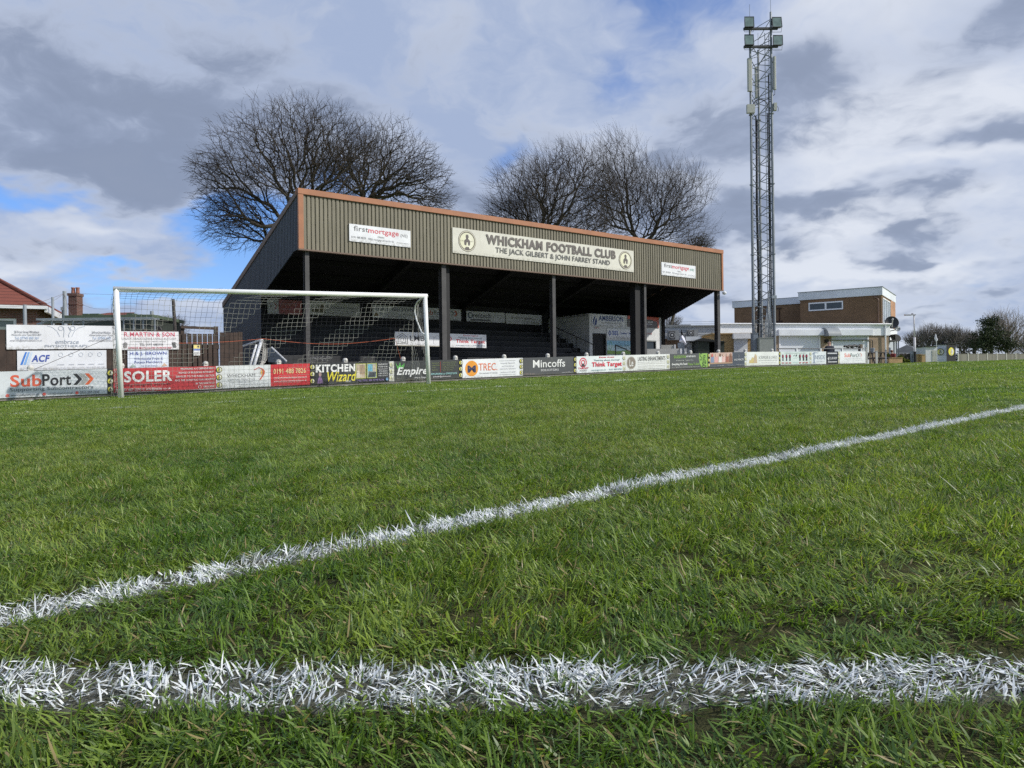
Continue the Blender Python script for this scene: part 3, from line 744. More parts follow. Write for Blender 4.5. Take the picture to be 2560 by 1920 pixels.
o = hang(989, 1106, 2.8, 829, 864, SW, [('S', [(.04, .15), (.04, .62), (.15, .90), (.26, .62), (.26, .15), (.04, .15)], .045, (.1, .1, .1)), ('S', [(.08, .22), (.08, .56), (.15, .74), (.22, .56), (.22, .25), (.12, .25), (.12, .5), (.15, .58), (.18, .5), (.18, .36)], .04, (.1, .1, .1)),
     ('T', 'LMB', .31, .38, .62, .76, (.05, .05, .06), .02), ('S', [(.82, .2), (.82, .6), (.90, .85), (.98, .6), (.98, .2)], .03, (.6, .6, .62)), ('R', 0, 0, 1, .05, (.5, .47, .38))], 'white sign with black house outline logo on the terrace front behind the right goalpost', hg2)
hang(1126, 1217, 2.8, 834, 868, SW, [('O', .0, .62, .16, .06, RED), ('T', 'Estate Agent', .36, .82, .76, .95, RED, .01), ('T', 'Thinking about moving?', .22, .64, .88, .78, (.05, .12, .12), .01), ('T', 'Think Target', .16, .26, .96, .60, RED, .04), ('T', 'www.tpne.co.uk  -  0191 488 8722', .16, .09, .96, .20, (.05, .15, .2))],
     'white sign with large red lettering on the terrace front right of the second column', hg2)
hg3 = 'signs on the white block under the stand'
hang(1482, 1563, rmb - .03, 785, 815, (.74, .75, .75), [('P', [(.02, .25), (.03, .55), (.09, .95), (.09, .65), (.05, .3), (.06, .05)], (.02, .05, .20)), ('P', [(.07, .02), (.08, .4), (.13, .75), (.15, .45), (.13, .12)], (.02, .05, .20)),
     ('T', 'AMBERSON', .20, .48, .96, .92, (.02, .05, .20), .03), ('T', 'PLUMBING & HEATING', .29, .23, .92, .40, GREY), ('T', 'GAS   info@ambersonheating.co.uk  0191 495 0800', .22, .06, .96, .14, GREY)], 'white sign with navy flame logo and bold navy capitals above the dark doorway', hg3)
hang(1571, 1649, rmb - .03, 789, 817, (.12, .10, .10), [('P', [(0, 1), (1, 1), (1, .55), (.75, .72), (.4, .80), (0, .70)], (.50, .10, .06)), ('P', [(1, .0), (.97, .0), (.93, .6), (1, .7)], (.5, .1, .06)), ('T', '0191 268 6900', .52, .46, .80, .60, SW, .03), ('T', '01661 33 994', .52, .26, .78, .40, SW, .03), ('T', 'FIRE SAFETY', .06, .34, .30, .48, SW, .02)], 'charcoal and red sign at top right of the white block', hg3)
hang(1519, 1600, rmb - .03, 821, 846, (.76, .77, .78), [('P', [(.035, .55), (.085, .85), (.135, .55), (.085, .25)], (.10, .14, .36)), ('C', .085, .55, .09, .09, (.76, .77, .78)), ('T', 'BSS', .165, .36, .34, .80, (.05, .10, .38), .04), ('T', 'Gateway 1 Business Park', .40, .40, 1., .70, (.08, .14, .40), .02), ('R', .0, .22, 1, .25, (.6, .6, .65)), ('T', 'TEL 0191 460 8866   FAX 0191 460 9900', .18, .04, .98, .16, GREY)], 'white sign with blue lettering and a blue diamond beside the doorway', hg3)
hang(1519, 1600, rmb - .03, 851, 886, (.30, .58, .72), [('P', [(0, 1), (1, 1), (1, .78), (.5, .70), (0, .80)], (.26, .50, .66)), ('P', [(0, .70), (.5, .60), (1, .72), (1, .2), (0, .2)], (.55, .72, .76)), ('P', [(0, .30), (.3, .24), (.62, .34), (1, .30), (1, .02), (0, .02)], (.26, .44, .10)), ('S', [(.05, .3), (.05, .7), (.10, .95), (.15, .7), (.10, .3), (.05, .5)], .04, (.22, .48, .22)), ('T', 'eco trust', .22, .42, .86, .78, (.18, .30, .32)), ('C', .93, .55, .16, .3, (.20, .40, .08))], 'blue and green landscape sign with round dark lettering right of the doorway', hg3)
hang(1488.5, 1499.5, rmb - .03, 817, 821, (.72, .73, .73), [('T', 'GENTS', .05, .1, .95, .9, (.45, .05, .05), .03)], 'tiny red lettered word plate over the dark doorway', hg3, 'word_plate')
hang(1618, 1632, rmb - .03, 831, 836, (.72, .73, .73), [('T', 'LADIES', .05, .1, .95, .9, (.45, .05, .05), .03)], 'tiny red lettered word plate over the dark window', hg3, 'word_plate')

# ------------------------------------------------------------------ perimeter barrier and its boards
def gb(s, b=0.): p_ = BARP(s, b, 0); return g(p_[0], p_[1])
s_end = bar_s(2166)
barrier = thing('pitch_barrier', BARP(18, .1, gb(18)), 'long low barrier of white posts and grey rails in front of the stand', 'barrier')
k = -1.5; sp = 1.83; posts = []
for px in (78, 306, 517, 700, 867, 1012, 1143, 1265, 1374, 1471, 1563, 1650, 1731, 1801, 1868, 1935):
    posts.append(bar_s(px))
for s_ in posts:
    mb = MB(); z = gb(s_)
    mb.box(s_ - .055, s_ + .055, .035, .14, z - .1, z + .76, BARP)
    mb.lathe(BARP(s_, .09, z + .76), [(.075, 0), (.075, .035), (.05, .075), (0, .09)], 10); mb.build('post', m_post, barrier)
mb = MB(); n = 40; sv = np.linspace(-3, s_end, n)
for zz, hh, bb in ((.04, .12, .03), (.36, .10, .145), (.60, .10, .145)):
    for i in range(n - 1):
        a, b = sv[i], sv[i + 1]; za, zb = gb(a) + zz, gb(b) + zz
        mb.hexa([BARP(a, bb, za), BARP(b, bb, zb), BARP(b, bb + .035, zb), BARP(a, bb + .035, za), BARP(a, bb, za + hh), BARP(b, bb, zb + hh), BARP(b, bb + .035, zb + hh), BARP(a, bb + .035, za + hh)])
mb.build('rail', principled('grey_rail', (.20, .185, .17), .8, var=.3, scale=1.5), barrier)
for px in (1995, 2055, 2109, 2157):
    s_ = bar_s(px); mb = MB(); z = gb(s_); mb.box(s_ - .04, s_ + .04, .03, .11, z - .1, z + .86, BARP); mb.build('square_post', m_white, barrier)
mb = MB(); z0 = gb(bar_s(1950)) + .85; z1 = gb(s_end) + .85
mb.tube([BARP(bar_s(1950), .12, z0), BARP(s_end, .12, z1)], .03, 6); mb.build('top_rail', principled('grey_pipe', (.06, .065, .07), .6), barrier)

def board(px0, px1, bg, items, label, name='advertising_board', group='advertising boards along the barrier', h=.61, lift=.10):
    s0, s1 = bar_s(px0), bar_s(px1); z0, z1 = gb(s0) + lift, gb(s1) + lift; L = s1 - s0
    P = lambda x, y, z: BARP(s0 + x, y, z0 + (z1 - z0) * x / L + z)
    return sign(name, label, 'board', P, L, h, bg, items, group)
def strip(px0, px1, bg, where, pale=False):
    s0, s1 = bar_s(px0), bar_s(px1); asp = (s1 - s0) / .61; it = []
    for c in (.17, .5, .83):
        it += crest(.5, c, .125, asp, *(((.62, .62, .50), (.70, .70, .42), (.78, .78, .72), (.35, .34, .25)) if pale else ((.05, .05, .03), (.68, .62, .10), (.80, .80, .70), (.10, .10, .06))))
    board(px0 + .3, px1 - .3, bg, it, where, 'badge_strip', 'narrow badge strips between the boards')
BK = (.018, .019, .021); OR = (.78, .17, .06)
board(-75, 268, (.66, .69, .72), [('T', 'Sub', .275, .40, .50, .86, (.72, .13, .07), .035), ('T', 'Port', .505, .40, .72, .86, (.03, .03, .035), .035),
      ('P', [(.735, .84), (.765, .84), (.805, .62), (.765, .40), (.735, .40), (.775, .62)], (.03, .03, .035)), ('P', [(.775, .84), (.815, .84), (.855, .62), (.815, .40), (.775, .40), (.815, .62)], (.42, .43, .42)),
      ('P', [(.825, .84), (.855, .84), (.895, .62), (.855, .40), (.825, .40), (.865, .62)], (.80, .16, .06)),
      ('T', 'Supporting Subcontractors', .272, .20, .89, .37, (.12, .14, .16), .0), ('C', .255, .09, .06, .06, (.72, .12, .10)), ('T', 'www.subport.co.uk', .278, .04, .485, .14, (.13, .15, .17), .01), ('C', .518, .09, .06, .06, (.72, .12, .10)),
      ('T', 'info@subport.co.uk', .545, .04, .735, .14, (.13, .15, .17), .01), ('C', .762, .09, .06, .06, (.72, .12, .10)), ('T', '0333 200 7205', .785, .04, .935, .14, (.13, .15, .17), .01)],
      'white board with black, grey and orange chevrons, leftmost on the barrier')
strip(268.5, 283.5, BK, 'black strip of three yellow badges just left of the left goalpost')
wr = (.72, .70, .70)
board(284, 540, (.52, .050, .058), [('T', 'I', .05, .42, .085, .88, (.85, .85, .85), .05), ('T', 'SOLER', .095, .42, .555, .88, (.88, .88, .88), .05), ('T', 'Building Integrity Services', .02, .22, .54, .37, (.12, .03, .035), .01),
      ('T', 'T: 0191 487 0295 E: info@isoler.co.uk', .02, .05, .54, .17, (.85, .82, .82), .02), ('T', 'PROVIDING A COMPREHENSIVE', .64, .87, .985, .95, wr, .03), ('T', 'RANGE OF BUILDING INTEGRITY', .62, .71, .985, .79, wr, .03), ('T', 'SERVICES TO THE PUBLIC SECTOR', .59, .55, .985, .63, wr, .03),
      ('T', 'AND THE CONSTRUCTION INDUSTRY', .58, .39, .99, .47, wr, .03), ('T', 'IN THE NORTH OF', .79, .23, .985, .31, wr, .03), ('T', 'ENGLAND', .87, .08, .985, .16, wr, .03), ('O', .83, .12, .07, .015, wr), ('R', 0, 0, 1, .022, (.7, .65, .63))],
      'red board with large white capitals behind the left goalpost')
strip(540, 556, (.74, .75, .74), 'white strip of three yellow badges right of the red board')
board(556, 775, (.74, .76, .77), [('R', .535, 0, 1, 1, (.60, .035, .045)), ('T', 'WHICKHAM', .05, .48, .36, .62, (.20, .20, .21)), ('T', 'DENTAL PRACTICE', .06, .34, .36, .42, (.45, .45, .46)), ('T', '"Quite A Gentle Dentistry"', .08, .22, .34, .29, (.4, .4, .42)),
      ('S', [(.35, .78), (.40, .88), (.45, .80), (.46, .62), (.41, .34)], .03, (.6, .10, .06)), ('P', [(.43, .86), (.47, .72), (.465, .58), (.415, .30), (.44, .55), (.445, .7)], (.62, .13, .05)), ('P', [(.425, .80), (.44, .68), (.43, .52), (.42, .62)], (.75, .45, .10)),
      ('T', '0191 488 7826', .565, .56, .95, .80, (.80, .55, .28), .045), ('T', 'info@whickhamdentalpractice.co.uk', .57, .33, .96, .43, (.80, .70, .66), .02), ('T', 'www.whickhamdentalpractice.co.uk', .57, .17, .96, .27, (.80, .70, .66), .02)],
      'board half white with a swirl logo and half red with gold digits')
strip(775, 787, BK, 'black strip of three yellow badges left of the kitchen advertisement')
YL = (.80, .70, .06)
board(787, 973, (.035, .037, .042), [('T', 'KITCHEN', .015, .56, .53, .93, (.88, .88, .86), .07), ('T', 'Wizard', .16, .10, .545, .58, YL, .02, .25), ('T', 'NE Ltd.', .40, .06, .47, .14, (.8, .8, .8), .02),
      ('P', [(.03, .04), (.045, .30), (.07, .44), (.085, .30), (.11, .04)], (.25, .15, .32)), ('C', .068, .48, .07, .10, (.45, .32, .30)),
      ('R', .535, .20, .675, .93, (.42, .46, .10)), ('R', .545, .23, .665, .90, (.55, .45, .34)), ('P', [(.55, .25), (.60, .25), (.62, .50), (.55, .60)], (.70, .62, .50)), ('R', .59, .40, .66, .85, (.38, .28, .19)),
      ('R', .685, .20, .825, .93, (.42, .46, .10)), ('R', .695, .23, .815, .90, (.30, .40, .42)), ('R', .70, .55, .76, .88, (.15, .45, .60)), ('P', [(.70, .25), (.80, .25), (.815, .48), (.72, .52)], (.06, .07, .08)), ('R', .77, .52, .815, .88, (.55, .48, .36)),
      ('T', 'TRANSFORM YOUR', .845, .82, .975, .90, (.7, .7, .7), .03), ('T', 'KITCHEN DOORS', .845, .71, .975, .78, (.7, .7, .7), .03), ('T', 'FOR A FRACTION', .845, .60, .975, .67, (.7, .7, .7), .03), ('T', 'OF THE PRICE OF', .845, .49, .975, .56, (.7, .7, .7), .03), ('T', 'A NEW KITCHEN', .845, .38, .975, .45, (.7, .7, .7), .03), ('T', 'PHONE US NOW', .845, .27, .975, .34, (.7, .7, .7), .03),
      ('T', 'TEL: 0791 488 9798 4276', .55, .06, .92, .15, (.25, .18, .42), .02), ('C', .965, .12, .07, .07, (.2, .35, .55))],
      'black board with white block capitals, yellow script and two kitchen pictures')
strip(973, 986, (.66, .66, .63), 'white strip of three badges left of the board with a green crown', True)
board(986, 1148, (.050, .053, .054), [('P', [(.02, .92), (.06, .72), (.085, .94), (.10, .74), (.155, .90), (.14, .66), (.13, .60), (.05, .60), (.04, .68)], (.12, .42, .10)), ('T', 'Empire', .035, .18, .50, .68, (.84, .84, .84), .045, .3), ('T', 'Print & Design Ltd', .30, .07, .52, .17, (.78, .78, .78), .02, .2),
      ('R', .695, .35, .705, .92, (.25, .05, .04)), *[('T', s, x, z, x + w, z + .06, (.22, .26, .10), .01) for s, x, z, w in (('Business Cards', .57, .82, .11), ('Leaflets & Posters', .57, .70, .12), ('Signs', .57, .58, .06), ('Banners', .57, .46, .08), ('Vehicle graphics and wraps', .73, .84, .22), ('Embroidered clothing', .73, .74, .20), ('Design and print service', .73, .64, .22), ('Large format printing', .73, .54, .18), ('Canvas and stickers', .73, .44, .16))],
      ('T', '07916950966 or 07990573074', .55, .23, .96, .33, (.35, .62, .62), .02), ('T', 'printdh@yahoo.com', .58, .09, .86, .18, (.75, .7, .72), .02)],
      'black board with white script lettering and a green crown behind the right goalpost')
strip(1148, 1156.5, BK, 'black strip of three yellow badges left of the orange disc board')
board(1156.5, 1299, (.80, .81, .83), [('C', .155, .5, .42, .42, (.80, .33, .04)), ('T', 'M', .085, .28, .225, .66, (.03, .04, .10), .08), ('T', 'TREC.', .275, .36, .60, .76, (.72, .16, .05), .0), ('T', 'Recruitment & Training', .29, .16, .60, .27, GREY),
      ('R', .63, .86, .93, .872, (.3, .3, .32)), ('R', .63, .10, .93, .112, (.3, .3, .32)), ('T', 'Industrial, Technical', .66, .68, .91, .78, (.38, .38, .42)), ('T', 'and Commercial', .68, .53, .90, .62, (.38, .38, .42)), ('T', 'Recruitment Specialists', .65, .37, .93, .47, (.38, .38, .42)), ('T', 'www.mtrec.co.uk  0191 404 4041', .65, .20, .93, .27, (.38, .38, .42))],
      'white board with an orange disc logo and thin orange capitals')
strip(1299, 1308, (.74, .75, .74), 'white strip of three yellow badges left of the charcoal solicitors board')
board(1308, 1435, (.085, .088, .092), [('T', 'Mincoffs', .19, .42, .82, .86, (.84, .84, .82), .01), ('T', 'SOLICITORS', .34, .20, .69, .32, (.66, .66, .66), .02), ('T', 'T: 0191 281 6151', .02, .04, .22, .10, (.5, .4, .36)), ('T', 'www.mincoffs.co.uk', .76, .06, .98, .12, (.6, .6, .6))],
      'charcoal board with large white serif lettering right of the orange disc board')
strip(1435, 1442, BK, 'black strip of three yellow badges right of the charcoal solicitors board')
board(1442, 1557, (.76, .80, .81), [('O', .135, .62, .30, .07, (.62, .06, .10)), ('O', .135, .62, .17, .07, (.62, .06, .10)), ('P', [(.09, .42), (.135, .60), (.18, .42)], (.05, .06, .07)), ('R', .095, .38, .175, .42, (.05, .06, .07)), ('T', 'TARGET', .03, .22, .25, .33, (.55, .05, .09), .05), ('T', 'PROPERTY', .06, .10, .22, .17, (.2, .2, .2), .02),
      ('T', 'Estate Agent', .48, .84, .81, .96, (.66, .05, .08), .03), ('T', 'Thinking about moving?', .36, .66, .93, .78, (.10, .20, .22), .02), ('T', 'Think Target', .32, .26, .98, .62, (.66, .05, .08), .05), ('T', 'www.tpne.co.uk  -  0191 488 8722', .31, .08, .98, .19, (.10, .30, .34), .02)],
      'white board with a red target logo and large red lettering')
strip(1557, 1565, (.74, .75, .74), 'white strip of three yellow badges right of the red target board', True)
board(1565, 1667, (.78, .79, .77), [('C', .13, .5, .40, .40, (.26, .22, .18)), ('O', .13, .5, .38, .02, (.6, .57, .5)), ('T', 'Le', .085, .28, .175, .72, (.80, .80, .78), .02), ('T', 'LASTING ENHANCEMENTS', .29, .60, .97, .88, (.19, .18, .17), .02),
      *[('T', s, .28, z, .97, z + .05, (.45, .43, .40)) for s, z in (('SPECIALISTS IN SEMI PERMANENT MAKE UP', .49), ('SEMI PERMANENT MAKEUP & MICROBLADING', .39), ('LASH EXTENSIONS AND SKIN CARE TREATMENTS', .25), ('www.lastingenhancements.co.uk 07900 000000', .16))], ('R', .28, .08, .97, .10, (.5, .5, .48))],
      'white board with a taupe disc and thin condensed dark capitals')
strip(1667, 1675.5, (.74, .75, .73), 'white strip of three badges right of the taupe disc board', True)
LG = (.28, .48, .10)
board(1676, 1770, (.095, .10, .10), [('C', .88, .5, .62, .62, LG) if False else ('P', [(.765, .98), (.76, .6), (.78, .3), (.83, .02), (.99, .02), (.99, .98)], LG), ('T', 'S', .775, .50, .85, 1.0, (.06, .11, .04), .0), ('T', 'g', .86, .36, .94, .86, (.06, .11, .04), .0), ('T', 'g', .83, .02, .96, .40, (.06, .11, .04), .0),
      ('T', 'suzanne', .09, .70, .41, .88, LG, .0), ('T', 'graham', .41, .70, .66, .90, (.75, .77, .74), .03), ('T', 'estate agents', .15, .50, .60, .58, (.55, .57, .54)), ('T', 'Everything We Touch', .04, .20, .44, .38, (.82, .83, .80), .05), ('T', 'Turns To Sold', .46, .20, .76, .36, LG, .04), ('T', '0191 488 8555  www.suzannegraham.co.uk', .04, .06, .76, .13, (.6, .6, .58))],
      'charcoal board with a lime green panel of large initials')
strip(1770, 1775.5, BK, 'black strip of three yellow badges right of the lime green panel board')
board(1775.5, 1862, (.075, .088, .115), [('R', 0, .22, .64, 1, (.58, .42, .36)), ('R', 0, .22, .64, .36, (.42, .28, .19)), *[('P', [(x, .32), (x + .01, .72), (x + .05, .92), (x + .09, .72), (x + .09, .32)], c) for x, c in ((.02, (.22, .28, .42)), (.13, (.68, .36, .34)), (.24, (.80, .76, .74)), (.33, (.76, .50, .46)), (.44, (.36, .14, .10)), (.54, (.25, .12, .08)))], *[('C', x, .82, .10, .12, c) for x, c in ((.06, (.55, .15, .12)), (.18, (.66, .46, .38)), (.285, (.24, .14, .10)), (.38, (.62, .42, .34)), (.48, (.60, .40, .32)), (.585, (.30, .16, .10)))],
      ('T', 'SAGE WEALTH', .68, .40, .96, .54, (.62, .63, .64), .03), ('O', .82, .72, .09, .02, (.3, .3, .32)), ('T', '0191 250 0000', .20, .07, .38, .13, (.5, .5, .5)), ('T', 'www.sagewealth.co.uk', .45, .07, .65, .13, (.5, .5, .5)), ('T', 'info@sagewealth', .74, .08, .96, .14, (.5, .5, .5))],
      'navy board with a pink toned picture of a group of people on its left')
strip(1862, 1867.6, (.72, .73, .72), 'white strip of three badges right of the people picture board', True)
board(1868, 1948, (.76, .78, .75), [('P', [(.06, .18), (.08, .45), (.12, .38), (.16, .62), (.21, .55), (.25, .86), (.30, .70), (.31, .18)], (.62, .50, .22)), ('P', [(.20, .2), (.22, .6), (.26, .82), (.29, .6), (.30, .2)], (.55, .42, .30)), ('T', 'SCRIMGER & OAKES', .36, .48, .95, .70, (.42, .43, .42), .0), ('T', 'SOFT FRUIT AND VEGETABLE FARMERS', .36, .33, .95, .40, (.45, .47, .45)), ('T', '0191 410 2227   www.scrimger.co.uk', .44, .16, .92, .23, (.5, .5, .5))],
      'white board with pale yellow basket picture beside a black badge strip')
strip(1948, 1952, BK, 'black strip of three yellow badges left of the board with dark red fists')
fist = lambda x: [('P', [(x - .022, .30), (x - .014, .48), (x - .032, .58), (x - .030, .72), (x - .008, .80), (x + .020, .76), (x + .032, .62), (x + .018, .50), (x + .022, .30)], (.03, .02, .03)), ('C', x + .006, .66, .07, .11, (.42, .03, .08)), ('R', x - .035, .10, x + .035, .18, (.45, .12, .12))]
board(1952, 2024.5, (.62, .70, .68), sum([fist(x) for x in (.08, .20, .315, .66, .78, .89)], []) + [('T', 'WHICKHAM TEAM BENEFIT SHOULDERS', .14, .86, .86, .93, (.35, .42, .42)), ('C', .46, .72, .05, .06, (.3, .32, .32)), ('R', .52, .64, .545, .78, (.04, .04, .04)), ('T', 'POWER', .43, .50, .58, .55, (.35, .45, .42)), ('T', 'hope', .43, .14, .58, .22, (.25, .50, .42))],
      'pale mint board with six dark red and black raised fists')
strip(2024.5, 2030, (.66, .72, .70), 'pale strip of three badges between the fist board and its neighbour', True)
board(2030, 2066, (.68, .73, .75), [('R', .12, .10, .20, .93, (.22, .27, .36)), ('P', [(.02, .80), (.16, .95), (.45, .90), (.45, .86), (.18, .88), (.04, .76)], (.22, .27, .36)), ('R', .06, .07, .28, .11, (.22, .27, .36)), ('T', 'NSIDE', .24, .38, .93, .72, (.25, .30, .38), .0), ('T', 'OUTSIDE LTD', .35, .20, .90, .27, (.45, .50, .55))],
      'pale grey board with tall slate blue initial letter beside the black gate panel', )
board(2067.5, 2095.5, (.010, .013, .022), [('R', .08, .80, .92, .90, (.55, .56, .58)), ('R', .10, .12, .90, .20, (.55, .56, .58)), ('P', [(.06, .42), (.20, .60), (.20, .24)], (.6, .6, .6)), ('T', 'CLUB SHOP', .24, .36, .90, .56, (.62, .63, .65), .04)],
      'small black board with white bars beneath the seated person in navy')
strip(2096, 2100, (.66, .64, .58), 'cream strip of badges left of the last board', True)
board(2100.5, 2164.5, (.78, .80, .81), [('T', 'Sub', .17, .52, .40, .84, (.74, .18, .12), .03), ('T', 'Port', .405, .52, .66, .84, (.16, .22, .20), .03), ('S', [(.68, .86), (.73, .68), (.68, .52)], .05, (.14, .18, .18)), ('S', [(.75, .84), (.79, .68), (.75, .54)], .05, (.55, .58, .58)), ('S', [(.80, .86), (.85, .68), (.80, .52)], .05, (.78, .25, .16)),
      ('T', 'Supporting Subcontractors', .17, .34, .85, .43, (.50, .52, .54)), ('T', 'www.subport.co.uk  0333 200 7205', .10, .20, .90, .27, (.60, .61, .62))],
      'white board with thin chevrons, rightmost on the barrier')
# ------------------------------------------------------------------ goal
gl, gr = Vector((*GOAL_L[:2], -.235)), Vector((*GOAL_R[:2], .0))
gu = (gr - gl).normalized(); gn = Vector((-gu.y, gu.x, 0)).normalized()
gup = gn.cross(gu) * -1
if gup.z < 0: gup = -gup
GW = (gr - gl).length; GH = 2.49
def gp(a, b, z): return gl + gu * a + gn * b + gup * z
goal = thing('football_goal', tuple(gl + gu * GW / 2), 'large white football goal with net standing on the goal line', 'goal')
m_goal = principled('goal_paint', (.80, .81, .80), .3, var=.06, scale=3., rust=((.50, .47, .38), 7., .69))
for nm, a in (('post', 0), ('post', GW)):
    mb = MB(); mb.tube([gp(a, 0, -.1), gp(a, 0, GH - .055)], .058, 20); mb.build(nm, m_goal, goal, smooth=True)
mb = MB(); mb.tube([gp(-.058, 0, GH - .055), gp(GW + .058, 0, GH - .055)], .058, 20); mb.build('crossbar', m_goal, goal, smooth=True)
for a, sg in ((0, 1), (GW, 1)):
    mb = MB(); pts_ = [(0, GH - .08), (.25, GH - .10), (.50, GH - .17), (.66, GH - .28), (.70, GH - .42), (.60, GH - .66), (.32, GH - 1.02), (.05, GH - 1.14)]
    mb.tube([gp(a, b, z) for b, z in pts_], .020, 8); mb.build('net_bracket', m_goal, goal, smooth=True)
# the net: one cord after another, knotted into squares, panels of white and black mesh
prof = [(.02, GH - .10), (.35, GH - .10), (.66, GH - .20), (.86, GH - .62), (1.02, 1.35), (1.22, .98), (1.50, .58), (1.80, .22), (2.02, .04), (2.12, .02)]
pl = [0.]
for (a, b), (c_, d) in zip(prof[:-1], prof[1:]): pl.append(pl[-1] + math.hypot(c_ - a, d - b))
def pt_prof(s):
    s = min(max(s, 0), pl[-1])
    for i in range(len(pl) - 1):
        if s <= pl[i + 1] + 1e-9:
            f = (s - pl[i]) / (pl[i + 1] - pl[i]); return prof[i][0] + f * (prof[i + 1][0] - prof[i][0]), prof[i][1] + f * (prof[i + 1][1] - prof[i][1])
cell = .125; nu = int(round(GW / cell)); nv_ = int(round(pl[-1] / cell))
nr = np.random.default_rng(5)
jit = nr.normal(0, .004, (nu + 1, nv_ + 1, 2))
def npnt(i, j):
    a = GW * i / nu; b, z = pt_prof(pl[-1] * j / nv_)
    wv = math.sin(a * 1.3 + .6) * .03 + math.sin(a * 3.1) * .012
    k = math.sin(math.pi * j / nv_)
    sag = .10 * math.sin(math.pi * (a / GW)) * math.exp(-((j / nv_ - .28) / .16) ** 2)
    # the cords fan sideways as the net slumps
    return gp(a - .18 * k * math.sin(math.pi * a / GW) + jit[i, j, 0], b + wv * k + .10 * k * math.sin(a * .8), max(z - sag + wv * .5 * k + jit[i, j, 1], .0))
mw, mk = MB(), MB(); cr_ = .0036
def cord(p0, p1, white): (mw if white else mk).tube([p0, p1], cr_ if white else cr_ * .9, 3, cap=False)
NP = [[npnt(i, j) for j in range(nv_ + 1)] for i in range(nu + 1)]
for i in range(nu + 1):
    for j in range(nv_ + 1):
        wh = ((i + j + 2) // 7) % 2 == 0
        if i < nu: cord(NP[i][j], NP[i + 1][j], wh)
        if j < nv_: cord(NP[i][j], NP[i][j + 1], wh)
for a, k0 in ((0., 0), (GW, nu)):          # side nets
    nz = int(GH / cell)
    def bmax(z):
        best = 0
        for j in range(nv_ + 1):
            b, zz = pt_prof(pl[-1] * j / nv_)
            if zz >= z: best = max(best, b)
        return best
    rows = []
    for r_ in range(nz + 1):
        z = GH * .955 - r_ * cell
        if z < 0: break
        bm = bmax(z); n_ = 15; rows.append([gp(a + .05 * math.sin(q * 1.1 + r_ * .5) * (q / n_), bm * q / n_, z + .02 * math.sin(q)) for q in range(n_ + 1)])
    for r_, row in enumerate(rows):
        for q in range(len(row)):
            wh = ((q + r_) // 5) % 2 == 0
            if q < len(row) - 1: cord(row[q], row[q + 1], wh)
            if r_ < len(rows) - 1 and q < len(rows[r_ + 1]): cord(row[q], rows[r_ + 1][q], wh)
net = mw.build('net', principled('white_cord', (.42, .41, .38), .8, var=0), goal)
mk.build('dark_net_panel', principled('black_cord', (.03, .03, .035), .8, var=0), goal)
# guy lines
m_rope = principled('orange_rope', (.55, .13, .06), .7, var=.1); m_line = principled('grey_rope', (.16, .13, .13), .8, var=0)
def hangline(p0, p1, sag, n=14): return [Vector(p0).lerp(Vector(p1), k / n) - Vector((0, 0, sag * math.sin(math.pi * k / n))) for k in range(n + 1)]
mb = MB(); pa = Vector((X(448, 20.6), 20.6, Z(448, 858, 20.6))); pb = Vector((X(660, 21.8), 21.8, Z(660, 847, 21.8))); pc = Vector((X(989, 23.0), 23.0, Z(989, 846, 23.0)))
mb.tube(hangline(pa, pb, .03), .007, 5); mb.tube(hangline(pb, pc, .16), .007, 5)
pd = BARP(bar_s(1006), .1, gb(bar_s(1006)) + .78); mb.tube([pc, pd], .006, 5)
tag(mb.build('net_rope', m_rope, loc=pd), 'thin orange rope holding back the net, from the fence to a barrier post', 'rope')
mb = MB(); p0 = gp(0.02, .68, GH - 1.15); p0 = Vector((X(278, 18.6), 18.6, Z(278, 843, 18.6))); p1 = BARP(bar_s(86), .06, gb(bar_s(86)) + .74)
mb.tube([p0, p1], .006, 5); tag(mb.build('guy_line', m_line, loc=p1), 'thin grey line from the left side of the net down to a barrier post', 'rope')

# ------------------------------------------------------------------ creosoted fence behind the left boards, with its signs
F0 = Vector((-12.5, 19.0)); FP = frame(F0.x, F0.y, 1.0, 1.0)
def fs(px):
    t_ = (px - 1280) / FPX; u_ = .7071
    return (t_ * F0.y - F0.x) / (u_ - t_ * u_)
def gf(s): p_ = FP(s, 0, 0); return g(p_[0], p_[1])
fence = thing('timber_fence', FP(1.5, 0, gf(1.5)), 'dark brown close boarded fence behind the left end of the barrier', 'fence')
rr = random.Random(4); s_ = -3.0; mb = MB()
fend = fs(604)
while s_ < fs(455) - .14:
    w = .135; z = gf(s_); top = z + 1.78 + rr.uniform(-.02, .02)
    mb.box(s_, s_ + w, rr.uniform(0, .012), .03, z - .05, top, FP); s_ += w + rr.uniform(.006, .012)
s_gate0 = s_
for k in range(2):
    mb.box(-3, s_gate0, .032, .07, gf(-1) + .4 + k * .9, gf(-1) + .48 + k * .9, FP)
mb.build('boards', m_timber, fence)
for q in (-2.5, -.4, 1.6, 3.3):
    mb = MB(); mb.box(q, q + .1, .071, .17, gf(q) - .1, gf(q) + 1.83, FP); mb.build('post', m_timber, fence)
gate = thing('timber_gate', FP(s_gate0 + 1, 0, gf(s_gate0 + 1)), 'brown boarded gate with gaps between its pickets behind the goal', 'gate')
s1_ = fs(550); s_ = s_gate0; mb = MB()
while s_ < s1_ - .1:
    z = gf(s_); mb.box(s_, s_ + .118, 0, .025, z - .02, z + 1.70, FP); s_ += .15
mb.box(s_gate0 + .1, s1_ - .1, .071, .085, gf(s_gate0), gf(s_gate0) + 1.36, FP)
mb.build('pickets', m_timber, gate)
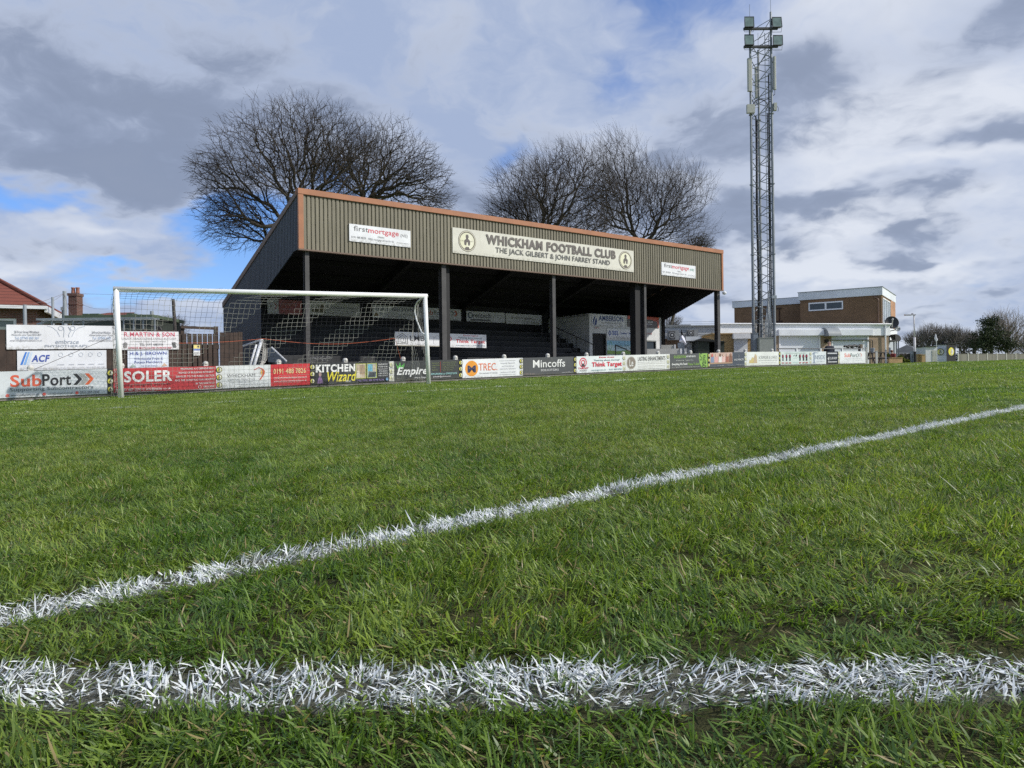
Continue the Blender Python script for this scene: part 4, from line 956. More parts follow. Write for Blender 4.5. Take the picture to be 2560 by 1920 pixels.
for z0_, z1_, e_, d0, d1 in ((.3, .42, 0, .026, .07), (1.30, 1.42, 0, .026, .07), (1.86, 1.93, .12, 0, .09)):
    mb = MB(); mb.box(s_gate0 + e_, s1_ - e_ / 2, d0, d1, gf(s_gate0) + z0_, gf(s_gate0) + z1_, FP); mb.build('gate_rail', m_timber, gate)
for q in (s_gate0 + .14, s1_ - .1):
    mb = MB(); mb.box(q, q + .1, .075, .17, gf(q) - .05, gf(q) + 1.93, FP); mb.build('gate_post', m_timber, gate)
f3 = thing('timber_fence', FP(s1_ + .8, 0, gf(s1_)), 'short run of brown close boarded fence touching the end wall of the stand', 'fence')
mb = MB(); s_ = s1_ + .02
while s_ < fend:
    z = gf(s_); mb.box(s_, s_ + .13, rr.uniform(0, .01), .03, z - .05, z + 1.74 + rr.uniform(-.03, .03), FP); s_ += .142
mb.box(s1_ + .02, fend, .031, .07, gf(s1_) + .4, gf(s1_) + .48, FP); mb.build('boards', m_timber, f3)
def fsign(px0, px1, py0, py1, bg, items, label, cat='sign', name='sponsor_sign', b=-.03, group='sponsor signs on the brown fence'):
    s0, s1 = fs(px0), fs(px1); D0 = FP(s0, b, 0)[1]; zt, zb = Z(px0, py0, D0), Z(px0, py1, D0); sl = .0314
    P = lambda x, y, z: FP(s0 + x, b + y, zb + z + sl * x)
    return sign(name, label, cat, P, s1 - s0, zt - zb, bg, items, group)
txt = (.16, .17, .20); BL = (.36, .40, .47)
fsign(17, 290, 811.5, 873.5, (.74, .75, .78), [('S', [(.35, .97), (.40, .90), (.44, .75), (.465, .52)], .02, BL), ('S', [(.70, .97), (.64, .90), (.60, .75), (.575, .52)], .02, BL), ('O', .475, .87, .10, .02, BL), ('O', .585, .88, .10, .02, BL),
      ('S', [(.50, .93), (.505, .75), (.50, .50)], .02, BL), ('S', [(.545, .95), (.565, .75), (.545, .60), (.55, .50)], .02, BL), ('T', 'embrace', .425, .22, .64, .40, BL, .0), ('T', 'PHYSIOTHERAPY', .33, .08, .73, .18, BL, .0),
      ('T', '28 Front Street Whickham', .065, .66, .28, .76, txt, .01), ('T', 'Newcastle upon Tyne NE16 4DT', .045, .54, .30, .63, txt, .01), ('T', 'Tel: 07743 883 361', .07, .41, .275, .52, (.35, .45, .62), .01), ('T', 'email info@embracephysio.co.uk', .03, .31, .305, .40, txt, .01),
      ('T', '28 Front Street Whickham', .765, .66, .95, .76, txt, .01), ('T', 'Newcastle upon Tyne', .745, .54, .97, .63, txt, .01), ('T', 'Tel: 07743 883', .77, .41, .95, .52, (.35, .45, .62), .01), ('T', 'email info@embrace', .735, .31, .97, .40, txt, .01)],
      'wide white sign with thin grey drawing of raised arms, top left on the brown fence')
fsign(43, 266, 877, 926.5, (.71, .73, .76), [('P', [(.03, .28), (.055, .28), (.105, .93), (.085, .93)], (.05, .20, .62)), ('P', [(.065, .28), (.09, .28), (.135, .93), (.115, .93)], (.22, .42, .75)), ('P', [(.10, .28), (.125, .28), (.165, .93), (.15, .93)], (.55, .65, .78)),
      ('T', 'ACF', .15, .42, .35, .78, (.04, .08, .36), .05, .2), ('S', [(.15, .36), (.29, .36)], .015, (.5, .55, .65)), *[('O', x, .78, .11, .02, (.52, .56, .62)) for x in (.47, .585, .70, .81, .92)], *[('R', a, .25, b, .27, (.35, .37, .42)) for a, b in ((.43, .51), (.56, .62), (.66, .745), (.785, .855), (.90, .97))],
      ('T', 'Web: www.acfconsultants.co.uk  |  Email: info@acfconsultants.co.uk  |  Office: 0191 600 7000', .03, .05, .98, .13, (.38, .40, .45))], 'white sign with navy italic initials beside blue slanted stripes on the brown fence')
fsign(291, 447.5, 828, 875, (.76, .75, .76), [('T', 'R.MARTIN & SON', .12, .72, .93, .96, (.62, .08, .14), .03), ('T', 'QUALITY TRADITIONAL FAMILY BUTCHER', .04, .56, .96, .66, (.35, .33, .34)), ('T', '127 MARIA STREET, NEWCASTLE', .22, .40, .78, .49, (.3, .3, .3)),
      ('T', 'TEL: 0191 4882934', .36, .22, .74, .35, (.25, .25, .26), .01), ('T', 'SUPERIOR MEATS GALORE! DIAMOND BEEF', .18, .06, .88, .15, (.6, .1, .14), .01), ('P', [(.10, .35), (.14, .42), (.17, .36), (.16, .12), (.11, .10)], (.25, .24, .24)), ('P', [(.88, .40), (.93, .42), (.98, .30), (.95, .10), (.90, .12)], (.12, .12, .12)), ('P', [(.94, .34), (.98, .30), (.95, .16)], (.7, .7, .7))],
      'white sign with red capitals and two small cow heads on the brown fence')
fsign(319, 421, 876.5, 921.5, (.70, .76, .84), [('T', 'H.& J. BROWN', .05, .68, .95, .93, (.05, .08, .36), .02), ('T', 'Wholesale Fruit &', .15, .46, .86, .60, (.08, .12, .40), .0), ('T', 'Potato Merchants', .16, .27, .84, .42, (.08, .12, .40), .0), ('T', 'Tel: 01207 520561', .32, .08, .72, .17, (.25, .28, .45)),
      ('P', [(.05, .08), (.12, .26), (.2, .08)], (.36, .46, .42)), ('P', [(.82, .08), (.89, .28), (.97, .1)], (.60, .42, .30))], 'pale blue sign with navy serif capitals on the brown fence behind the left goalpost')
fsign(484, 500, 862, 889, (.78, .79, .78), [('R', 0, .66, 1, 1, (.72, .60, .22)), ('P', [(.12, .70), (.38, .70), (.25, .95)], (.9, .75, .2)), ('C', .72, .84, .09, .09, (.08, .08, .1)), ('R', 0, .48, 1, .60, (.10, .18, .50)), ('R', .1, .28, .9, .31, (.5, .5, .5)), ('R', .1, .16, .8, .19, (.5, .5, .5))],
      'small yellow, blue and white notice on the boarded gate', name='notice', group=None)

# ------------------------------------------------------------------ spare training goal leaning behind the barrier
m_w2 = principled('worn_white_tube', (.62, .64, .66), .5, var=.2, scale=6.)
tg = thing('training_goal', (X(650, 24.5), 24.5, g(X(650, 24.5), 24.5)), 'small white goal frame leaning on its side behind the barrier', 'goal')
def pp(px, py, D): return Vector((X(px, D), D, Z(px, py, D)))
a_, b_, c_ = pp(608, 865, 26.0), pp(656, 849, 24.2), pp(632, 925, 23.6)
mb = MB(); mb.tube([b_, c_], .05, 10); mb.build('upright', m_w2, tg, smooth=True)
mb = MB(); mb.tube([a_, b_], .03, 8); mb.build('crossbar', m_w2, tg, smooth=True)
mb = MB(); mb.tube([pp(642, 862, 25.), pp(622, 926, 24.6)], .035, 8); mb.build('upright', m_w2, tg, smooth=True)
mb = MB()
q0 = [pp(656, 850, 24.1), pp(664, 872, 24.3), pp(661, 900, 24.2), pp(650, 922, 23.9)]
for k in range(9):
    off = Vector((.05 * math.sin(k * 2.1), .04 * k - .15, .03 * math.cos(k)))
    mb.tube([v + off * (1.0 if 0 < i < 3 else .3) for i, v in enumerate(q0)], .005, 3)
for k in range(12):
    v = q0[0].lerp(q0[3], k / 11); mb.tube([v, v + Vector((.10 * math.sin(k * 1.7) + .07, .05, -.06))], .005, 3)
mb.build('net', principled('white_cord', (.62, .60, .55), .8, var=0), tg)
mb = MB(); q = [pp(670, 870, 25.5), pp(680, 868, 25.5), pp(717, 903, 25.2), pp(715, 907, 25.2), pp(671, 905, 25.5)]
mb.add([*q, *[v + Vector((0, .06, 0)) for v in q]], [(0, 1, 2, 3, 4), (9, 8, 7, 6, 5), (0, 5, 6, 1), (1, 6, 7, 2), (2, 7, 8, 3), (3, 8, 9, 4), (4, 9, 5, 0)], 0)
mb.tube([q[1], q[2]], .025, 6, 1)
tag(mb.build('sloping_panel', [principled('grey_sheet', (.13, .15, .17), .6), m_w2], loc=(q[4].x, q[4].y, q[4].z)), 'grey triangular panel with a white edge leaning against the black wall', 'panel')
# bale-like heap of netting by the terrace
mb = MB(); hx = random.Random(2)
for k in range(70):
    px = 777 + hx.uniform(0, 55); v = pp(px, 903 - hx.uniform(0, 9), 27.8); mb.tube([v, v + Vector((hx.uniform(-.15, .15), hx.uniform(-.1, .1), hx.uniform(-.03, .08)))], .007, 3)
tag(mb.build('folded_net', principled('grey_cord', (.22, .22, .22), .9, var=0), loc=pp(804, 910, 27.8)), 'heap of folded grey netting lying at the foot of the terrace', 'net')
mb = MB(); lw0, lw1 = bar_s(712), bar_s(860)
for i in range(8):
    a, b = lw0 + (lw1 - lw0) * i / 8, lw0 + (lw1 - lw0) * (i + 1) / 8 - .01
    mb.box(a, b, .75, .92, gb(a) - .1, gb(a) + .70 + .004 * i, BARP)
tag(mb.build('low_concrete_wall', m_concrete, loc=BARP(lw0, .75, gb(lw0))), 'low pale concrete wall just behind the kitchen board', 'wall')

# ------------------------------------------------------------------ behind the left fence: mast compound, house, chimney
m_green = principled('green_cabin', (.085, .115, .075), .6, var=.2, scale=1.)
m_gp = principled('grey_post', (.30, .33, .36), .5, var=.15, scale=2.)
D = 25.5
cabin = thing('equipment_cabin', (X(280, D), D, -.1), 'long dark green equipment cabin behind the white fence signs', 'cabin')
mb = MB(); q0, q1 = X(168, D), X(388, D)
mb.box(q0 + .15, q1 - .1, D, D + 2.2, -.3, Z(280, 797, D)); mb.build('body', principled('cabin_wall', (.045, .055, .045), .6, var=.25, scale=1.), cabin)
mb = MB(); mb.box(q0, q1, D - .12, D + 2.3, Z(280, 796, D), Z(280, 788, D)); mb.build('roof', m_green, cabin)
for px0, px1 in ((212, 226), (230, 252), (322, 337)):
    mb = MB(); mb.box(X(px0, D), X(px1, D), D - .1, D + .25, Z(280, 787.8, D), Z(280, 784, D)); mb.build('roof_vent', m_green, cabin)
tray = thing('cable_tray', (X(190, 23), 23, -.1), 'grey steel cable tray on short legs with sagging cables in front of the green cabin', 'cable tray')
DT = 23.0; zt_ = Z(180, 796.5, DT)
mb = MB()
for dy_ in (0, .35): mb.box(X(92, DT), X(386, DT), DT + dy_, DT + dy_ + .03, zt_ - .04, zt_ + .02)
for k in range(20): x = X(92, DT) + k * .18; mb.box(x, x + .03, DT + .031, DT + .349, zt_ - .03, zt_)
mb.build('tray', m_grey_steel, tray)
for px in (102, 127, 154, 180, 206, 307, 332, 356, 385):
    mb = MB(); x = X(px, DT); mb.box(x, x + .035, DT + .05, DT + .085, zt_ - .75, zt_ - .045); mb.build('leg', m_grey_steel, tray)
for k in range(3):
    mb = MB(); pts_ = [pp(95, 812 - k, DT + .1 * k + .4), pp(115, 808 - k, DT + .4), pp(150, 806 - 2 * k, DT + .4), pp(200, 809 - 2.5 * k, DT + .4), pp(235, 804 - 2 * k, DT + .4), pp(262, 800, DT + .4)]
    mb.tube(pts_, .028, 6); mb.build('cable', principled('grey_cable', (.30, .31, .32), .5), tray, smooth=True)
for k in range(4):
    mb = MB(); pts_ = [pp(310, 806 + k, DT + .4), pp(340, 811 + k, DT + .4), pp(372, 813 + k * .6, DT + .4), pp(392 + k * 3, 817, DT + .4), pp(399 + k * 3.4, 832, DT + .4)]
    mb.tube(pts_, .026, 6); mb.build('cable', m_dark_steel, tray, smooth=True)
def pole(px, py0, py1, D, r, m, name, label, cat, lean=0., top=None):
    mb = MB(); x = X(px, D); mb.tube([(x, D, Z(px, py1, D)), (x + lean, D, Z(px, py0, D))], [r, r * .85], 10)
    if top: mb.lathe((x + lean, D, Z(px, py0, D)), top, 10)
    return tag(mb.build(name, m, loc=(x, D, Z(px, py1, D))), label, cat)
pole(65, 762, 860, 22, .055, m_gp, 'steel_post', 'thick grey steel post in front of the house window', 'post', -.01)
pole(135, 743, 860, 24, .045, m_gp, 'steel_post', 'tall grey steel post at the right corner of the red roofed house', 'post', -.01)
pole(382, 778, 860, 26, .07, m_gp, 'steel_post', 'short grey steel post at the right end of the cabin', 'post')
pole(441, 748, 860, 24, .055, principled('weathered_pole', (.06, .05, .045), .8, var=.4), 'wooden_pole', 'dark weathered wooden pole leaning beside the boarded gate', 'pole', -.07)
wp = thing('telegraph_pole', (X(166, 34), 34, -.1), 'pale telegraph pole with thin wires beside the brick chimney', 'pole')
mb = MB(); mb.tube([(X(167, 34), 34, -.2), (X(164, 34), 34, Z(164, 728, 34))], [.11, .075], 10); mb.build('pole', m_gp, wp)
mb = MB()
for tgt in ((60, 760, 30), (273, 772, 40), (185, 790, 33), (150, 790, 31), (-40, 765, 30), (560, 720, 60)):
    mb.tube(hangline((X(164, 34), 34, Z(164, 733, 34)), pp(*tgt), .25), .007, 3)
mb.build('wire', m_line, wp)
mb = MB(); mb.box(X(157, 34), X(161, 34), 33.9, 34.1, Z(160, 776, 34), Z(160, 768, 34)); mb.box(X(158.4, 34), X(159.6, 34), 33.95, 34.05, -.2, Z(160, 776, 34)); tag(mb.build('lamp_stub', m_gp, loc=(X(159, 34), 34, -.2)), 'tiny grey lamp on a thin post left of the chimney', 'lamp')

m_tile = bpy.data.materials.new('red_roof_tiles'); m_tile.use_nodes = True
t = NT(m_tile.node_tree); p = t.node('ShaderNodeBsdfPrincipled'); o = t.node('ShaderNodeOutputMaterial'); t.l.new(p.outputs[0], o.inputs[0])
pos = t.node('ShaderNodeNewGeometry').outputs['Position']; x, y, z = t.sep(pos)
saw = t.m('FRACT', t.m('MULTIPLY', z, 1 / .17)); n1 = t.noise(pos, 5., 5, .7)
c = t.mix(n1, (.14, .040, .027), (.235, .070, .045)); lin = t.ramp(saw, .80, .98, 1., .35)
t.put(p.inputs['Base Color'], t.mix(1., c, t.comb(lin, lin, lin), 'MULTIPLY')); p.inputs['Roughness'].default_value = .8
bp = t.node('ShaderNodeBump'); bp.inputs['Strength'].default_value = .9; bp.inputs['Distance'].default_value = .05; t.put(bp.inputs['Height'], saw); t.l.new(bp.outputs[0], p.inputs['Normal'])
m_brick = brick('house_brick', (.11, .048, .035), (.155, .066, .048), (.20, .17, .15), 22)
c0 = Vector((-20.6, 34.0)); HU = (.92, .38)
HP = frame(c0.x, c0.y, *HU)        # s to the right, so the house is at s<0
house = thing('brick_house', HP(-5, 4, 0), 'brick house with red tiled hipped roof and white gutter at the left edge', 'house')
ez = 3.72
mb = MB()
mb.box(-11, -3.35, .35, .6, -.5, ez - .15, HP); mb.box(-1.15, -.35, .35, .6, -.5, ez - .15, HP); mb.box(-3.35, -1.15, .35, .6, -.5, 1.9, HP); mb.box(-3.35, -1.15, .35, .6, 3.15, ez - .15, HP)
mb.box(-.6, -.35, .601, 8, -.5, ez - .15, HP); mb.build('wall', m_brick, house)
mb = MB(); pk = 6.25
v = [HP(-12, 0, ez), HP(0, 0, ez), HP(0, 8.4, ez), HP(-12, 8.4, ez), HP(-12, 4.2, pk), HP(-4.2, 4.2, pk)]
v2 = [(a, b, c_ - .14) for a, b, c_ in v]
mb.add(v + v2, [(0, 1, 5, 4), (1, 2, 5), (2, 3, 4, 5), (6, 10, 11, 7), (7, 11, 8), (0, 6, 7, 1), (1, 7, 8, 2)]); rf = mb.build('roof', m_tile, house)
mb = MB(); mb.tube([HP(0, 0, ez + .03), HP(-4.2, 4.2, pk + .03)], .10, 8); mb.tube([HP(0, 8.4, ez + .03), HP(-4.2, 4.2, pk + .03)], .10, 8); mb.build('ridge_tiles', m_tile, rf)
mb = MB(); mb.box(-12, .08, -.14, -.02, ez - .17, ez - .03, HP); mb.box(-.02, .1, -.01, 8.5, ez - .30, ez - .03, HP); mb.build('gutter', m_white, house)
mb = MB(); mb.tube([HP(-4.45, -.06, ez - .1), HP(-4.45, .3, ez - .4), HP(-4.45, .3, -.4)], .05, 8); mb.build('downpipe', m_white, house)
mb = MB(); mb.box(-3.3, -1.2, .48, .50, 1.95, 3.1, HP); w_ = mb.build('window', principled('curtained_glass', (.16, .19, .18), .15, var=.2, scale=.6), house)
mb = MB()
for a, b, c_, d in ((-3.35, -1.15, 1.9, 2.0), (-3.35, -1.15, 3.05, 3.15), (-3.35, -3.23, 2.001, 3.049), (-1.27, -1.15, 2.001, 3.049), (-2.30, -2.20, 2.001, 3.049)): mb.box(a, b, .40, .47, c_, d, HP)
mb.build('frame', m_white, w_)
bung = thing('tiled_house', (X(240, 44), 44, 0), 'low red tiled roof with a brick chimney between the house and the goal', 'house')
D = 44.
mb = MB(); zr, ze = Z(240, 769, D), Z(240, 796, D)
v = [(X(150, D), D, ze), (X(322, D), D, ze), (X(322, D + 6), D + 6, ze), (X(150, D), D + 6, ze), (X(207, D), D + 3, zr), (X(275, D), D + 3, zr)]
mb.add(v, [(0, 1, 5, 4), (1, 2, 5), (2, 3, 4, 5), (3, 0, 4), (0, 3, 2, 1)]); mb.build('roof', m_tile, bung)
mb = MB(); mb.box(X(155, D), X(318, D), D + .3, D + 5.6, -.5, ze - .01); mb.build('wall', m_brick, bung)
mb = MB(); cx0, cx1 = X(181, 43.4), X(202, 43.4); z0 = Z(190, 800, 43.4); z1 = Z(190, 741, 43.4)
mb.box(cx0, cx1, 43.1, 43.7, -.4, z1); mb.box(cx0 - .04, cx1 + .04, 43.06, 43.74, z1 + .001, z1 + .15); mb.box(cx0 - .02, cx1 + .02, 43.08, 43.72, z1 - .5, z1 - .42)
ch = mb.build('chimney', m_brick, bung)
for dx_ in (.11, cx1 - cx0 - .11):
    mb = MB(); mb.lathe((cx0 + dx_, 43.4, z1 + .181), [(.11, 0), (.10, .1), (.09, .24), (.11, .28), (.11, .32), (.07, .32)], 12); mb.build('chimney_pot', principled('clay_pot', (.30, .13, .09), .8), ch, smooth=True)
# ------------------------------------------------------------------ clubhouse
club = thing('clubhouse', (20, 56, g(20, 56)), 'two storey brown brick clubhouse with white fascias and roller shutters right of the mast', 'building')
m_cb = brick('clubhouse_brick', (.200, .118, .060), (.240, .143, .074), (.18, .115, .07), -33)
m_tan = brick('tan_brick', (.32, .235, .155), (.38, .28, .185), (.28, .22, .16), 9)
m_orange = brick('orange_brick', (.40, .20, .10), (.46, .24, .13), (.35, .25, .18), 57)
m_fas = principled('white_fascia', (.74, .77, .80), .5, var=.14, scale=.5)
m_fas2 = principled('white_cladding', (.86, .87, .88), .4, var=.08, scale=.7)
m_shut = bpy.data.materials.new('roller_shutter'); m_shut.use_nodes = True
t = NT(m_shut.node_tree); p = t.node('ShaderNodeBsdfPrincipled'); o = t.node('ShaderNodeOutputMaterial'); t.l.new(p.outputs[0], o.inputs[0])
z = t.sep(t.node('ShaderNodeNewGeometry').outputs['Position'])[2]; f = t.m('FRACT', t.m('MULTIPLY', z, 1 / .085)); q = t.ramp(f, .0, .22, .62, 1.)
t.put(p.inputs['Base Color'], t.mix(1., (.76, .79, .82, 1), t.comb(q, q, q), 'MULTIPLY')); p.inputs['Roughness'].default_value = .45
CP = frame(26.5, 55.0, 4.7, -3.1)      # s grows to the right along the upper front, corner at s=0
G0 = .6
mb = MB()
mb.box(-5.6, -.001, .0, 7.0, 3.9, 6.05, CP); mb.build('wall', m_cb, club)
mb = MB(); mb.box(-5.72, .06, -.08, 7.1, 6.051, 6.62, CP); mb.build('fascia', m_fas, club)
mb = MB(); mb.box(-5.76, .10, -.12, 7.14, 6.621, 6.66, CP); mb.build('roof_edge', principled('grey_capping', (.30, .32, .33), .5), club)
o2 = 2.25
mb = MB(); mb.box(-11.3, -5.601, o2, 7.0, 3.9, 6.02, CP); mb.build('wall', m_cb, club)
mb = MB(); mb.box(-11.45, -5.7, o2 - .08, 7.1, 6.021, 6.52, CP); mb.build('fascia', m_fas, club)
mb = MB(); mb.box(-11.48, -5.7, o2 - .11, 7.12, 6.521, 6.55, CP); mb.build('roof_edge', principled('grey_capping', (.30, .32, .33), .5), club)
# high slot window
sw0, sw1 = -4.9, -2.65
mb = MB(); mb.box(sw0, sw1, -.03, -.012, 5.28, 5.72, CP); w_ = mb.build('window', principled('slot_glass', (.06, .075, .08), .1), club)
mb = MB()
for a, b, c_, d in ((sw0 - .08, sw1 + .08, 5.19, 5.28), (sw0 - .08, sw1 + .08, 5.72, 5.81), (sw0 - .08, sw0, 5.281, 5.719), (sw1, sw1 + .08, 5.281, 5.719), ((sw0 + sw1) / 2 - .06, (sw0 + sw1) / 2 + .06, 5.281, 5.719)): mb.box(a, b, -.07, -.001, c_, d, CP)
mb.build('frame', m_fas2, w_)
mb = MB(); mb.tube([CP(-.5, -.06, 5.92), CP(-.28, -.08, 5.86), CP(-.2, -.08, 5.7), CP(-.2, -.08, 4.05)], .05, 8); mb.tube([CP(-5.5, -.06, 4.0), CP(-.1, -.06, 4.12)], .045, 6)
mb.build('downpipe', principled('brown_pipe', (.20, .12, .08), .5), club)
for s_ in (-7.7, ):
    mb = MB(); mb.tube([CP(s_, o2 - .05, 5.75), CP(s_, o2 - .05, 4.2)], .035, 6); mb.box(s_ - .2, s_ + .2, o2 - .1, o2 - .01, 5.72, 5.80, CP); mb.box(s_ - .22, s_ + .22, o2 - .1, o2 - .01, 4.68, 4.76, CP); mb.build('vent_pipe', principled('rusty_pipe', (.06, .03, .02), .7), club)
# right-hand side wall (sunlit) of the upper storey
for a, b in ((.35, 2.0), (2.3, 3.9)):
    mb = MB(); mb.box(.015, .03, a, b, 4.15, 5.80, CP); w_ = mb.build('window', principled('pale_glass', (.35, .40, .45), .12), club)
    mb = MB()
    for c_, d, e, f in ((a - .07, b + .07, 4.07, 4.15), (a - .07, b + .07, 5.80, 5.88), (a - .07, a, 4.151, 5.799), (b, b + .07, 4.151, 5.799), ((a + b) / 2 - .05, (a + b) / 2 + .05, 4.151, 5.799)):
        mb.box(.001, .07, c_, d, e, f, CP)
    mb.build('frame', m_fas2, w_)
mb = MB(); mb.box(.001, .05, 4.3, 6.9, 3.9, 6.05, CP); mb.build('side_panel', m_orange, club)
# ground floor
gl0 = Vector((14.3, 52.7)); gl1 = Vector((26.75, 54.55)); GP = frame(gl0.x, gl0.y, *(gl1 - gl0)); GLn = (gl1 - gl0).length
def gs(px):
    t_ = (px - 1280) / FPX; d = (gl1 - gl0).normalized(); return (t_ * gl0.y - gl0.x) / (d.x - t_ * d.y)
z0f, z1f = 3.12, 3.93
ops = [(gs(1949), gs(2051)), (gs(2080), gs(2172))]
mb = MB(); e = [0.] + [v for o_ in ops for v in o_] + [GLn]
for a, b in zip(e[0::2], e[1::2]): MB().box(a, b, 0, .3, G0 - .4, z0f, GP).build('wall', m_tan, club)
mb = MB(); mb.box(-.05, GLn + .05, -.08, .3, z0f + .001, z1f - .12, GP); mb.box(-.05, GLn + .08, -.14, .3, z1f - .119, z1f, GP)
mb.build('fascia', m_fas2, club)
mb = MB(); fp = [GP(-.05, .301, z1f - .05), GP(GLn + .05, .301, z1f - .05), (30.6, 61, z1f - .05), (12.5, 66, z1f - .05)]
mb.add(fp, [(0, 1, 2, 3)]); mb.build('flat_roof', principled('roof_felt', (.20, .20, .20), .9), club)
# side wall of the ground floor, facing right
q0, q1 = Vector(GP(GLn, .301, 0)), Vector((30.6, 61, 0)); SP = frame(q0.x, q0.y, *(q1 - q0)[:2]); sl = (q1 - q0).length
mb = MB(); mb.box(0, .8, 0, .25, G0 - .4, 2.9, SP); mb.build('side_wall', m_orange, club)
mb = MB(); mb.box(0, sl, .002, .25, 2.901, z1f - .06, SP); mb.build('side_fascia', m_fas2, club)
mb = MB(); mb.box(.801, sl, .02, .25, G0 - .4, 2.9, SP); mb.build('side_wall', principled('grey_render', (.40, .43, .46), .8), club)
mb = MB(); mb.box(1.6, 2.7, -.01, .015, G0, 2.35, SP); d_ = mb.build('door', principled('dark_blue_door', (.03, .05, .09), .5), club)
# shutters
for a, b in ops:
    mb = MB(); mb.box(a, b, .05, .08, G0, z0f, GP); sh_ = mb.build('roller_shutter', m_shut, club)
    mb = MB(); mb.box(a - .02, a + .08, -.03, .049, G0, z0f - .01, GP); mb.box(b - .08, b + .02, -.03, .049, G0, z0f - .01, GP); mb.build('shutter_guide', m_fas2, sh_)
    mb = MB(); mb.box(a - .15, b + .15, -.32, -.085, z0f - .0, z0f + .42, GP); mb.build('shutter_box', m_fas, sh_)
mb = MB(); mb.box(gs(2078), gs(2178), -.10, -.04, 2.78, 2.83, GP); mb.tube([GP(gs(2178), -.07, 2.80), GP(gs(2181), -.07, 2.78), GP(gs(2181), -.07, 1.2)], .03, 6); mb.build('conduit', principled('brown_conduit', (.07, .06, .05), .6), club)
mb = MB(); a_ = gs(2057); k = 10; pr = []
for i in range(k + 1): th = math.pi / 2 * i / k; pr.append((-.1 - .7 * math.sin(th) if False else -.09 - .75 * (1 - math.cos(th)) * 0 - .75 * math.sin(th), 3.05 + .62 * math.cos(th)))
vs = [GP(a_, b, z_) for b, z_ in pr] + [GP(a_ + .95, b, z_) for b, z_ in pr]
mb.add(vs, [(i, i + 1, i + k + 2, i + k + 1) for i in range(k)]); mb.add([GP(a_, b, z_) for b, z_ in pr] + [GP(a_, -.09, 3.05)], [tuple(range(k + 2))]); mb.add([GP(a_ + .95, b, z_) for b, z_ in pr] + [GP(a_ + .95, -.09, 3.05)], [tuple(range(k + 2))])
mb.build('door_canopy', principled('grey_canopy', (.26, .28, .29), .5), club, smooth=False)
mb = MB(); mb.tube([GP(GLn - .35, -.15, z1f - .1), GP(GLn - .35, -.13, G0)], .055, 8); mb.tube([GP(-.1, -.19, z1f + .02), GP(GLn + .1, -.19, z1f - .02)], .05, 6); mb.build('white_downpipe', m_fas2, club)
for a, b in ((gs(2062), 2.5), ): 
    mb = MB(); mb.box(a, a + .22, -.2, -.01, 2.62, 2.85, GP); mb.build('wall_lamp', m_black, club)
# porch on the right
porch = thing('porch', (28.9, 56.5, g(29, 56)), 'small dark porch with curved roof and posts at the right end of the clubhouse', 'porch')
mb = MB(); D = 55.5; z_ = Z(2235, 853, D); k = 8
mb.box(X(2207, D), X(2252, D), D, D + 1.4, z_, z_ + .09)
c_ = (X(2240, D), D, z_ + .09); r_ = .42
vs = [(c_[0] + r_ * math.sin(math.pi / 2 * i / k) * 1.0, D + d, c_[2] + r_ * math.cos(math.pi / 2 * i / k)) for d in (0, 1.4) for i in range(k + 1)]
mb.add(vs, [(i, i + 1, i + k + 2, i + k + 1) for i in range(k)]); mb.add(vs[:k + 1] + [c_], [tuple(range(k + 2))])
mb.build('roof', principled('porch_roof', (.10, .095, .09), .7), porch)
for px in (2237, 2243, 2248):
    mb = MB(); mb.box(X(px, D), X(px + 2.4, D), D + .1, D + .16, g(29, 56) - .1, z_ - .002); mb.build('post', principled('slate_post', (.10, .12, .14), .5), porch)
mb = MB(); mb.box(X(2207, D), X(2236, D), D + .9, D + 1.0, g(29, 56) - .1, Z(2220, 863, D)); mb.box(X(2207, D), X(2236, D), D + .9, D + 1.0, Z(2220, 861, D), z_ - .002); mb.build('front_panel', principled('grey_render', (.40, .43, .46), .8), porch)
mb = MB(); mb.box(X(2212, D), X(2228, D), D + .86, D + .895, g(29, 56), Z(2220, 874, D)); mb.build('door', principled('dark_blue_door', (.03, .05, .09), .5), porch)
# dishes
def dish(px, py, D, r, m, label, tilt):
    d = thing('satellite_dish', (X(px, D), D, Z(px, py, D)), label, 'satellite dish')
    ax = Vector(tilt).normalized(); c_ = Vector(d.location); mb = MB()
    mb.lathe(c_, [(r * k / 8, r * .28 * (k / 8) ** 2) for k in range(0, 9)] + [(r, r * .28 - .02)] + [(r * k / 8, r * .28 * (k / 8) ** 2 - .03) for k in range(8, -1, -1)], 28, 0, ax); mb.build('reflector', m, d, smooth=True)
    e = c_ + ax * r * 1.1 + Vector((-.05, 0, .18 * r)); lo = c_ - Vector((0, 0, r * .85)) + ax * r * .25
    mb = MB(); mb.tube([lo, e], .035 * r / .45, 6); mb.lathe(e, [(0, -.06), (.06, -.05), (.07, .05), (0, .07)], 8, 0, ax); mb.build('feed_arm', principled('feed_grey', (.5, .5, .5), .5), d)
    mb = MB(); mb.tube([c_ - ax * .05, c_ - ax * .3, c_ - ax * .3 + Vector((-.5, .35, -.1))], .03, 6); mb.build('bracket', m_dark_steel, d)
dish(2230.5, 807.5, 55.6, .47, principled('black_dish', (.018, .02, .024), .45, var=.1), 'large black satellite dish on the right corner of the clubhouse', (-.22, -1, .28))
dish(2245.5, 822, 56.6, .19, principled('grey_dish', (.20, .23, .25), .5, var=.1), 'small grey satellite dish below the large black one', (-.05, -1, .2))
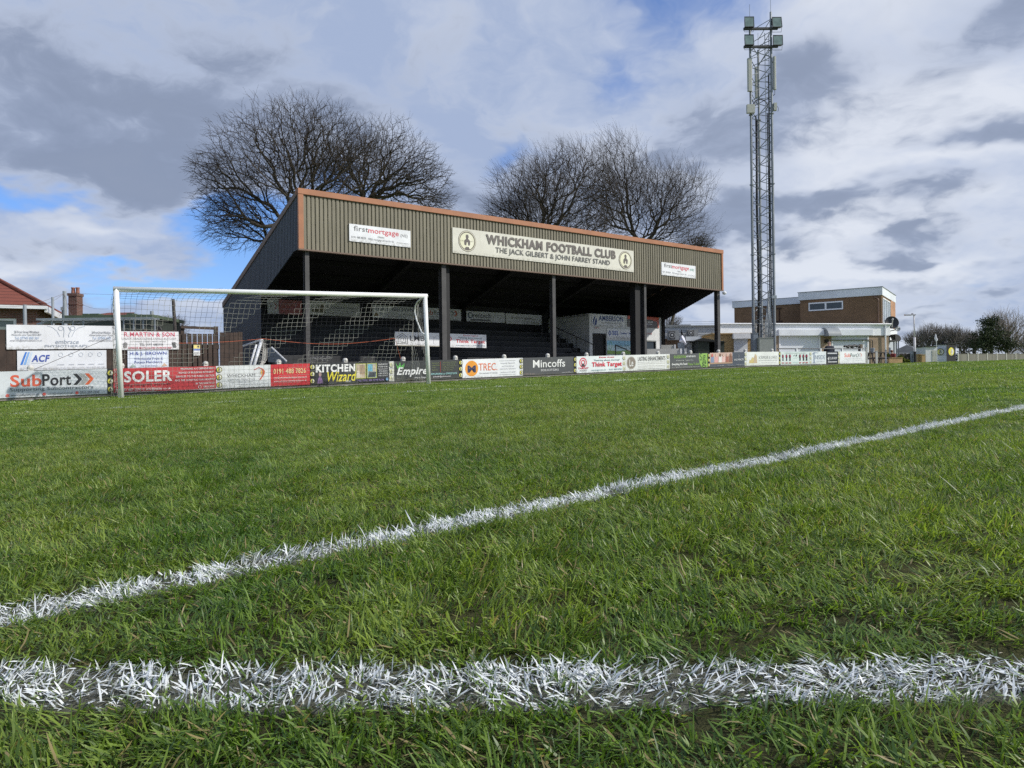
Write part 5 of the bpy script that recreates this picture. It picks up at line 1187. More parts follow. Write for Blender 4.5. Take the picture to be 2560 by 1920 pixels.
# grey clapboard wing left of the mast
D = 51.5
wing = thing('clubhouse_wing', (X(1725, D), D, g(11.9, D)), 'low grey clapboard wing seen between the stand and the mast', 'building')
mb = MB(); x0, x1 = X(1640, D), X(1800, D) ; zt0 = Z(1725, 816, D)
zc = Z(1725, 846, D)
mb.box(x0, x1, D, D + 5, zc, zt0)
for k in range(8): z_ = zc + .12 + k * .14; mb.box(x0, x1, D - .012, D - .0005, z_, z_ + .02, None, 1)
mb.build('clapboard', [principled('grey_clapboard', (.46, .48, .50), .6, var=.1, scale=.6), principled('board_gap', (.28, .30, .32), .8)], wing)
mb = MB(); mb.box(x0, x1, D + .3, D + 5, g(11.9, D) - .3, zc - .001); mb.build('wall', brick('brown_base', (.15, .095, .06), (.20, .13, .085), (.18, .14, .10), 0), wing)
mb = MB(); mb.box(x0, x1 + .1, D - .15, D + 5, zt0 + .001, zt0 + .07); mb.build('roof_edge', principled('grey_capping', (.30, .32, .33), .5), wing)
mb = MB(); mb.box(X(1688, D), X(1733, D), D + .5, D + 3, zt0 + .071, zt0 + .16); mb.build('roof_light', m_black, wing)
for (px0, px1, py0, py1), side in (((1672.5, 1699.5, 826, 850), 'lower left'), ((1719, 1747, 824, 841), 'upper right')):
    Da = D - .5; ac = thing('air_conditioner', (X(px0, Da), Da, Z(px0, py1, Da)), 'boxy grey air conditioning unit, %s of the two on the clapboard wall' % side, 'air conditioner', 'air conditioning units on the clapboard wall')
    mb = MB(); a, b = X(px0, Da), X(px1, Da); zb_, zt_ = Z(px0, py1, Da), Z(px0, py0, Da); mb.box(a, b, Da, Da + .38, zb_, zt_); mb.build('casing', principled('ac_grey', (.26, .27, .27), .5), ac)
    mb = MB(); mb.box(a + .03, a + (b - a) * .62, Da - .02, Da - .002, zb_ + .05, zt_ - .05); cx_ = a + (b - a) * .33; cz_ = (zb_ + zt_) / 2; r_ = min(.2, (zt_ - zb_) * .36)
    mb.build('fan_panel', principled('ac_dark', (.07, .07, .07), .6), ac)
    mb = MB(); mb.lathe((cx_, Da - .03, cz_), [(r_, 0), (r_, .012), (r_ * .85, .012), (r_ * .85, 0)], 20, 0, (0, -1, 0)); mb.lathe((cx_, Da - .03, cz_), [(0, .0), (.07, .0), (.05, .02), (0, .02)], 12, 0, (0, -1, 0)); mb.build('fan_guard', principled('ac_grey2', (.4, .41, .41), .5), ac)
# timber kiosks, small shed
m_pine = principled('fresh_pine', (.46, .31, .135), .7, var=.14, scale=3.)
D = 47.
kio = thing('timber_kiosk', (X(1820, D), D, g(13, D)), 'yellow pine kiosk with a white roller shutter beside the stand column', 'kiosk')
zg = g(13.2, D)
mb = MB(); xa, xm, xb = X(1750, D + 1.5), X(1787, D), X(1882, D); ztp = Z(1800, 836, D)
mb.box(xm, xb, D, D + 2.4, zg - .1, ztp)
for k in range(9): z_ = zg + .2 + k * .15; mb.box(xm, xb, D - .012, D - .0005, z_, z_ + .012)
mb.add([(xa, D + 1.5, zg - .1), (xm - .001, D + .02, zg - .1), (xm - .001, D + .02, ztp), (xa, D + 1.5, Z(1755, 841, D))], [(0, 1, 2, 3)]); mb.build('wall', m_pine, kio)
mb = MB(); mb.box(xm - .1, xb + .1, D - .12, D + 2.5, ztp + .001, ztp + .07)
mb.add([(xa - .05, D + 1.4, Z(1755, 841, D)), (xm - .1, D - .12, ztp + .002), (xm - .1, D - .12, ztp + .10), (xa - .05, D + 1.4, Z(1755, 841, D) + .10)], [(0, 1, 2, 3)]); mb.build('roof', m_pine, kio)
for px in (1787.5, 1820, 1868, 1880):
    mb = MB(); mb.box(X(px, D) , X(px, D) + .05, D - .03, D - .013, zg - .1, ztp - .002); mb.build('corner_batten', m_pine, kio)
mb = MB(); mb.box(X(1835, D), X(1869, D), D - .09, D - .06, zg, Z(1835, 848, D)); s5 = mb.build('roller_shutter', m_shut, kio)
mb = MB(); mb.box(X(1831, D), X(1882, D), D - .34, D - .035, Z(1835, 847.5, D), Z(1835, 834, D)); mb.build('shutter_box', m_fas2, s5)
D = 45.
kio2 = thing('shutter_kiosk', (X(1732, D), D, g(10, D)), 'small kiosk with a closed blue grey roller shutter beside the dark green shed', 'kiosk')
zg = g(10.5, D); mb = MB(); mb.box(X(1712, D), X(1747, D), D, D + 1.8, zg - .1, Z(1730, 853, D)); mb.build('wall', principled('grey_render', (.40, .43, .46), .8), kio2)
mb = MB(); mb.box(X(1719, D), X(1745, D), D - .05, D - .02, zg, Z(1730, 853, D) - .01); s5 = mb.build('roller_shutter', m_shut, kio2)
mb = MB(); mb.box(X(1710, D), X(1752, D), D - .3, D + .3, Z(1730, 852.9, D), Z(1730, 842, D)); mb.build('shutter_box', m_fas, s5)
D = 43.5
shed = thing('garden_shed', (X(1775, D), D, g(11, D)), 'dark green wooden shed with open doorway behind the right column of the stand', 'shed')
zg = g(11.3, D); m_dg = principled('dark_green_timber', (.022, .032, .022), .7, var=.3, scale=3.)
mb = MB(); xs_ = X(1742, D), X(1774, D), X(1794, D), X(1812, D); zt_ = Z(1775, 852, D)
mb.box(xs_[0] + .1, xs_[1], D, D + .06, zg - .1, zt_); mb.box(xs_[2], xs_[3], D, D + .06, zg - .1, zt_); mb.box(xs_[0] + .1, xs_[0] + .16, D + .061, D + 1.6, zg - .1, zt_); mb.box(xs_[3] - .06, xs_[3], D + .061, D + 1.6, zg - .1, zt_); mb.box(xs_[0] + .1, xs_[3], D + 1.601, D + 1.66, zg - .1, zt_)
for k in range(8): z_ = zg + .15 + .13 * k; mb.box(xs_[0] + .1, xs_[1], D - .01, D - .0005, z_, z_ + .015)
mb.build('wall', m_dg, shed)
mb = MB(); zr_ = Z(1760, 845, D)
mb.add([(xs_[0] - .1, D - .15, zt_), (X(1757, D), D - .15, zr_), (xs_[3] + .1, D - .15, zt_ - .1), (xs_[0] - .1, D + 1.8, zt_), (X(1757, D), D + 1.8, zr_), (xs_[3] + .1, D + 1.8, zt_ - .1)], [(0, 1, 4, 3), (1, 2, 5, 4), (0, 2, 1), (3, 4, 5), (0, 3, 5, 2)]); mb.build('roof', principled('black_felt', (.018, .02, .02), .9), shed)
# low white panels between the block and the kiosks
for px0, px1, py0, D, lab in ((1610, 1702, 872.5, 39.0, 'long low white panel screen in front of the dark window'), (1654, 1687, 862.5, 41.0, 'shorter white panel screen standing behind the long one')):
    lp = thing('panel_screen', (X(px0, D), D, g(X(px0, D), D)), lab, 'screen', 'low white panel screens beside the stand')
    a, b = X(px0, D), X(px1, D); zg = g(a, D); mb = MB(); mb.box(a, b, D, D + .06, zg, Z(px0, py0, D)); mb.build('panel', principled('off_white_panel', (.50, .50, .47), .7, var=.15, scale=1.2), lp)
    for q in ([b - .02] + ([b + .22] if px1 > 1700 else [])):
        mb = MB(); mb.box(q, q + .09, D - .04, D + .1, zg, Z(px1, py0 - 1, D)); mb.build('end_post', m_white, lp)
# flags
def flag(px, D, pyt, pyb, pts_, m1, m2, split, label):
    f = thing('flag', (X(px, D), D, Z(px, pyb, D)), label, 'flag')
    mb = MB(); mb.tube([pp(px + 1, pyb, D), pp(px, pyt, D)], .018, 8); mb.build('pole', m_dark_steel if m2 else m_white, f)
    for col_, poly in ((m1, pts_[0]), (m2, pts_[1])):
        if not poly: continue
        mb = MB(); n_ = len(poly); fr = [pp(a, b, D - .02 + .05 * math.sin(i * 1.9)) for i, (a, b) in enumerate(poly)]; bk = [v + Vector((0, .012, 0)) for v in fr]
        c1_ = sum(fr, Vector()) / n_ + Vector((0, -.10, 0)); c2_ = c1_ + Vector((0, .012, 0))
        mb.add(fr + [c1_], [(i, (i + 1) % n_, n_) for i in range(n_)]); mb.add(bk + [c2_], [((i + 1) % n_, i, n_) for i in range(n_)]); mb.build('cloth', col_, f)
m_flag = principled('white_flag', (.72, .72, .80), .8, var=.05)
flag(1715, 37.5, 836, 880, ([(1703, 836), (1708, 838), (1714, 848), (1717.5, 860), (1716, 866), (1711, 857), (1699, 854), (1702, 845)], [(1704.5, 821.5), (1707, 828), (1710, 839), (1703.5, 836.5)]), m_flag, m_black, 0, 'limp black and white flag on a short pole beside the stand')
flag(2342, 58, 836, 899, ([(2340, 834), (2343, 842), (2346, 850), (2342, 855), (2337, 847)], None), m_flag, None, 0, 'thin white touchline flag in front of the dugout')

# ------------------------------------------------------------------ floodlight mast
MX = .12
ML, MR, MK = Vector((13.73 + MX, 44.0)), Vector((14.86 + MX, 43.8)), Vector((14.47 + MX, 44.86))
mz0 = g(14.2, 44); MT = 20.15
mast = thing('floodlight_mast', (14.3, 44.2, mz0), 'tall grey lattice mast carrying four floodlights and phone antennas', 'mast')
m_mast = principled('mast_steel', (.25, .27, .29), .5, metal=.4, var=.2, scale=1.)
legs = [(ML, MT), (MR, 21.0), (MK, 19.3)]
for L_, top in legs:
    mb = MB(); mb.tube([(L_.x, L_.y, mz0 - .1), (L_.x, L_.y, 9), (L_.x, L_.y, top)], [.085, .075, .06], 10)
    for zf in (3.2, 7.2, 11.2, 15.2): mb.lathe((L_.x, L_.y, zf), [(.0, 0), (.12, 0), (.12, .05), (0, .05)], 10)
    mb.build('leg', m_mast, mast, smooth=False)
mb = MB(); step = .97; z_ = mz0 + 1.2; k = 0
while z_ < 19.2:
    for a, b in ((ML, MK), (MK, MR), (MR, ML)):
        if k % 2: a, b = b, a
        mb.tube([(a.x, a.y, z_), (b.x, b.y, z_ + step / 2)], .022, 5); mb.tube([(b.x, b.y, z_ + step / 2), (a.x, a.y, z_ + step)], .022, 5)
    z_ += step
for z_ in (19.1, 19.9, 20.6):
    mb.tube([(ML.x, ML.y, z_ - .6), (MR.x, MR.y, z_)], .02, 5); mb.tube([(MK.x, MK.y, z_ - .7), (MR.x, MR.y, z_)], .02, 5)
mb.build('bracing', m_mast, mast)
lx, ly = 14.75, 43.82
mb = MB()
for dx_ in (-.14, .14): mb.tube([(lx + dx_ * .9, ly + dx_ * .3, mz0 + 1.5), (lx + dx_ * .9, ly + dx_ * .3, 19.8)], .02, 5)
z_ = mz0 + 1.6
while z_ < 19.7: mb.tube([(lx - .126, ly - .04, z_), (lx + .126, ly + .04, z_)], .013, 4); z_ += .3
mb.build('ladder', m_mast, mast)
m_cab = principled('black_cable', (.025, .025, .027), .6, var=.1)
for k, (x_, y_, zt_) in enumerate(((14.18, 44.15, 15.2), (14.22, 44.2, 15.0), (14.14, 44.12, 14.4), (14.84, 43.9, 17.5), (14.88, 43.95, 15.3), (14.81, 43.95, 15.3))):
    mb = MB(); w_ = .05 * math.sin(k); mb.tube([(x_ - .05, y_, mz0 + .9), (x_ + .02 + w_, y_, 5), (x_, y_, 10), (x_ + w_, y_, zt_)], .042 if k < 3 else .03, 6); mb.build('cable', m_cab, mast, smooth=True)
for k in range(6):
    mb = MB(); x_ = 14.42 + k * .065; mb.tube([(x_, 43.75, mz0 + .6), (x_ + .04, 43.77, 3.2), (14.72 + .01 * k, 43.85, 5.2)], .022, 6); mb.build('cable', m_grey_steel, mast, smooth=True)
for zz in (19.97, 18.95):
    mb = MB(); mb.box(X(1869.5, 43.6), X(1955, 43.6), 43.55, 43.67, zz - .06, zz + .06); mb.build('crossarm', m_dark_steel, mast)
m_lens = principled('lamp_glass', (.20, .27, .24), .08, metal=.6, var=.25, scale=3.)
m_lbox = principled('lamp_housing', (.035, .038, .04), .5)
for (px0, px1, py0, py1, sk) in ((1872.5, 1897, 36.5, 67, .05), (1942.5, 1967, 37.5, 67.5, .03), (1872.5, 1896, 81.5, 112, .04), (1943, 1968, 83, 112.5, .07)):
    fl = thing('floodlight', (X((px0 + px1) / 2, 43.6), 43.6, Z(px0, py1 + 8, 43.6)), 'square floodlight on the %s %s of the mast head' % ('upper' if py0 < 60 else 'lower', 'left' if px0 < 1900 else 'right'), 'floodlight', 'floodlights on the mast') if False else None
    Dl = 43.45; a, b = X(px0, Dl), X(px1, Dl); zb_, zt_ = Z(px0, py1, Dl), Z(px0, py0, Dl)
    top = Vector((sk, .22, 0)); mb = MB()
    fr = [Vector((a, Dl, zb_)), Vector((b, Dl, zb_)), Vector((b, Dl, zt_)) + top, Vector((a, Dl, zt_)) + top]; bk = [v + Vector((0, .16, -.04)) for v in fr]
    ctr = sum(bk, Vector()) / 4; bk = [ctr + (v - ctr) * .75 + Vector((0, .1, 0)) for v in bk]
    mb.add(fr + bk, [(0, 4, 5, 1), (1, 5, 6, 2), (2, 6, 7, 3), (3, 7, 4, 0), (4, 7, 6, 5)])
    cf = sum(fr, Vector()) / 4; inn = [cf + (v - cf) * .88 for v in fr]
    mb.add(fr + inn, [(0, 1, 5, 4), (1, 2, 6, 5), (2, 3, 7, 6), (3, 0, 4, 7)]); lamp = mb.build('floodlight', m_lbox, mast)
    mb = MB(); g3 = [v + Vector((0, .012, 0)) for v in inn]; mb.add(g3, [(0, 1, 2, 3)]); mb.build('lens', m_lens, lamp)
    mb = MB(); mb.tube([fr[0] + Vector((.02, .1, .05)), (a + .02, 43.6, zb_ - .22), (b - .02, 43.6, zb_ - .22), fr[1] + Vector((-.02, .1, .05))], .014, 5); mb.build('lamp_bracket', m_dark_steel, lamp)
for (L_, za, zb2) in ((ML, MT, 21.55), (MR, 21.0, 21.85), (MK, 19.3, 20.3)):
    mb = MB(); mb.tube([(L_.x, L_.y, za), (L_.x, L_.y, zb2)], .012, 5); mb.build('lightning_rod', m_mast, mast)
m_ant = principled('antenna_shell', (.46, .46, .41), .5, var=.06)
for px0, px1, py0, py1, Dl in ((1878.5, 1889.5, 145.5, 228, 43.8), (1943, 1949.5, 141, 223.5, 43.7), (1897, 1905.5, 167, 244, 45.1)):
    a, b = X(px0, Dl), X(px1, Dl); zb_, zt_ = Z(px0, py1, Dl), Z(px0, py0, Dl); mb = MB()
    pr = [(a, Dl), (a + .04, Dl - .05), (b - .04, Dl - .05), (b, Dl), (b, Dl + .11), (a, Dl + .11)]; n_ = len(pr)
    mb.add([(x_, y_, zb_) for x_, y_ in pr] + [(x_, y_, zt_) for x_, y_ in pr], [tuple(range(n_))[::-1], tuple(range(n_, 2 * n_))] + [(i, (i + 1) % n_, (i + 1) % n_ + n_, i + n_) for i in range(n_)]); an = mb.build('panel_antenna', m_ant, mast)
    mb = MB(); mb.box((a + b) / 2 - .03, (a + b) / 2 + .03, Dl + .111, Dl + .3, zt_ - .25, zt_ - .19); mb.box((a + b) / 2 - .03, (a + b) / 2 + .03, Dl + .111, Dl + .3, zb_ + .15, zb_ + .21)
    mb.tube([((a + b) / 2, Dl + .03, zb_), ((a + b) / 2 + .02, Dl + .1, zb_ - .25), (14.2, 44.2, zb_ - .7)], .02, 5); mb.build('antenna_bracket', m_dark_steel, an)
for px0, px1, py0, py1, Dl in ((1875, 1894.5, 262, 283, 43.8), (1942, 1949.5, 258, 276.5, 43.8)):
    mb = MB(); mb.box(X(px0, Dl), X(px1, Dl), Dl - .1, Dl + .1, Z(px0, py1, Dl), Z(px0, py0, Dl)); mb.build('radio_unit', m_ant, mast)
for cx_, cy_, r1 in ((14.45, 44.2, .42), (15.15, 43.9, .25)):
    mb = MB(); mb.tube([(cx_ + r1 * math.cos(th), cy_, 15.8 - (.3 if r1 < .3 else 0) + r1 * .9 * math.sin(th)) for th in np.linspace(-.6, math.pi + .5, 14)], .028 if r1 > .3 else .012, 6); mb.build('cable', m_cab, mast, smooth=True)
mb = MB(); mb.box(X(1931, 43.5), X(1943, 43.5), 43.4, 43.55, Z(1935, 746, 43.5), Z(1935, 739, 43.5)); mb.box(X(1928, 43.5), X(1931, 43.5), 43.5, 43.6, Z(1935, 744, 43.5), Z(1935, 742, 43.5)); mb.build('small_floodlight', m_grey_steel, mast)
def cabinet(px0, px1, py0, D, m, label, dep=.6):
    zg = g(X(px0, D), D); a, b = X(px0, D), X(px1, D); zt_ = Z(px0, py0, D)
    cb = thing('equipment_cabinet', (a, D, zg), label, 'cabinet'); mb = MB(); mb.box(a, b, D, D + dep, zg - .1, zt_); mb.box(a - .02, b + .02, D - .03, D + dep + .03, zt_ + .001, zt_ + .035); mb.build('body', m, cb)
    mb = MB(); mb.box(a + .04, b - .04, D - .018, D - .001, zg + .12, zt_ - .05); dr = mb.build('door', m, cb)
    mb = MB(); mb.box(a + .07, a + .10, D - .04, D - .019, zg + .7, zg + .82); mb.build('handle', m_black, dr)
cabinet(1898, 1935, 846, 42.3, principled('sage_cabinet', (.29, .31, .27), .5, var=.08), 'square sage grey cabinet at the foot of the mast')
cabinet(1883, 1896.5, 834, 42.6, principled('blue_grey_cabinet', (.20, .23, .26), .5, var=.08), 'narrow taller blue grey cabinet left of the sage cabinet', .35)
mb = MB(); D = 45.4; mb.box(X(1889, D), X(1919, D), D, D + .5, g(14.5, D) - .1, Z(1900, 802, D)); mb.box(X(1887.5, D), X(1920.5, D), D - .05, D + .55, Z(1900, 802, D) + .001, Z(1900, 800, D))
for px in (1899, 1908): mb.box(X(px, D), X(px + 3, D), D - .03, D - .001, g(14.5, D), Z(1900, 812, D))
tag(mb.build('mast_plinth', m_concrete, loc=(X(1889, D), D, g(14.5, D))), 'pale concrete panel wall standing behind the mast legs', 'wall')

# ------------------------------------------------------------------ people, table, planters
def figure(name, label, base, joints, edges, cloth, skin_m, cloth_parts, group=None):
    """one continuous body skinned over a posed skeleton; clothing and hair are its children"""
    root = thing(name, base, label, 'person', group)
    def skinned(nm, js, es, m, rt, sub=2):
        me = bpy.data.meshes.new(nm); me.from_pydata([Vector(joints[j][:3]) for j in js], [], [(js.index(a), js.index(b)) for a, b in es]); ob = bpy.data.objects.new(nm, me); COL.objects.link(ob); ob.parent = root
        sk = ob.modifiers.new('skin', 'SKIN'); ob.modifiers.new('sub', 'SUBSURF').levels = sub; ob.modifiers[-1].render_levels = sub
        if not me.skin_vertices: me.attributes
        lay = me.skin_vertices[0] if len(me.skin_vertices) else None
        for i, j in enumerate(js):
            r_ = joints[j][3] * rt
            sv = me.skin_vertices[0].data[i]; sv.radius = (r_, r_ * joints[j][4] if len(joints[j]) > 4 else r_); sv.use_root = (i == 0)
        me.materials.append(m); sk.use_smooth_shade = True
        return ob
    skinned('body', list(joints), edges, skin_m, 1.0)
    for nm, js, es, m, rt in cloth_parts: skinned(nm, js, es, m, rt)
    return root
m_skin = principled('skin', (.50, .30, .22), .5, var=.06)
def seated(base, face, arms_fwd=True, h=1.0):
    """joints of a seated adult; face = unit 2D direction the person looks"""
    f = Vector((*face, 0)).normalized(); r_ = Vector((f.y, -f.x, 0)); up = Vector((0, 0, 1))
    def P(fw, ri, z): v = (f * fw + r_ * ri + up * z) * h; return (v.x, v.y, v.z)
    J = {'pelvis': (*P(0, 0, .50), .155, .8), 'waist': (*P(.02, 0, .68), .135, .8), 'chest': (*P(.05, 0, .90), .165, .7), 'neckbase': (*P(.05, 0, 1.06), .085), 'neck': (*P(.07, 0, 1.13), .055), 'head': (*P(.09, 0, 1.23), .088, 1.1), 'crown': (*P(.09, 0, 1.31), .075, 1.15)}
    for s_, n_ in ((1, 'r'), (-1, 'l')):
        J['sh' + n_] = (*P(.04, .19 * s_, 1.00), .065); J['el' + n_] = (*P(.10, .27 * s_, .74), .045); J['wr' + n_] = (*P(.34, .16 * s_, .74), .030); J['ha' + n_] = (*P(.42, .14 * s_, .75), .034, .5); J['fi' + n_] = (*P(.49, .12 * s_, .74), .020, .6)
        J['hi' + n_] = (*P(.06, .10 * s_, .48), .09); J['kn' + n_] = (*P(.46, .13 * s_, .50), .062); J['an' + n_] = (*P(.44, .13 * s_, .10), .042); J['to' + n_] = (*P(.58, .14 * s_, .04), .035)
    E = [('pelvis', 'waist'), ('waist', 'chest'), ('chest', 'neckbase'), ('neckbase', 'neck'), ('neck', 'head'), ('head', 'crown')]
    for n_ in 'rl': E += [('chest', 'sh' + n_), ('sh' + n_, 'el' + n_), ('el' + n_, 'wr' + n_), ('wr' + n_, 'ha' + n_), ('ha' + n_, 'fi' + n_), ('pelvis', 'hi' + n_), ('hi' + n_, 'kn' + n_), ('kn' + n_, 'an' + n_), ('an' + n_, 'to' + n_)]
    jk = ['pelvis', 'waist', 'chest', 'neckbase', 'shr', 'elr', 'wrr', 'shl', 'ell', 'wrl']; je = [('pelvis', 'waist'), ('waist', 'chest'), ('chest', 'neckbase'), ('chest', 'shr'), ('shr', 'elr'), ('elr', 'wrr'), ('chest', 'shl'), ('shl', 'ell'), ('ell', 'wrl')]
    tr_ = ['pelvis', 'hir', 'knr', 'anr', 'hil', 'knl', 'anl']; te = [('pelvis', 'hir'), ('hir', 'knr'), ('knr', 'anr'), ('pelvis', 'hil'), ('hil', 'knl'), ('knl', 'anl')]
    return J, E, jk, je, tr_, te
Dp = 41.3; bx_ = X(2076, Dp); bz = Z(2076, 849, Dp) - 1.40
J, E, jk, je, tj, te = seated(None, (-.1, 1))
figure('person', 'person in a navy coat sitting with back to the pitch behind the barrier', (bx_, Dp, bz), J, E, None, m_skin,
       [('coat', jk, je, principled('navy_coat', (.012, .015, .030), .8), 1.22), ('trousers', tj, te, principled('dark_trousers', (.02, .02, .025), .8), 1.2), ('hair', ['head', 'crown'], [('head', 'crown')], principled('grey_hair', (.10, .085, .075), .8), 1.06)])
Dp = 52.; bx_ = X(2233, Dp); bz = Z(2233, 873, Dp) - 1.36
J, E, jk, je, tj, te = seated(None, (-.9, -.3))
figure('person', 'person in a dark red top and white trousers sitting near the porch', (bx_, Dp, bz), J, E, None, m_skin,
       [('jumper', jk, je, principled('maroon_knit', (.20, .025, .025), .8), 1.18), ('trousers', tj, te, principled('white_trousers', (.62, .64, .70), .8), 1.35), ('hair', ['neck', 'head', 'crown'], [('neck', 'head'), ('head', 'crown')], principled('auburn_hair', (.16, .05, .03), .7), 1.12)])
m_oldwood = principled('grey_wood', (.10, .085, .075), .85, var=.3, scale=4.)
def bench(cx_, cy_, w, label, name='picnic_table', top=.75):
    zg = g(cx_, cy_); tb = thing(name, (cx_, cy_, zg), label, 'table')
    mb = MB()
    for k in range(5): mb.box(cx_ - w / 2, cx_ + w / 2, cy_ - .36 + k * .145, cy_ - .36 + k * .145 + .13, zg + top - .04, zg + top)
    mb.build('table_top', m_oldwood, tb)
    for sy in (-.72, .55):
        mb = MB(); mb.box(cx_ - w / 2, cx_ + w / 2, cy_ + sy, cy_ + sy + .2, zg + .41, zg + .45); mb.build('seat', m_oldwood, tb)
    for sx in (-w * .34, w * .34):
        mb = MB(); x_ = cx_ + sx
        mb.tube([(x_, cy_ - .62, zg), (x_, cy_ - .18, zg + top - .05)], .045, 4); mb.tube([(x_, cy_ + .62, zg), (x_, cy_ + .18, zg + top - .05)], .045, 4); mb.box(x_ - .03, x_ + .03, cy_ - .72, cy_ + .72, zg + .34, zg + .405); mb.build('leg_frame', m_oldwood, tb)
bench(X(2192, 46), 46., 1.1, 'weathered picnic table between the two white posts right of the last board')
bench(X(2076, 42.2), 42.1, 1.7, 'dark picnic table hidden behind the black gate panel under the navy coat', top=.70)
mb = MB(); D = 45.9; x_ = X(2182, D); zg = g(x_, D) + .75; mb.lathe((x_, D, zg), [(0, 0), (.10, 0), (.13, .22), (.14, .22), (.14, .26), (.10, .27), (.0, .27)], 14); tag(mb.build('plant_pot', principled('grey_pot', (.28, .31, .33), .7), loc=(x_, D, zg)), 'round grey pot standing on the picnic table', 'pot')
for px, D, h_, lab in ((2167.5, 40.3, 43, 'white post just right of the last board'), (2193, 41.5, 34, 'slim white post in front of the picnic table'), (2216, 42.5, 36, 'thin grey post by the green bush, before the porch')):
    x_ = X(px, D); zg = g(x_, D); mb = MB(); w = .05 if px < 2200 else .03; mb.box(x_ - w, x_ + w, D, D + .08, zg - .1, zg + h_ / FPX * D); mb.box(x_ - w - .01, x_ + w + .01, D - .01, D + .09, zg + h_ / FPX * D + .001, zg + h_ / FPX * D + .03)
    tag(mb.build('square_post', m_post if px < 2200 else m_gp, loc=(x_, D, zg)), lab, 'post')
# brown post and dark roll resting on the barrier rail
mb = MB(); s_ = bar_s(2163); z_ = gb(s_); mb.box(s_ - .12, s_ + .10, .16, .30, z_ - .1, z_ + 1.08, BARP); tag(mb.build('timber_post', principled('brown_post', (.11, .085, .06), .8), loc=BARP(s_, .2, z_)), 'stout brown timber post at the right end of the barrier', 'post')
s0_, s1_b = bar_s(2118), bar_s(2156); mb = MB(); z_ = gb(s0_) + .96; n_ = 12
mb.tube([BARP(s0_ + (s1_b - s0_) * k / n_, .14, z_ + .03 * math.sin(k * 1.7) + .005 * k) for k in range(n_ + 1)], [.05 + .03 * math.sin(math.pi * k / n_) for k in range(n_ + 1)], 8)
tag(mb.build('rolled_cover', principled('black_sheet', (.015, .015, .016), .6), loc=BARP(s0_, .14, z_)), 'rolled black sheet lying along the rail above the last board', 'cover')
def leafball(name, label, cx_, cy_, zb_, rx, rz, n, size, c1_, c2_, seed, cat='bush', shape='cone', group=None, parent=None, base=None):
    r_ = np.random.default_rng(seed); th = r_.uniform(0, 2 * np.pi, n); u_ = r_.random(n); rad = np.sqrt(r_.uniform(.35, 1, n))
    w = (1 - u_) ** .6 if shape == 'cone' else np.sin(np.pi * np.clip(u_ * .92 + .08, 0, 1)) ** .55
    w = w * (1 + .16 * np.sin(3 * th + 9 * u_)); c_ = np.stack([cx_ + rx * rad * w * np.cos(th), cy_ + rx * rad * w * np.sin(th), zb_ + u_ * rz], 1)
    a = r_.normal(0, 1, (n, 3)); a /= np.linalg.norm(a, axis=1)[:, None]; b = np.cross(a, r_.normal(0, 1, (n, 3))); b /= np.linalg.norm(b, axis=1)[:, None]
    s_ = size * r_.uniform(.6, 1.4, (n, 1)); V = np.stack([c_ - a * s_, c_ + b * s_ * .6, c_ + a * s_, c_ - b * s_ * .6], 1)
    loc = Vector(parent.location) if parent else Vector((cx_, cy_, zb_)); V = V - np.array(loc)
    key = (name, tuple(c1_)); m = MATS.get(key)
    if m is None:
        m = bpy.data.materials.new('foliage'); m.use_nodes = True; t = NT(m.node_tree); p = t.node('ShaderNodeBsdfPrincipled'); o = t.node('ShaderNodeOutputMaterial'); t.l.new(p.outputs[0], o.inputs[0])
        rr_ = t.node('ShaderNodeAttribute', attribute_name='rnd').outputs['Fac']; t.put(p.inputs['Base Color'], t.mix(rr_, c1_, c2_)); p.inputs['Roughness'].default_value = .7; p.inputs['Specular IOR Level'].default_value = .2; MATS[key] = m
    o = fastmesh('foliage' if parent else name, V.reshape(-1, 3), np.arange(n * 4).reshape(-1, 4), m, attrs={'rnd': np.repeat(r_.random(n), 4)}, parent=parent)
    if not parent: o.location = loc; tag(o, label, cat, group)
    return o
for px, D, w, pyt, lab in ((2221, 50, 12, 884, 'golden green cone bush left of the person in dark red'), (2252, 51.5, 14, 889, 'golden green rounded bush right of the person in dark red'), (2269, 54, 10, 899, 'small green bush beside the dark fence')):
    x_ = X(px, D); zg = g(x_, D); pl_ = thing('bush', (x_, D, zg), lab, 'bush')
    leafball('f', None, x_, D, zg + .15, w / FPX * D / 2 * 1.25, Z(px, pyt, D) - zg - .15, 1500, .05, (.07, .10, .012), (.20, .22, .03), int(px), shape='cone' if px < 2240 else 'dome', parent=pl_)
    mb = MB(); mb.tube([(x_, D, zg - .1), (x_, D, zg + .5)], .04, 6); mb.build('stem', m_oldwood, pl_)
def planter(px0, px1, D, h_, lab):
    a, b = X(px0, D), X(px1, D); zg = g(a, D); mb = MB()
    mb.hexa([(a, D, zg - .1), (b, D, zg - .1), (b, D + .5, zg - .1), (a, D + .5, zg - .1), (a, D, zg + h_), (b, D, zg + h_ - .04), (b, D + .5, zg + h_ - .04), (a, D + .5, zg + h_)])
    mb.box(a - .02, b + .02, D - .03, D + .53, zg + h_ + .001, zg + h_ + .03)
    tag(mb.build('wooden_planter', m_pine, loc=(a, D, zg)), lab, 'planter')
planter(2224, 2257, 47., .42, 'long pale wooden planter below the person in dark red')
planter(2296, 2305, 66., .85, 'narrow pale timber box facing left, beside the lamp post')
planter(2305.5, 2314.5, 65.6, .80, 'pale timber box with dark slot touching the grey container')

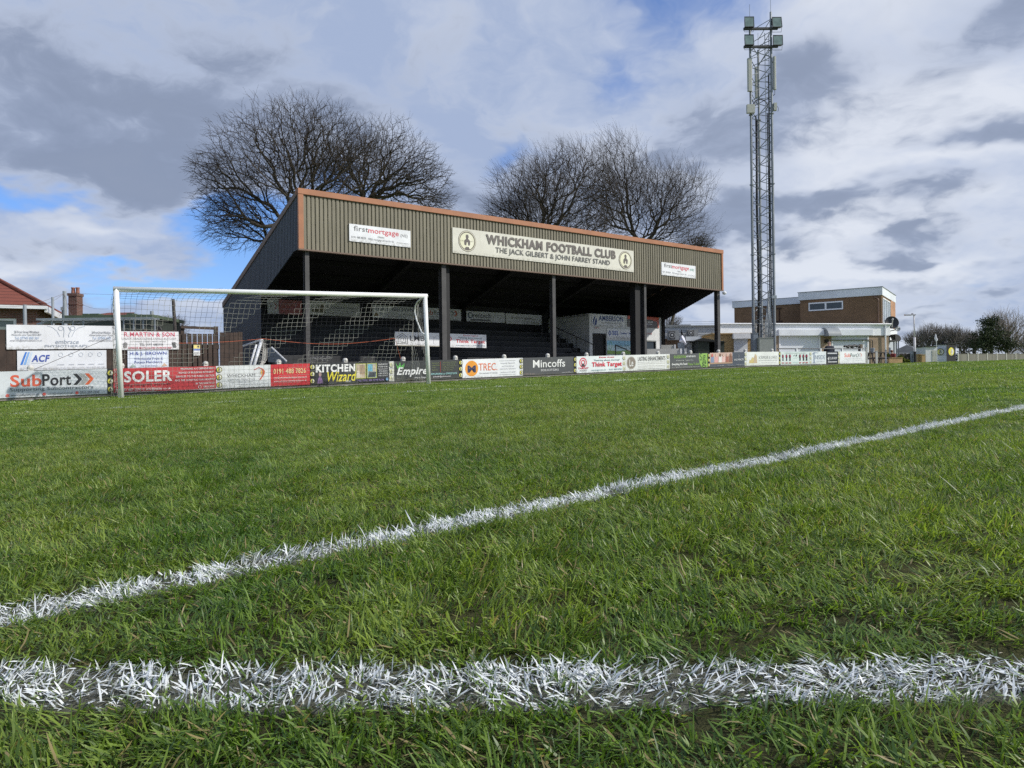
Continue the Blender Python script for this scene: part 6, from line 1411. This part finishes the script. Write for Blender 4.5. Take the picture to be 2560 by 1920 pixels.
# lamp post
D = 60.; lp = thing('lamp_post', (X(2288, D), D, g(X(2288, D), D)), 'tall slim grey street lamp right of the clubhouse', 'street lamp')
x_ = X(2287, D); zg = g(x_, D); mb = MB(); mb.tube([(x_ + .03, D, zg - .1), (x_ + .02, D, zg + 2.1)], .085, 10); mb.tube([(x_ + .02, D, zg + 2.1), (x_, D, Z(2287, 787, D))], [.055, .045], 10); mb.build('pole', principled('grey_lamp_post', (.50, .50, .54), .5), lp, smooth=True)
mb = MB(); mb.tube([(x_ + .03, D - .005, zg - .1), (x_ + .03, D - .005, zg + 1.0)], .095, 10); mb.build('base_wrap', m_black, lp)
mb = MB(); a = X(2263.5, D); zz = Z(2275, 787.5, D); mb.box(a, x_ + .12, D - .09, D + .09, zz - .03, zz + .05); mb.box(a, x_ - .25, D - .07, D + .07, zz - .05, zz - .031); mb.lathe((x_ - .12, D, zz + .05), [(.09, 0), (.08, .08), (0, .1)], 10); mb.build('lantern', principled('lantern_grey', (.40, .40, .45), .5), lp)
# container and dugout
D = 68.5; zg = g(X(2330, D), D)
ct = thing('white_container', (X(2328, D), D, zg), 'grey white container with dark flat roof left of the dugout', 'container')
mb = MB(); mb.box(X(2315, D), X(2344, D), D, D + 1.8, zg - .3, Z(2330, 867, D)); mb.build('body', principled('pale_container', (.72, .72, .72), .6, var=.12, scale=.8), ct)
mb = MB(); mb.box(X(2313.5, D), X(2344, D), D - .1, D + 1.9, Z(2330, 867, D) + .001, Z(2330, 864.8, D)); mb.build('roof', m_black, ct)
mb = MB(); mb.box(X(2331, D), X(2343, D), D - .03, D - .002, Z(2330, 904, D), Z(2330, 876, D)); mb.build('notice_board', principled('cream_notice', (.48, .48, .42), .6, var=.3, scale=2.), ct)
D = 70.
dug = thing('dugout', (X(2367, D), D, g(X(2367, D), D)), 'dugout hut with one grey wall and one black wall, a round badge on each', 'dugout')
DA = frame(X(2345, D), D + .55, X(2367, D) - X(2345, D), -.55); DLa = math.hypot(X(2367, D) - X(2345, D), .55)
DB = frame(X(2367, D), D, X(2390, D + .5) - X(2367, D), .5); DLb = math.hypot(X(2390, D + .5) - X(2367, D), .5)
zt_, zbm = Z(2367, 861.5, D), g(X(2367, D), D) - .3
mb = MB(); mb.box(0, DLa, 0, .08, zbm, zt_, DA); mb.build('grey_wall', principled('blue_grey_wall', (.42, .47, .56), .6, var=.06), dug)
mb = MB(); mb.box(.0, DLb, 0.0, .08, zbm, zt_, DB); mb.build('black_wall', m_black, dug)
mb = MB(); mb.box(-.05, DLa + .03, -.12, 1.9, zt_ + .001, zt_ + .09, DA); mb.box(.0, DLb + .08, -.10, 1.5, zt_ + .091, zt_ + .14, DB); mb.box(DLb * .1, DLb * .4, .3, .5, zt_ + .141, zt_ + .3, DB); mb.build('roof', m_black, dug)
zc = (Z(2355, 870, D) + Z(2355, 889, D)) / 2
sign('wall_badge', None, None, lambda x, y, z: DA(.05 + x, -.02 + y, zc - .35 + z), DLa - .1, .7, (.34, .38, .45), crest(.5, .5, .46, (DLa - .1) / .7, (.05, .06, .06), (.45, .45, .10), (.42, .46, .44), (.12, .14, .13)), parent=dug)
sign('wall_badge', None, None, lambda x, y, z: DB(.05 + x, -.02 + y, zc - .37 + z), DLb - .1, .78, (.02, .02, .021), crest(.5, .5, .48, (DLb - .1) / .78, (.80, .72, .06), (.80, .72, .06), (.75, .75, .75), (.55, .45, .3)), parent=dug)
# concrete post and panel fence on the right
RF = frame(X(2396, 110), 110., 20., 6.)
rf_ = thing('panel_fence', RF(12, 0, g(70, 112)), 'grey timber panel fence with pale concrete posts along the right edge', 'fence')
m_fp = bpy.data.materials.new('grey_board_panels'); m_fp.use_nodes = True; t = NT(m_fp.node_tree); p = t.node('ShaderNodeBsdfPrincipled'); o = t.node('ShaderNodeOutputMaterial'); t.l.new(p.outputs[0], o.inputs[0])
x, y, z = t.sep(t.node('ShaderNodeNewGeometry').outputs['Position']); h_ = t.m('ADD', t.m('MULTIPLY', x, .66), t.m('MULTIPLY', y, .75)); f = t.m('FRACT', t.m('MULTIPLY', h_, 1 / .14)); q = t.ramp(f, .0, .12, .45, 1.)
n1 = t.ramp(t.noise(t.comb(t.m('FLOOR', t.m('MULTIPLY', h_, 1 / .14)), 0., 0.), 5.3, 1), .3, .7, .75, 1.1); q = t.m('MULTIPLY', q, n1)
t.put(p.inputs['Base Color'], t.mix(1., (.25, .235, .195, 1), t.comb(q, q, q), 'MULTIPLY')); p.inputs['Roughness'].default_value = .9
pitch_ = 1.78
for k in range(22):
    s_ = k * pitch_; q_ = RF(s_, 0, 0); zg = g(q_[0], q_[1]); mb = MB(); mb.box(s_ - .06, s_ + .06, -.06, .06, zg - .3, zg + 1.62, RF); mb.build('post', principled('pale_concrete', (.60, .58, .51), .85, var=.12), rf_)
    mb = MB(); mb.box(s_ + .061, s_ + pitch_ - .061, -.015, .015, zg - .1, zg + 1.50, RF); mb.box(s_ + .061, s_ + pitch_ - .061, -.03, -.016, zg + 1.42, zg + 1.52, RF); mb.build('panel', m_fp, rf_)
# dark fence and roof behind the lamp post
bf = thing('timber_fence', (X(2285, 70), 70, g(36, 70)), 'dark brown tall board fence behind the lamp post', 'fence')
mb = MB(); D = 70.; x_ = X(2250, D); hx = random.Random(9)
while x_ < X(2316, D): zz = Z(2285, 884, D); mb.box(x_, x_ + .14, D, D + .03, g(36, D) - .4, zz + hx.uniform(-.05, .05)); x_ += .15
mb.build('boards', principled('dark_fence', (.060, .050, .038), .85, var=.35, scale=2.), bf)
for px in (2276, 2281, 2296): mb = MB(); mb.box(X(px, D), X(px, D) + .12, D - .08, D - .001, g(36, D) - .4, Z(2285, 878, D)); mb.build('post', m_gp, bf)
hb = thing('slate_roof_house', (X(2300, 90), 90, 2), 'house with dark grey tiled roof rising behind the dark fence', 'house')
D = 90.; mb = MB(); zp = Z(2311, 858, D); ze_ = Z(2280, 884, D)
mb.add([(X(2250, D), D, Z(2250, 884, D)), (X(2316, D), D, ze_), (X(2316, D), D + 4, zp), (X(2311, D), D + 4, zp), (X(2269, D), D + 4, Z(2269, 877, D)), (X(2316, D), D + 8, ze_), (X(2250, D), D + 8, ze_)], [(0, 1, 2, 3, 4), (6, 4, 3, 2, 5)]); mb.build('roof', principled('grey_slate', (.085, .09, .09), .8, var=.2, scale=1.5), hb)
mb = MB(); mb.box(X(2255, D), X(2316, D), D + .3, D + 7.5, .5, ze_ - .02); mb.build('wall', m_brick, hb)
# paving round the clubhouse and the stand
mb = MB(); vs = []
n1_, n2_ = 24, 8
for i in range(n1_ + 1):
    for j in range(n2_ + 1):
        q_ = BARP(2 + i * 1.9, .35 + j * 2.4, 0); vs.append((q_[0], q_[1], g(q_[0], q_[1]) + .012))
mb.add(vs, [(i * (n2_ + 1) + j, (i + 1) * (n2_ + 1) + j, (i + 1) * (n2_ + 1) + j + 1, i * (n2_ + 1) + j + 1) for i in range(n1_) for j in range(n2_)])
tag(mb.build('paving', m_concrete), 'grey concrete paving behind the barrier', 'paving', kind='structure')
# ------------------------------------------------------------------ bare winter trees
def bare_tree(base, blobs_, n, seed, trunk_to=None, bf=.35, tip=.011, twig=.45, droop=0., upb=.0, ntw=3, wind=(0, 0)):
    """grow a branch graph to points scattered through the crown: nearest by wire length and path length"""
    r_ = np.random.default_rng(seed); T = []
    tw = sum(b[-1] for b in blobs_)
    b = blobs_[0]
    for (cx, cy, cz, rx, ry, rz, w) in blobs_:
        k = int(n * w / tw); v = r_.normal(0, 1, (k, 3)); v /= np.linalg.norm(v, axis=1)[:, None]; rad = r_.random(k) ** .42
        lump = 1 + .17 * np.sin(v[:, 0] * 5 + seed) * np.cos(v[:, 2] * 6)
        T.append(np.array([cx, cy, cz]) + v * (rad * lump)[:, None] * np.array([rx, ry, rz]))
    T = np.concatenate(T); base = np.array(base, float)
    b = blobs_[0]
    trunk_to = np.array(trunk_to if trunk_to is not None else [base[0], base[1], T[:, 2].min()])
    T = T[T[:, 2] > trunk_to[2] - 1.5]
    cs = (b[3] + b[5]) * .09 + .25; cell_ = np.floor(T / cs).astype(int)                 # thin and empty pockets in the crown
    hsh = np.abs(np.sin(cell_[:, 0] * 12.9898 + cell_[:, 1] * 78.233 + cell_[:, 2] * 37.719 + seed) * 43758.5453) % 1
    T = T[~((hsh < .20) & (r_.random(len(T)) < .8))]
    nodes = [base]; par = [-1]; pl_ = [0.]; nt = max(2, int(np.linalg.norm(trunk_to - base) / .8))
    for k in range(1, nt + 1): nodes.append(base + (trunk_to - base) * k / nt + r_.normal(0, .04, 3)); par.append(k - 1); pl_.append(np.linalg.norm(trunk_to - base) * k / nt)
    start = max(0, nt - 2)
    N_ = len(T); best = np.full(N_, 1e9); bi = np.zeros(N_, int); done = np.zeros(N_, bool)
    def relax(i):
        d = np.linalg.norm(T - nodes[i], axis=1); c_ = d + bf * (pl_[i] - pl_[start]) + np.where(T[:, 2] < nodes[i][2] - .2, d * .25, 0)
        m_ = (c_ < best) & ~done; best[m_] = c_[m_]; bi[m_] = i
    for i in range(start, nt + 1): relax(i)
    for _ in range(N_):
        j = int(np.argmin(best)); i = int(bi[j]); d = T[j] - nodes[i]; L = np.linalg.norm(d); done[j] = True; best[j] = 1e9
        steps = int(L / 1.1) + 1; prev = i
        for q in range(1, steps + 1):
            f = q / steps; p_ = nodes[i] + d * f
            if q < steps: p_ = p_ + r_.normal(0, .05 * L, 3)
            nodes.append(p_); par.append(prev); pl_.append(pl_[prev] + L / steps); prev = len(nodes) - 1
        relax(prev)
    P = np.array(nodes); par = np.array(par); K = len(P)
    # relax the polyline a little so limbs sweep rather than zigzag
    cnt = np.zeros(K); ch = np.zeros(K, int)
    for i in range(K - 1, 0, -1): cnt[par[i]] += 1
    leaf = cnt == 0; wgt = leaf.astype(float)
    for i in range(K - 1, 0, -1): wgt[par[i]] += wgt[i]
    big = np.full(K, -1); bw = np.zeros(K)
    for i in range(1, K):
        if wgt[i] > bw[par[i]]: bw[par[i]] = wgt[i]; big[par[i]] = i
    for it in range(3):
        Q = P.copy()
        for_i = np.where((big >= 0) & (par >= 0))[0]
        Q[for_i] = .5 * P[for_i] + .25 * (P[par[for_i]] + P[big[for_i]]); P = Q
    R_ = tip * np.maximum(wgt, 1) ** .43
    A = P[par[1:]]; B = P[1:]; ra = np.minimum(R_[par[1:]], R_[1:] * 1.6); rb = R_[1:]
    # twigs
    li = np.where(leaf)[0]; d0 = P[li] - P[par[li]]; d0 /= np.maximum(np.linalg.norm(d0, axis=1), 1e-6)[:, None]
    TA, TB, tra = [], [], []
    out = P[li] - np.array([trunk_to[0], trunk_to[1], trunk_to[2]]); out /= np.maximum(np.linalg.norm(out, axis=1), 1e-6)[:, None]
    for k in range(ntw):
        d1 = d0 * .7 + out * .7 + r_.normal(0, .45, d0.shape) + np.array([wind[0], 0, upb - droop]); d1 /= np.linalg.norm(d1, axis=1)[:, None]
        L = twig * r_.uniform(.5, 1.3, (len(li), 1)); m_ = P[li] + d1 * L * .55; d2 = d1 + r_.normal(0, .25, d1.shape) + np.array([wind[0] * .6, 0, upb * .8 - droop * 1.3]); d2 /= np.linalg.norm(d2, axis=1)[:, None]
        TA += [P[li], m_]; TB += [m_, m_ + d2 * L * .55]; tra += [np.full(len(li), tip * .72), np.full(len(li), tip * .55)]
    A = np.concatenate([A] + TA); B = np.concatenate([B] + TB); ra = np.concatenate([ra] + tra); rb = np.concatenate([rb] + [x_ * .7 for x_ in tra])
    return A, B, ra, rb
def seg_mesh(name, A, B, ra, rb, sides, mat_, parent):
    d = B - A; L = np.linalg.norm(d, axis=1); d = d / np.maximum(L, 1e-6)[:, None]
    h = np.where(np.abs(d[:, 2:3]) < .9, np.array([[0, 0, 1.]]), np.array([[1., 0, 0]])); u = np.cross(d, h); u /= np.linalg.norm(u, axis=1)[:, None]; w = np.cross(d, u)
    B = B + d * (rb * .35)[:, None]; V = []
    for P_, r_ in ((A, ra), (B, rb)):
        for k in range(sides): a = 2 * math.pi * k / sides; V.append(P_ + (u * math.cos(a) + w * math.sin(a)) * r_[:, None])
    V = np.stack(V, 1); n = len(A); b = (np.arange(n) * 2 * sides)[:, None]
    F = np.concatenate([b + np.array([[k, (k + 1) % sides, sides + (k + 1) % sides, sides + k]]) for k in range(sides)], 0)
    off = np.array(parent.location)
    return fastmesh(name, V.reshape(-1, 3) - off, F, mat_, parent=parent)
m_bark = principled('bark', (.062, .050, .035), .9, var=.35, scale=1.2)
m_bark2 = principled('dark_twigs', (.044, .033, .023), .9, var=.3, scale=.6)
m_bark3 = principled('grey_bark', (.11, .095, .085), .9, var=.3, scale=.3)
def tree(name, label, base, blobs_, n, seed, m1=m_bark, m2=m_bark2, group=None, cut=.05, **kw):
    A, B, ra, rb = bare_tree(base, blobs_, n, seed, **kw); root = thing(name, base, label, 'tree', group)
    big = rb > cut
    if big.any(): seg_mesh('trunk', A[big], B[big], ra[big], rb[big], 7, m1, root)
    seg_mesh('crown', A[~big], B[~big], ra[~big], rb[~big], 3, m2, root)
    return root
def bl(px, py, D, rpx, rpy, w=1, dep=.85):
    px = px + .012 * (960 - py)
    rx = rpx / FPX * D; return (X(px, D), D, Z(px, py, D), rx, rx * dep, rpy / FPX * D, w)
D = 54.
tree('bare_tree', 'widest dense bare tree rising behind the left end of the stand roof', (X(742, D), D, -.1),
     [bl(700, 418, D, 178, 160, 1.0), bl(775, 355, D, 155, 100, .65), bl(575, 470, D, 95, 120, .5), bl(860, 420, D, 120, 120, .4), bl(600, 560, D, 95, 65, .35), bl(525, 420, D, 50, 45, .1)], 13000, 3, trunk_to=(X(745, D), D, Z(745, 590, D)), bf=.20, tip=.0105, twig=.62, droop=.14, wind=(-.14, 0))
D = 60.
tree('bare_tree', 'rounder bare tree overlapping the widest one on its right', (X(945, D), D, .2),
     [bl(950, 410, D, 145, 115, 1.), bl(1035, 450, D, 98, 75, .5), bl(870, 440, D, 110, 90, .4), bl(1090, 500, D, 50, 32, .16)], 8500, 5, trunk_to=(X(935, D), D, Z(940, 600, D)), bf=.18, tip=.0110, twig=.5, droop=.02)
D = 66.
tree('bare_tree', 'broad wispy bare tree behind the club name sign', (X(1390, D), D, .4),
     [bl(1400, 500, D, 165, 90, 1.), bl(1318, 490, D, 98, 85, .55), bl(1268, 540, D, 58, 55, .3), bl(1430, 425, D, 110, 60, .45), bl(1330, 580, D, 110, 45, .35), bl(1480, 570, D, 100, 50, .35)], 10500, 8, trunk_to=(X(1370, D), D, Z(1395, 680, D)), bf=.25, tip=.0105, twig=1.0, upb=.22, wind=(-.42, 0))
D = 70.
tree('bare_tree', 'taller open bare tree with long windswept twigs right of the broad one', (X(1612, D), D, .4),
     [bl(1610, 510, D, 125, 85, 1.), bl(1690, 490, D, 88, 80, .6), bl(1560, 430, D, 80, 50, .35), bl(1680, 580, D, 100, 45, .4), bl(1545, 370, D, 60, 32, .10), bl(1515, 500, D, 80, 85, .6)], 8000, 9, trunk_to=(X(1590, D), D, Z(1625, 680, D)), bf=.27, tip=.0100, twig=1.3, upb=.18, wind=(-.3, 0))
D = 75.
tree('bare_tree', 'low twiggy tree top just showing over the right end of the roof', (X(1640, D), D, .6), [bl(1745, 612, D, 42, 22, 1.)], 900, 12, trunk_to=(X(1728, D), D, Z(1742, 645, D)), tip=.013, twig=.4)
D = 80.
tree('bare_tree', 'small pale bare tree seen under the right end of the roof', (X(1672, D), D, .9), [bl(1672, 812, D, 34, 22, 1.)], 1000, 13, m1=m_bark3, m2=m_bark3, trunk_to=(X(1672, D), D, Z(1672, 832, D)), tip=.013, twig=.35)
D = 38.
tree('bare_tree', 'small pale bare bush tree behind the dark wooden pole', (X(425, D), D, .0), [bl(425, 822, D, 38, 24, 1.)], 1100, 14, m1=m_bark3, m2=m_bark3, trunk_to=(X(425, D), D, Z(425, 840, D)), tip=.008, twig=.3)
m_far = principled('distant_bark', (.15, .135, .12), .9, var=.2, scale=.2)
far = [(2292, 843, 26, 30, 150), (2325, 834, 26, 40, 140), (2352, 838, 24, 38, 146), (2380, 836, 26, 40, 138), (2408, 842, 24, 36, 150), (2436, 846, 22, 32, 144), (2462, 850, 24, 28, 152)]
labs = ['far bare tree nearest the lamp post', 'tall far bare tree behind the grey roof', 'far bare tree above the grey container', 'tall far bare tree above the dugout', 'far bare tree right of the dugout roof', 'lower far bare tree left of the evergreen', 'low far bare tree just behind the evergreen']
for k, ((px, py, rx, ry, D), lb) in enumerate(zip(far, labs)):
    tree('bare_tree', lb, (X(px, D), D, 2.), [bl(px, py + 10, D, rx, ry - 13, 1.)], 1000, 20 + k, m1=m_far, m2=m_far, group='far row of bare trees', trunk_to=(X(px, D), D, Z(px, 885, D)), bf=.5, tip=.025, twig=1.0, upb=.4, cut=.12)
D = 138.
tree('bare_tree', 'broad far bare tree behind the evergreen at the right edge', (X(2520, D), D, 2.), [bl(2520, 835, D, 62, 50, 1.), bl(2500, 815, D, 40, 34, .5)], 2200, 31, m1=m_far, m2=principled('far_twigs', (.20, .17, .14), .9), trunk_to=(X(2520, D), D, Z(2520, 870, D)), bf=.5, tip=.022, twig=1.1, upb=.3, cut=.1)
D = 142.
tree('bare_tree', 'bare hedge tree top running out of the right edge', (X(2575, D), D, 2.), [bl(2575, 865, D, 50, 30, 1.)], 1200, 32, m1=m_far, m2=m_far, trunk_to=(X(2575, D), D, Z(2575, 885, D)), bf=.5, tip=.024, twig=.9, cut=.1)
D = 130.
ev = thing('evergreen_tree', (X(2480, D), D, 2.), 'dark evergreen tree with uneven crown above the panel fence', 'tree')
mb = MB(); mb.tube([(X(2480, D), D, 1.8), (X(2478, D), D, Z(2478, 805, D))], [.3, .08], 8); mb.build('trunk', m_bark2, ev)
rv = np.random.default_rng(77)
C_, S_ = [], []
for (px, py, rx, ry, n_) in ((2472, 822, 22, 26, 34), (2490, 850, 38, 24, 46), (2470, 850, 34, 30, 40), (2505, 862, 34, 18, 30), (2455, 865, 24, 20, 22), (2478, 802, 12, 10, 12)):
    for _ in range(n_):
        a = rv.uniform(0, 2 * np.pi); q_ = rv.random() ** .5; C_.append((X(px + rx * q_ * math.cos(a), D), D + rv.uniform(-1.6, 1.6), Z(px, py + ry * q_ * math.sin(a), D)))
C_ = np.array(C_); n_ = 40; c3 = np.repeat(C_, n_, 0) + rv.normal(0, .34, (len(C_) * n_, 3)) * np.array([1.3, 1., .7]); a = rv.normal(0, 1, c3.shape); a /= np.linalg.norm(a, axis=1)[:, None]; b = np.cross(a, rv.normal(0, 1, c3.shape)); b /= np.linalg.norm(b, axis=1)[:, None]
s_ = rv.uniform(.07, .19, (len(c3), 1)); V = np.stack([c3 - a * s_, c3 + b * s_ * .6, c3 + a * s_, c3 - b * s_ * .6], 1) - np.array(ev.location)
mlf = bpy.data.materials.new('evergreen_leaf'); mlf.use_nodes = True; t = NT(mlf.node_tree); p = t.node('ShaderNodeBsdfPrincipled'); o = t.node('ShaderNodeOutputMaterial'); t.l.new(p.outputs[0], o.inputs[0])
t.put(p.inputs['Base Color'], t.mix(t.node('ShaderNodeAttribute', attribute_name='rnd').outputs['Fac'], (.026, .036, .018), (.062, .078, .036))); p.inputs['Roughness'].default_value = .8; p.inputs['Specular IOR Level'].default_value = .15
fastmesh('crown', V.reshape(-1, 3), np.arange(len(c3) * 4).reshape(-1, 4), mlf, parent=ev, attrs={'rnd': np.repeat(rv.random(len(c3)), 4)})
hd = thing('hedge', (X(2430, 133), 133, 2), 'low dark hedge bank running behind the panel fence', 'hedge')
r_ = np.random.default_rng(5); n_ = 9000; x_ = r_.uniform(X(2250, 125), X(2700, 125), n_); c3 = np.stack([x_, 133 + r_.uniform(-1, 1, n_), 1.5 + r_.random(n_) ** .8 * (2.6 + .9 * np.sin(x_ * .5) + .5 * np.sin(x_ * 1.7))], 1)
a = r_.normal(0, 1, c3.shape); a /= np.linalg.norm(a, axis=1)[:, None]; b = np.cross(a, r_.normal(0, 1, c3.shape)); b /= np.linalg.norm(b, axis=1)[:, None]; s_ = .16
V = np.stack([c3 - a * s_, c3 + b * s_ * .5, c3 + a * s_, c3 - b * s_ * .5], 1) - np.array(hd.location)
fastmesh('foliage', V.reshape(-1, 3), np.arange(n_ * 4).reshape(-1, 4), principled('hedge_twigs', (.055, .05, .035), .9, var=.3, scale=.3), parent=hd)
c = scene.cycles
c.max_bounces = 5; c.diffuse_bounces = 2; c.glossy_bounces = 2; c.transmission_bounces = 3; c.transparent_max_bounces = 6
c.use_fast_gi = False
c.caustics_reflective = False; c.caustics_refractive = False
c.use_denoising = False
c.use_adaptive_sampling = True; c.adaptive_threshold = 0.02
c.sample_clamp_indirect = 3.0; c.sample_clamp_direct = 12.0
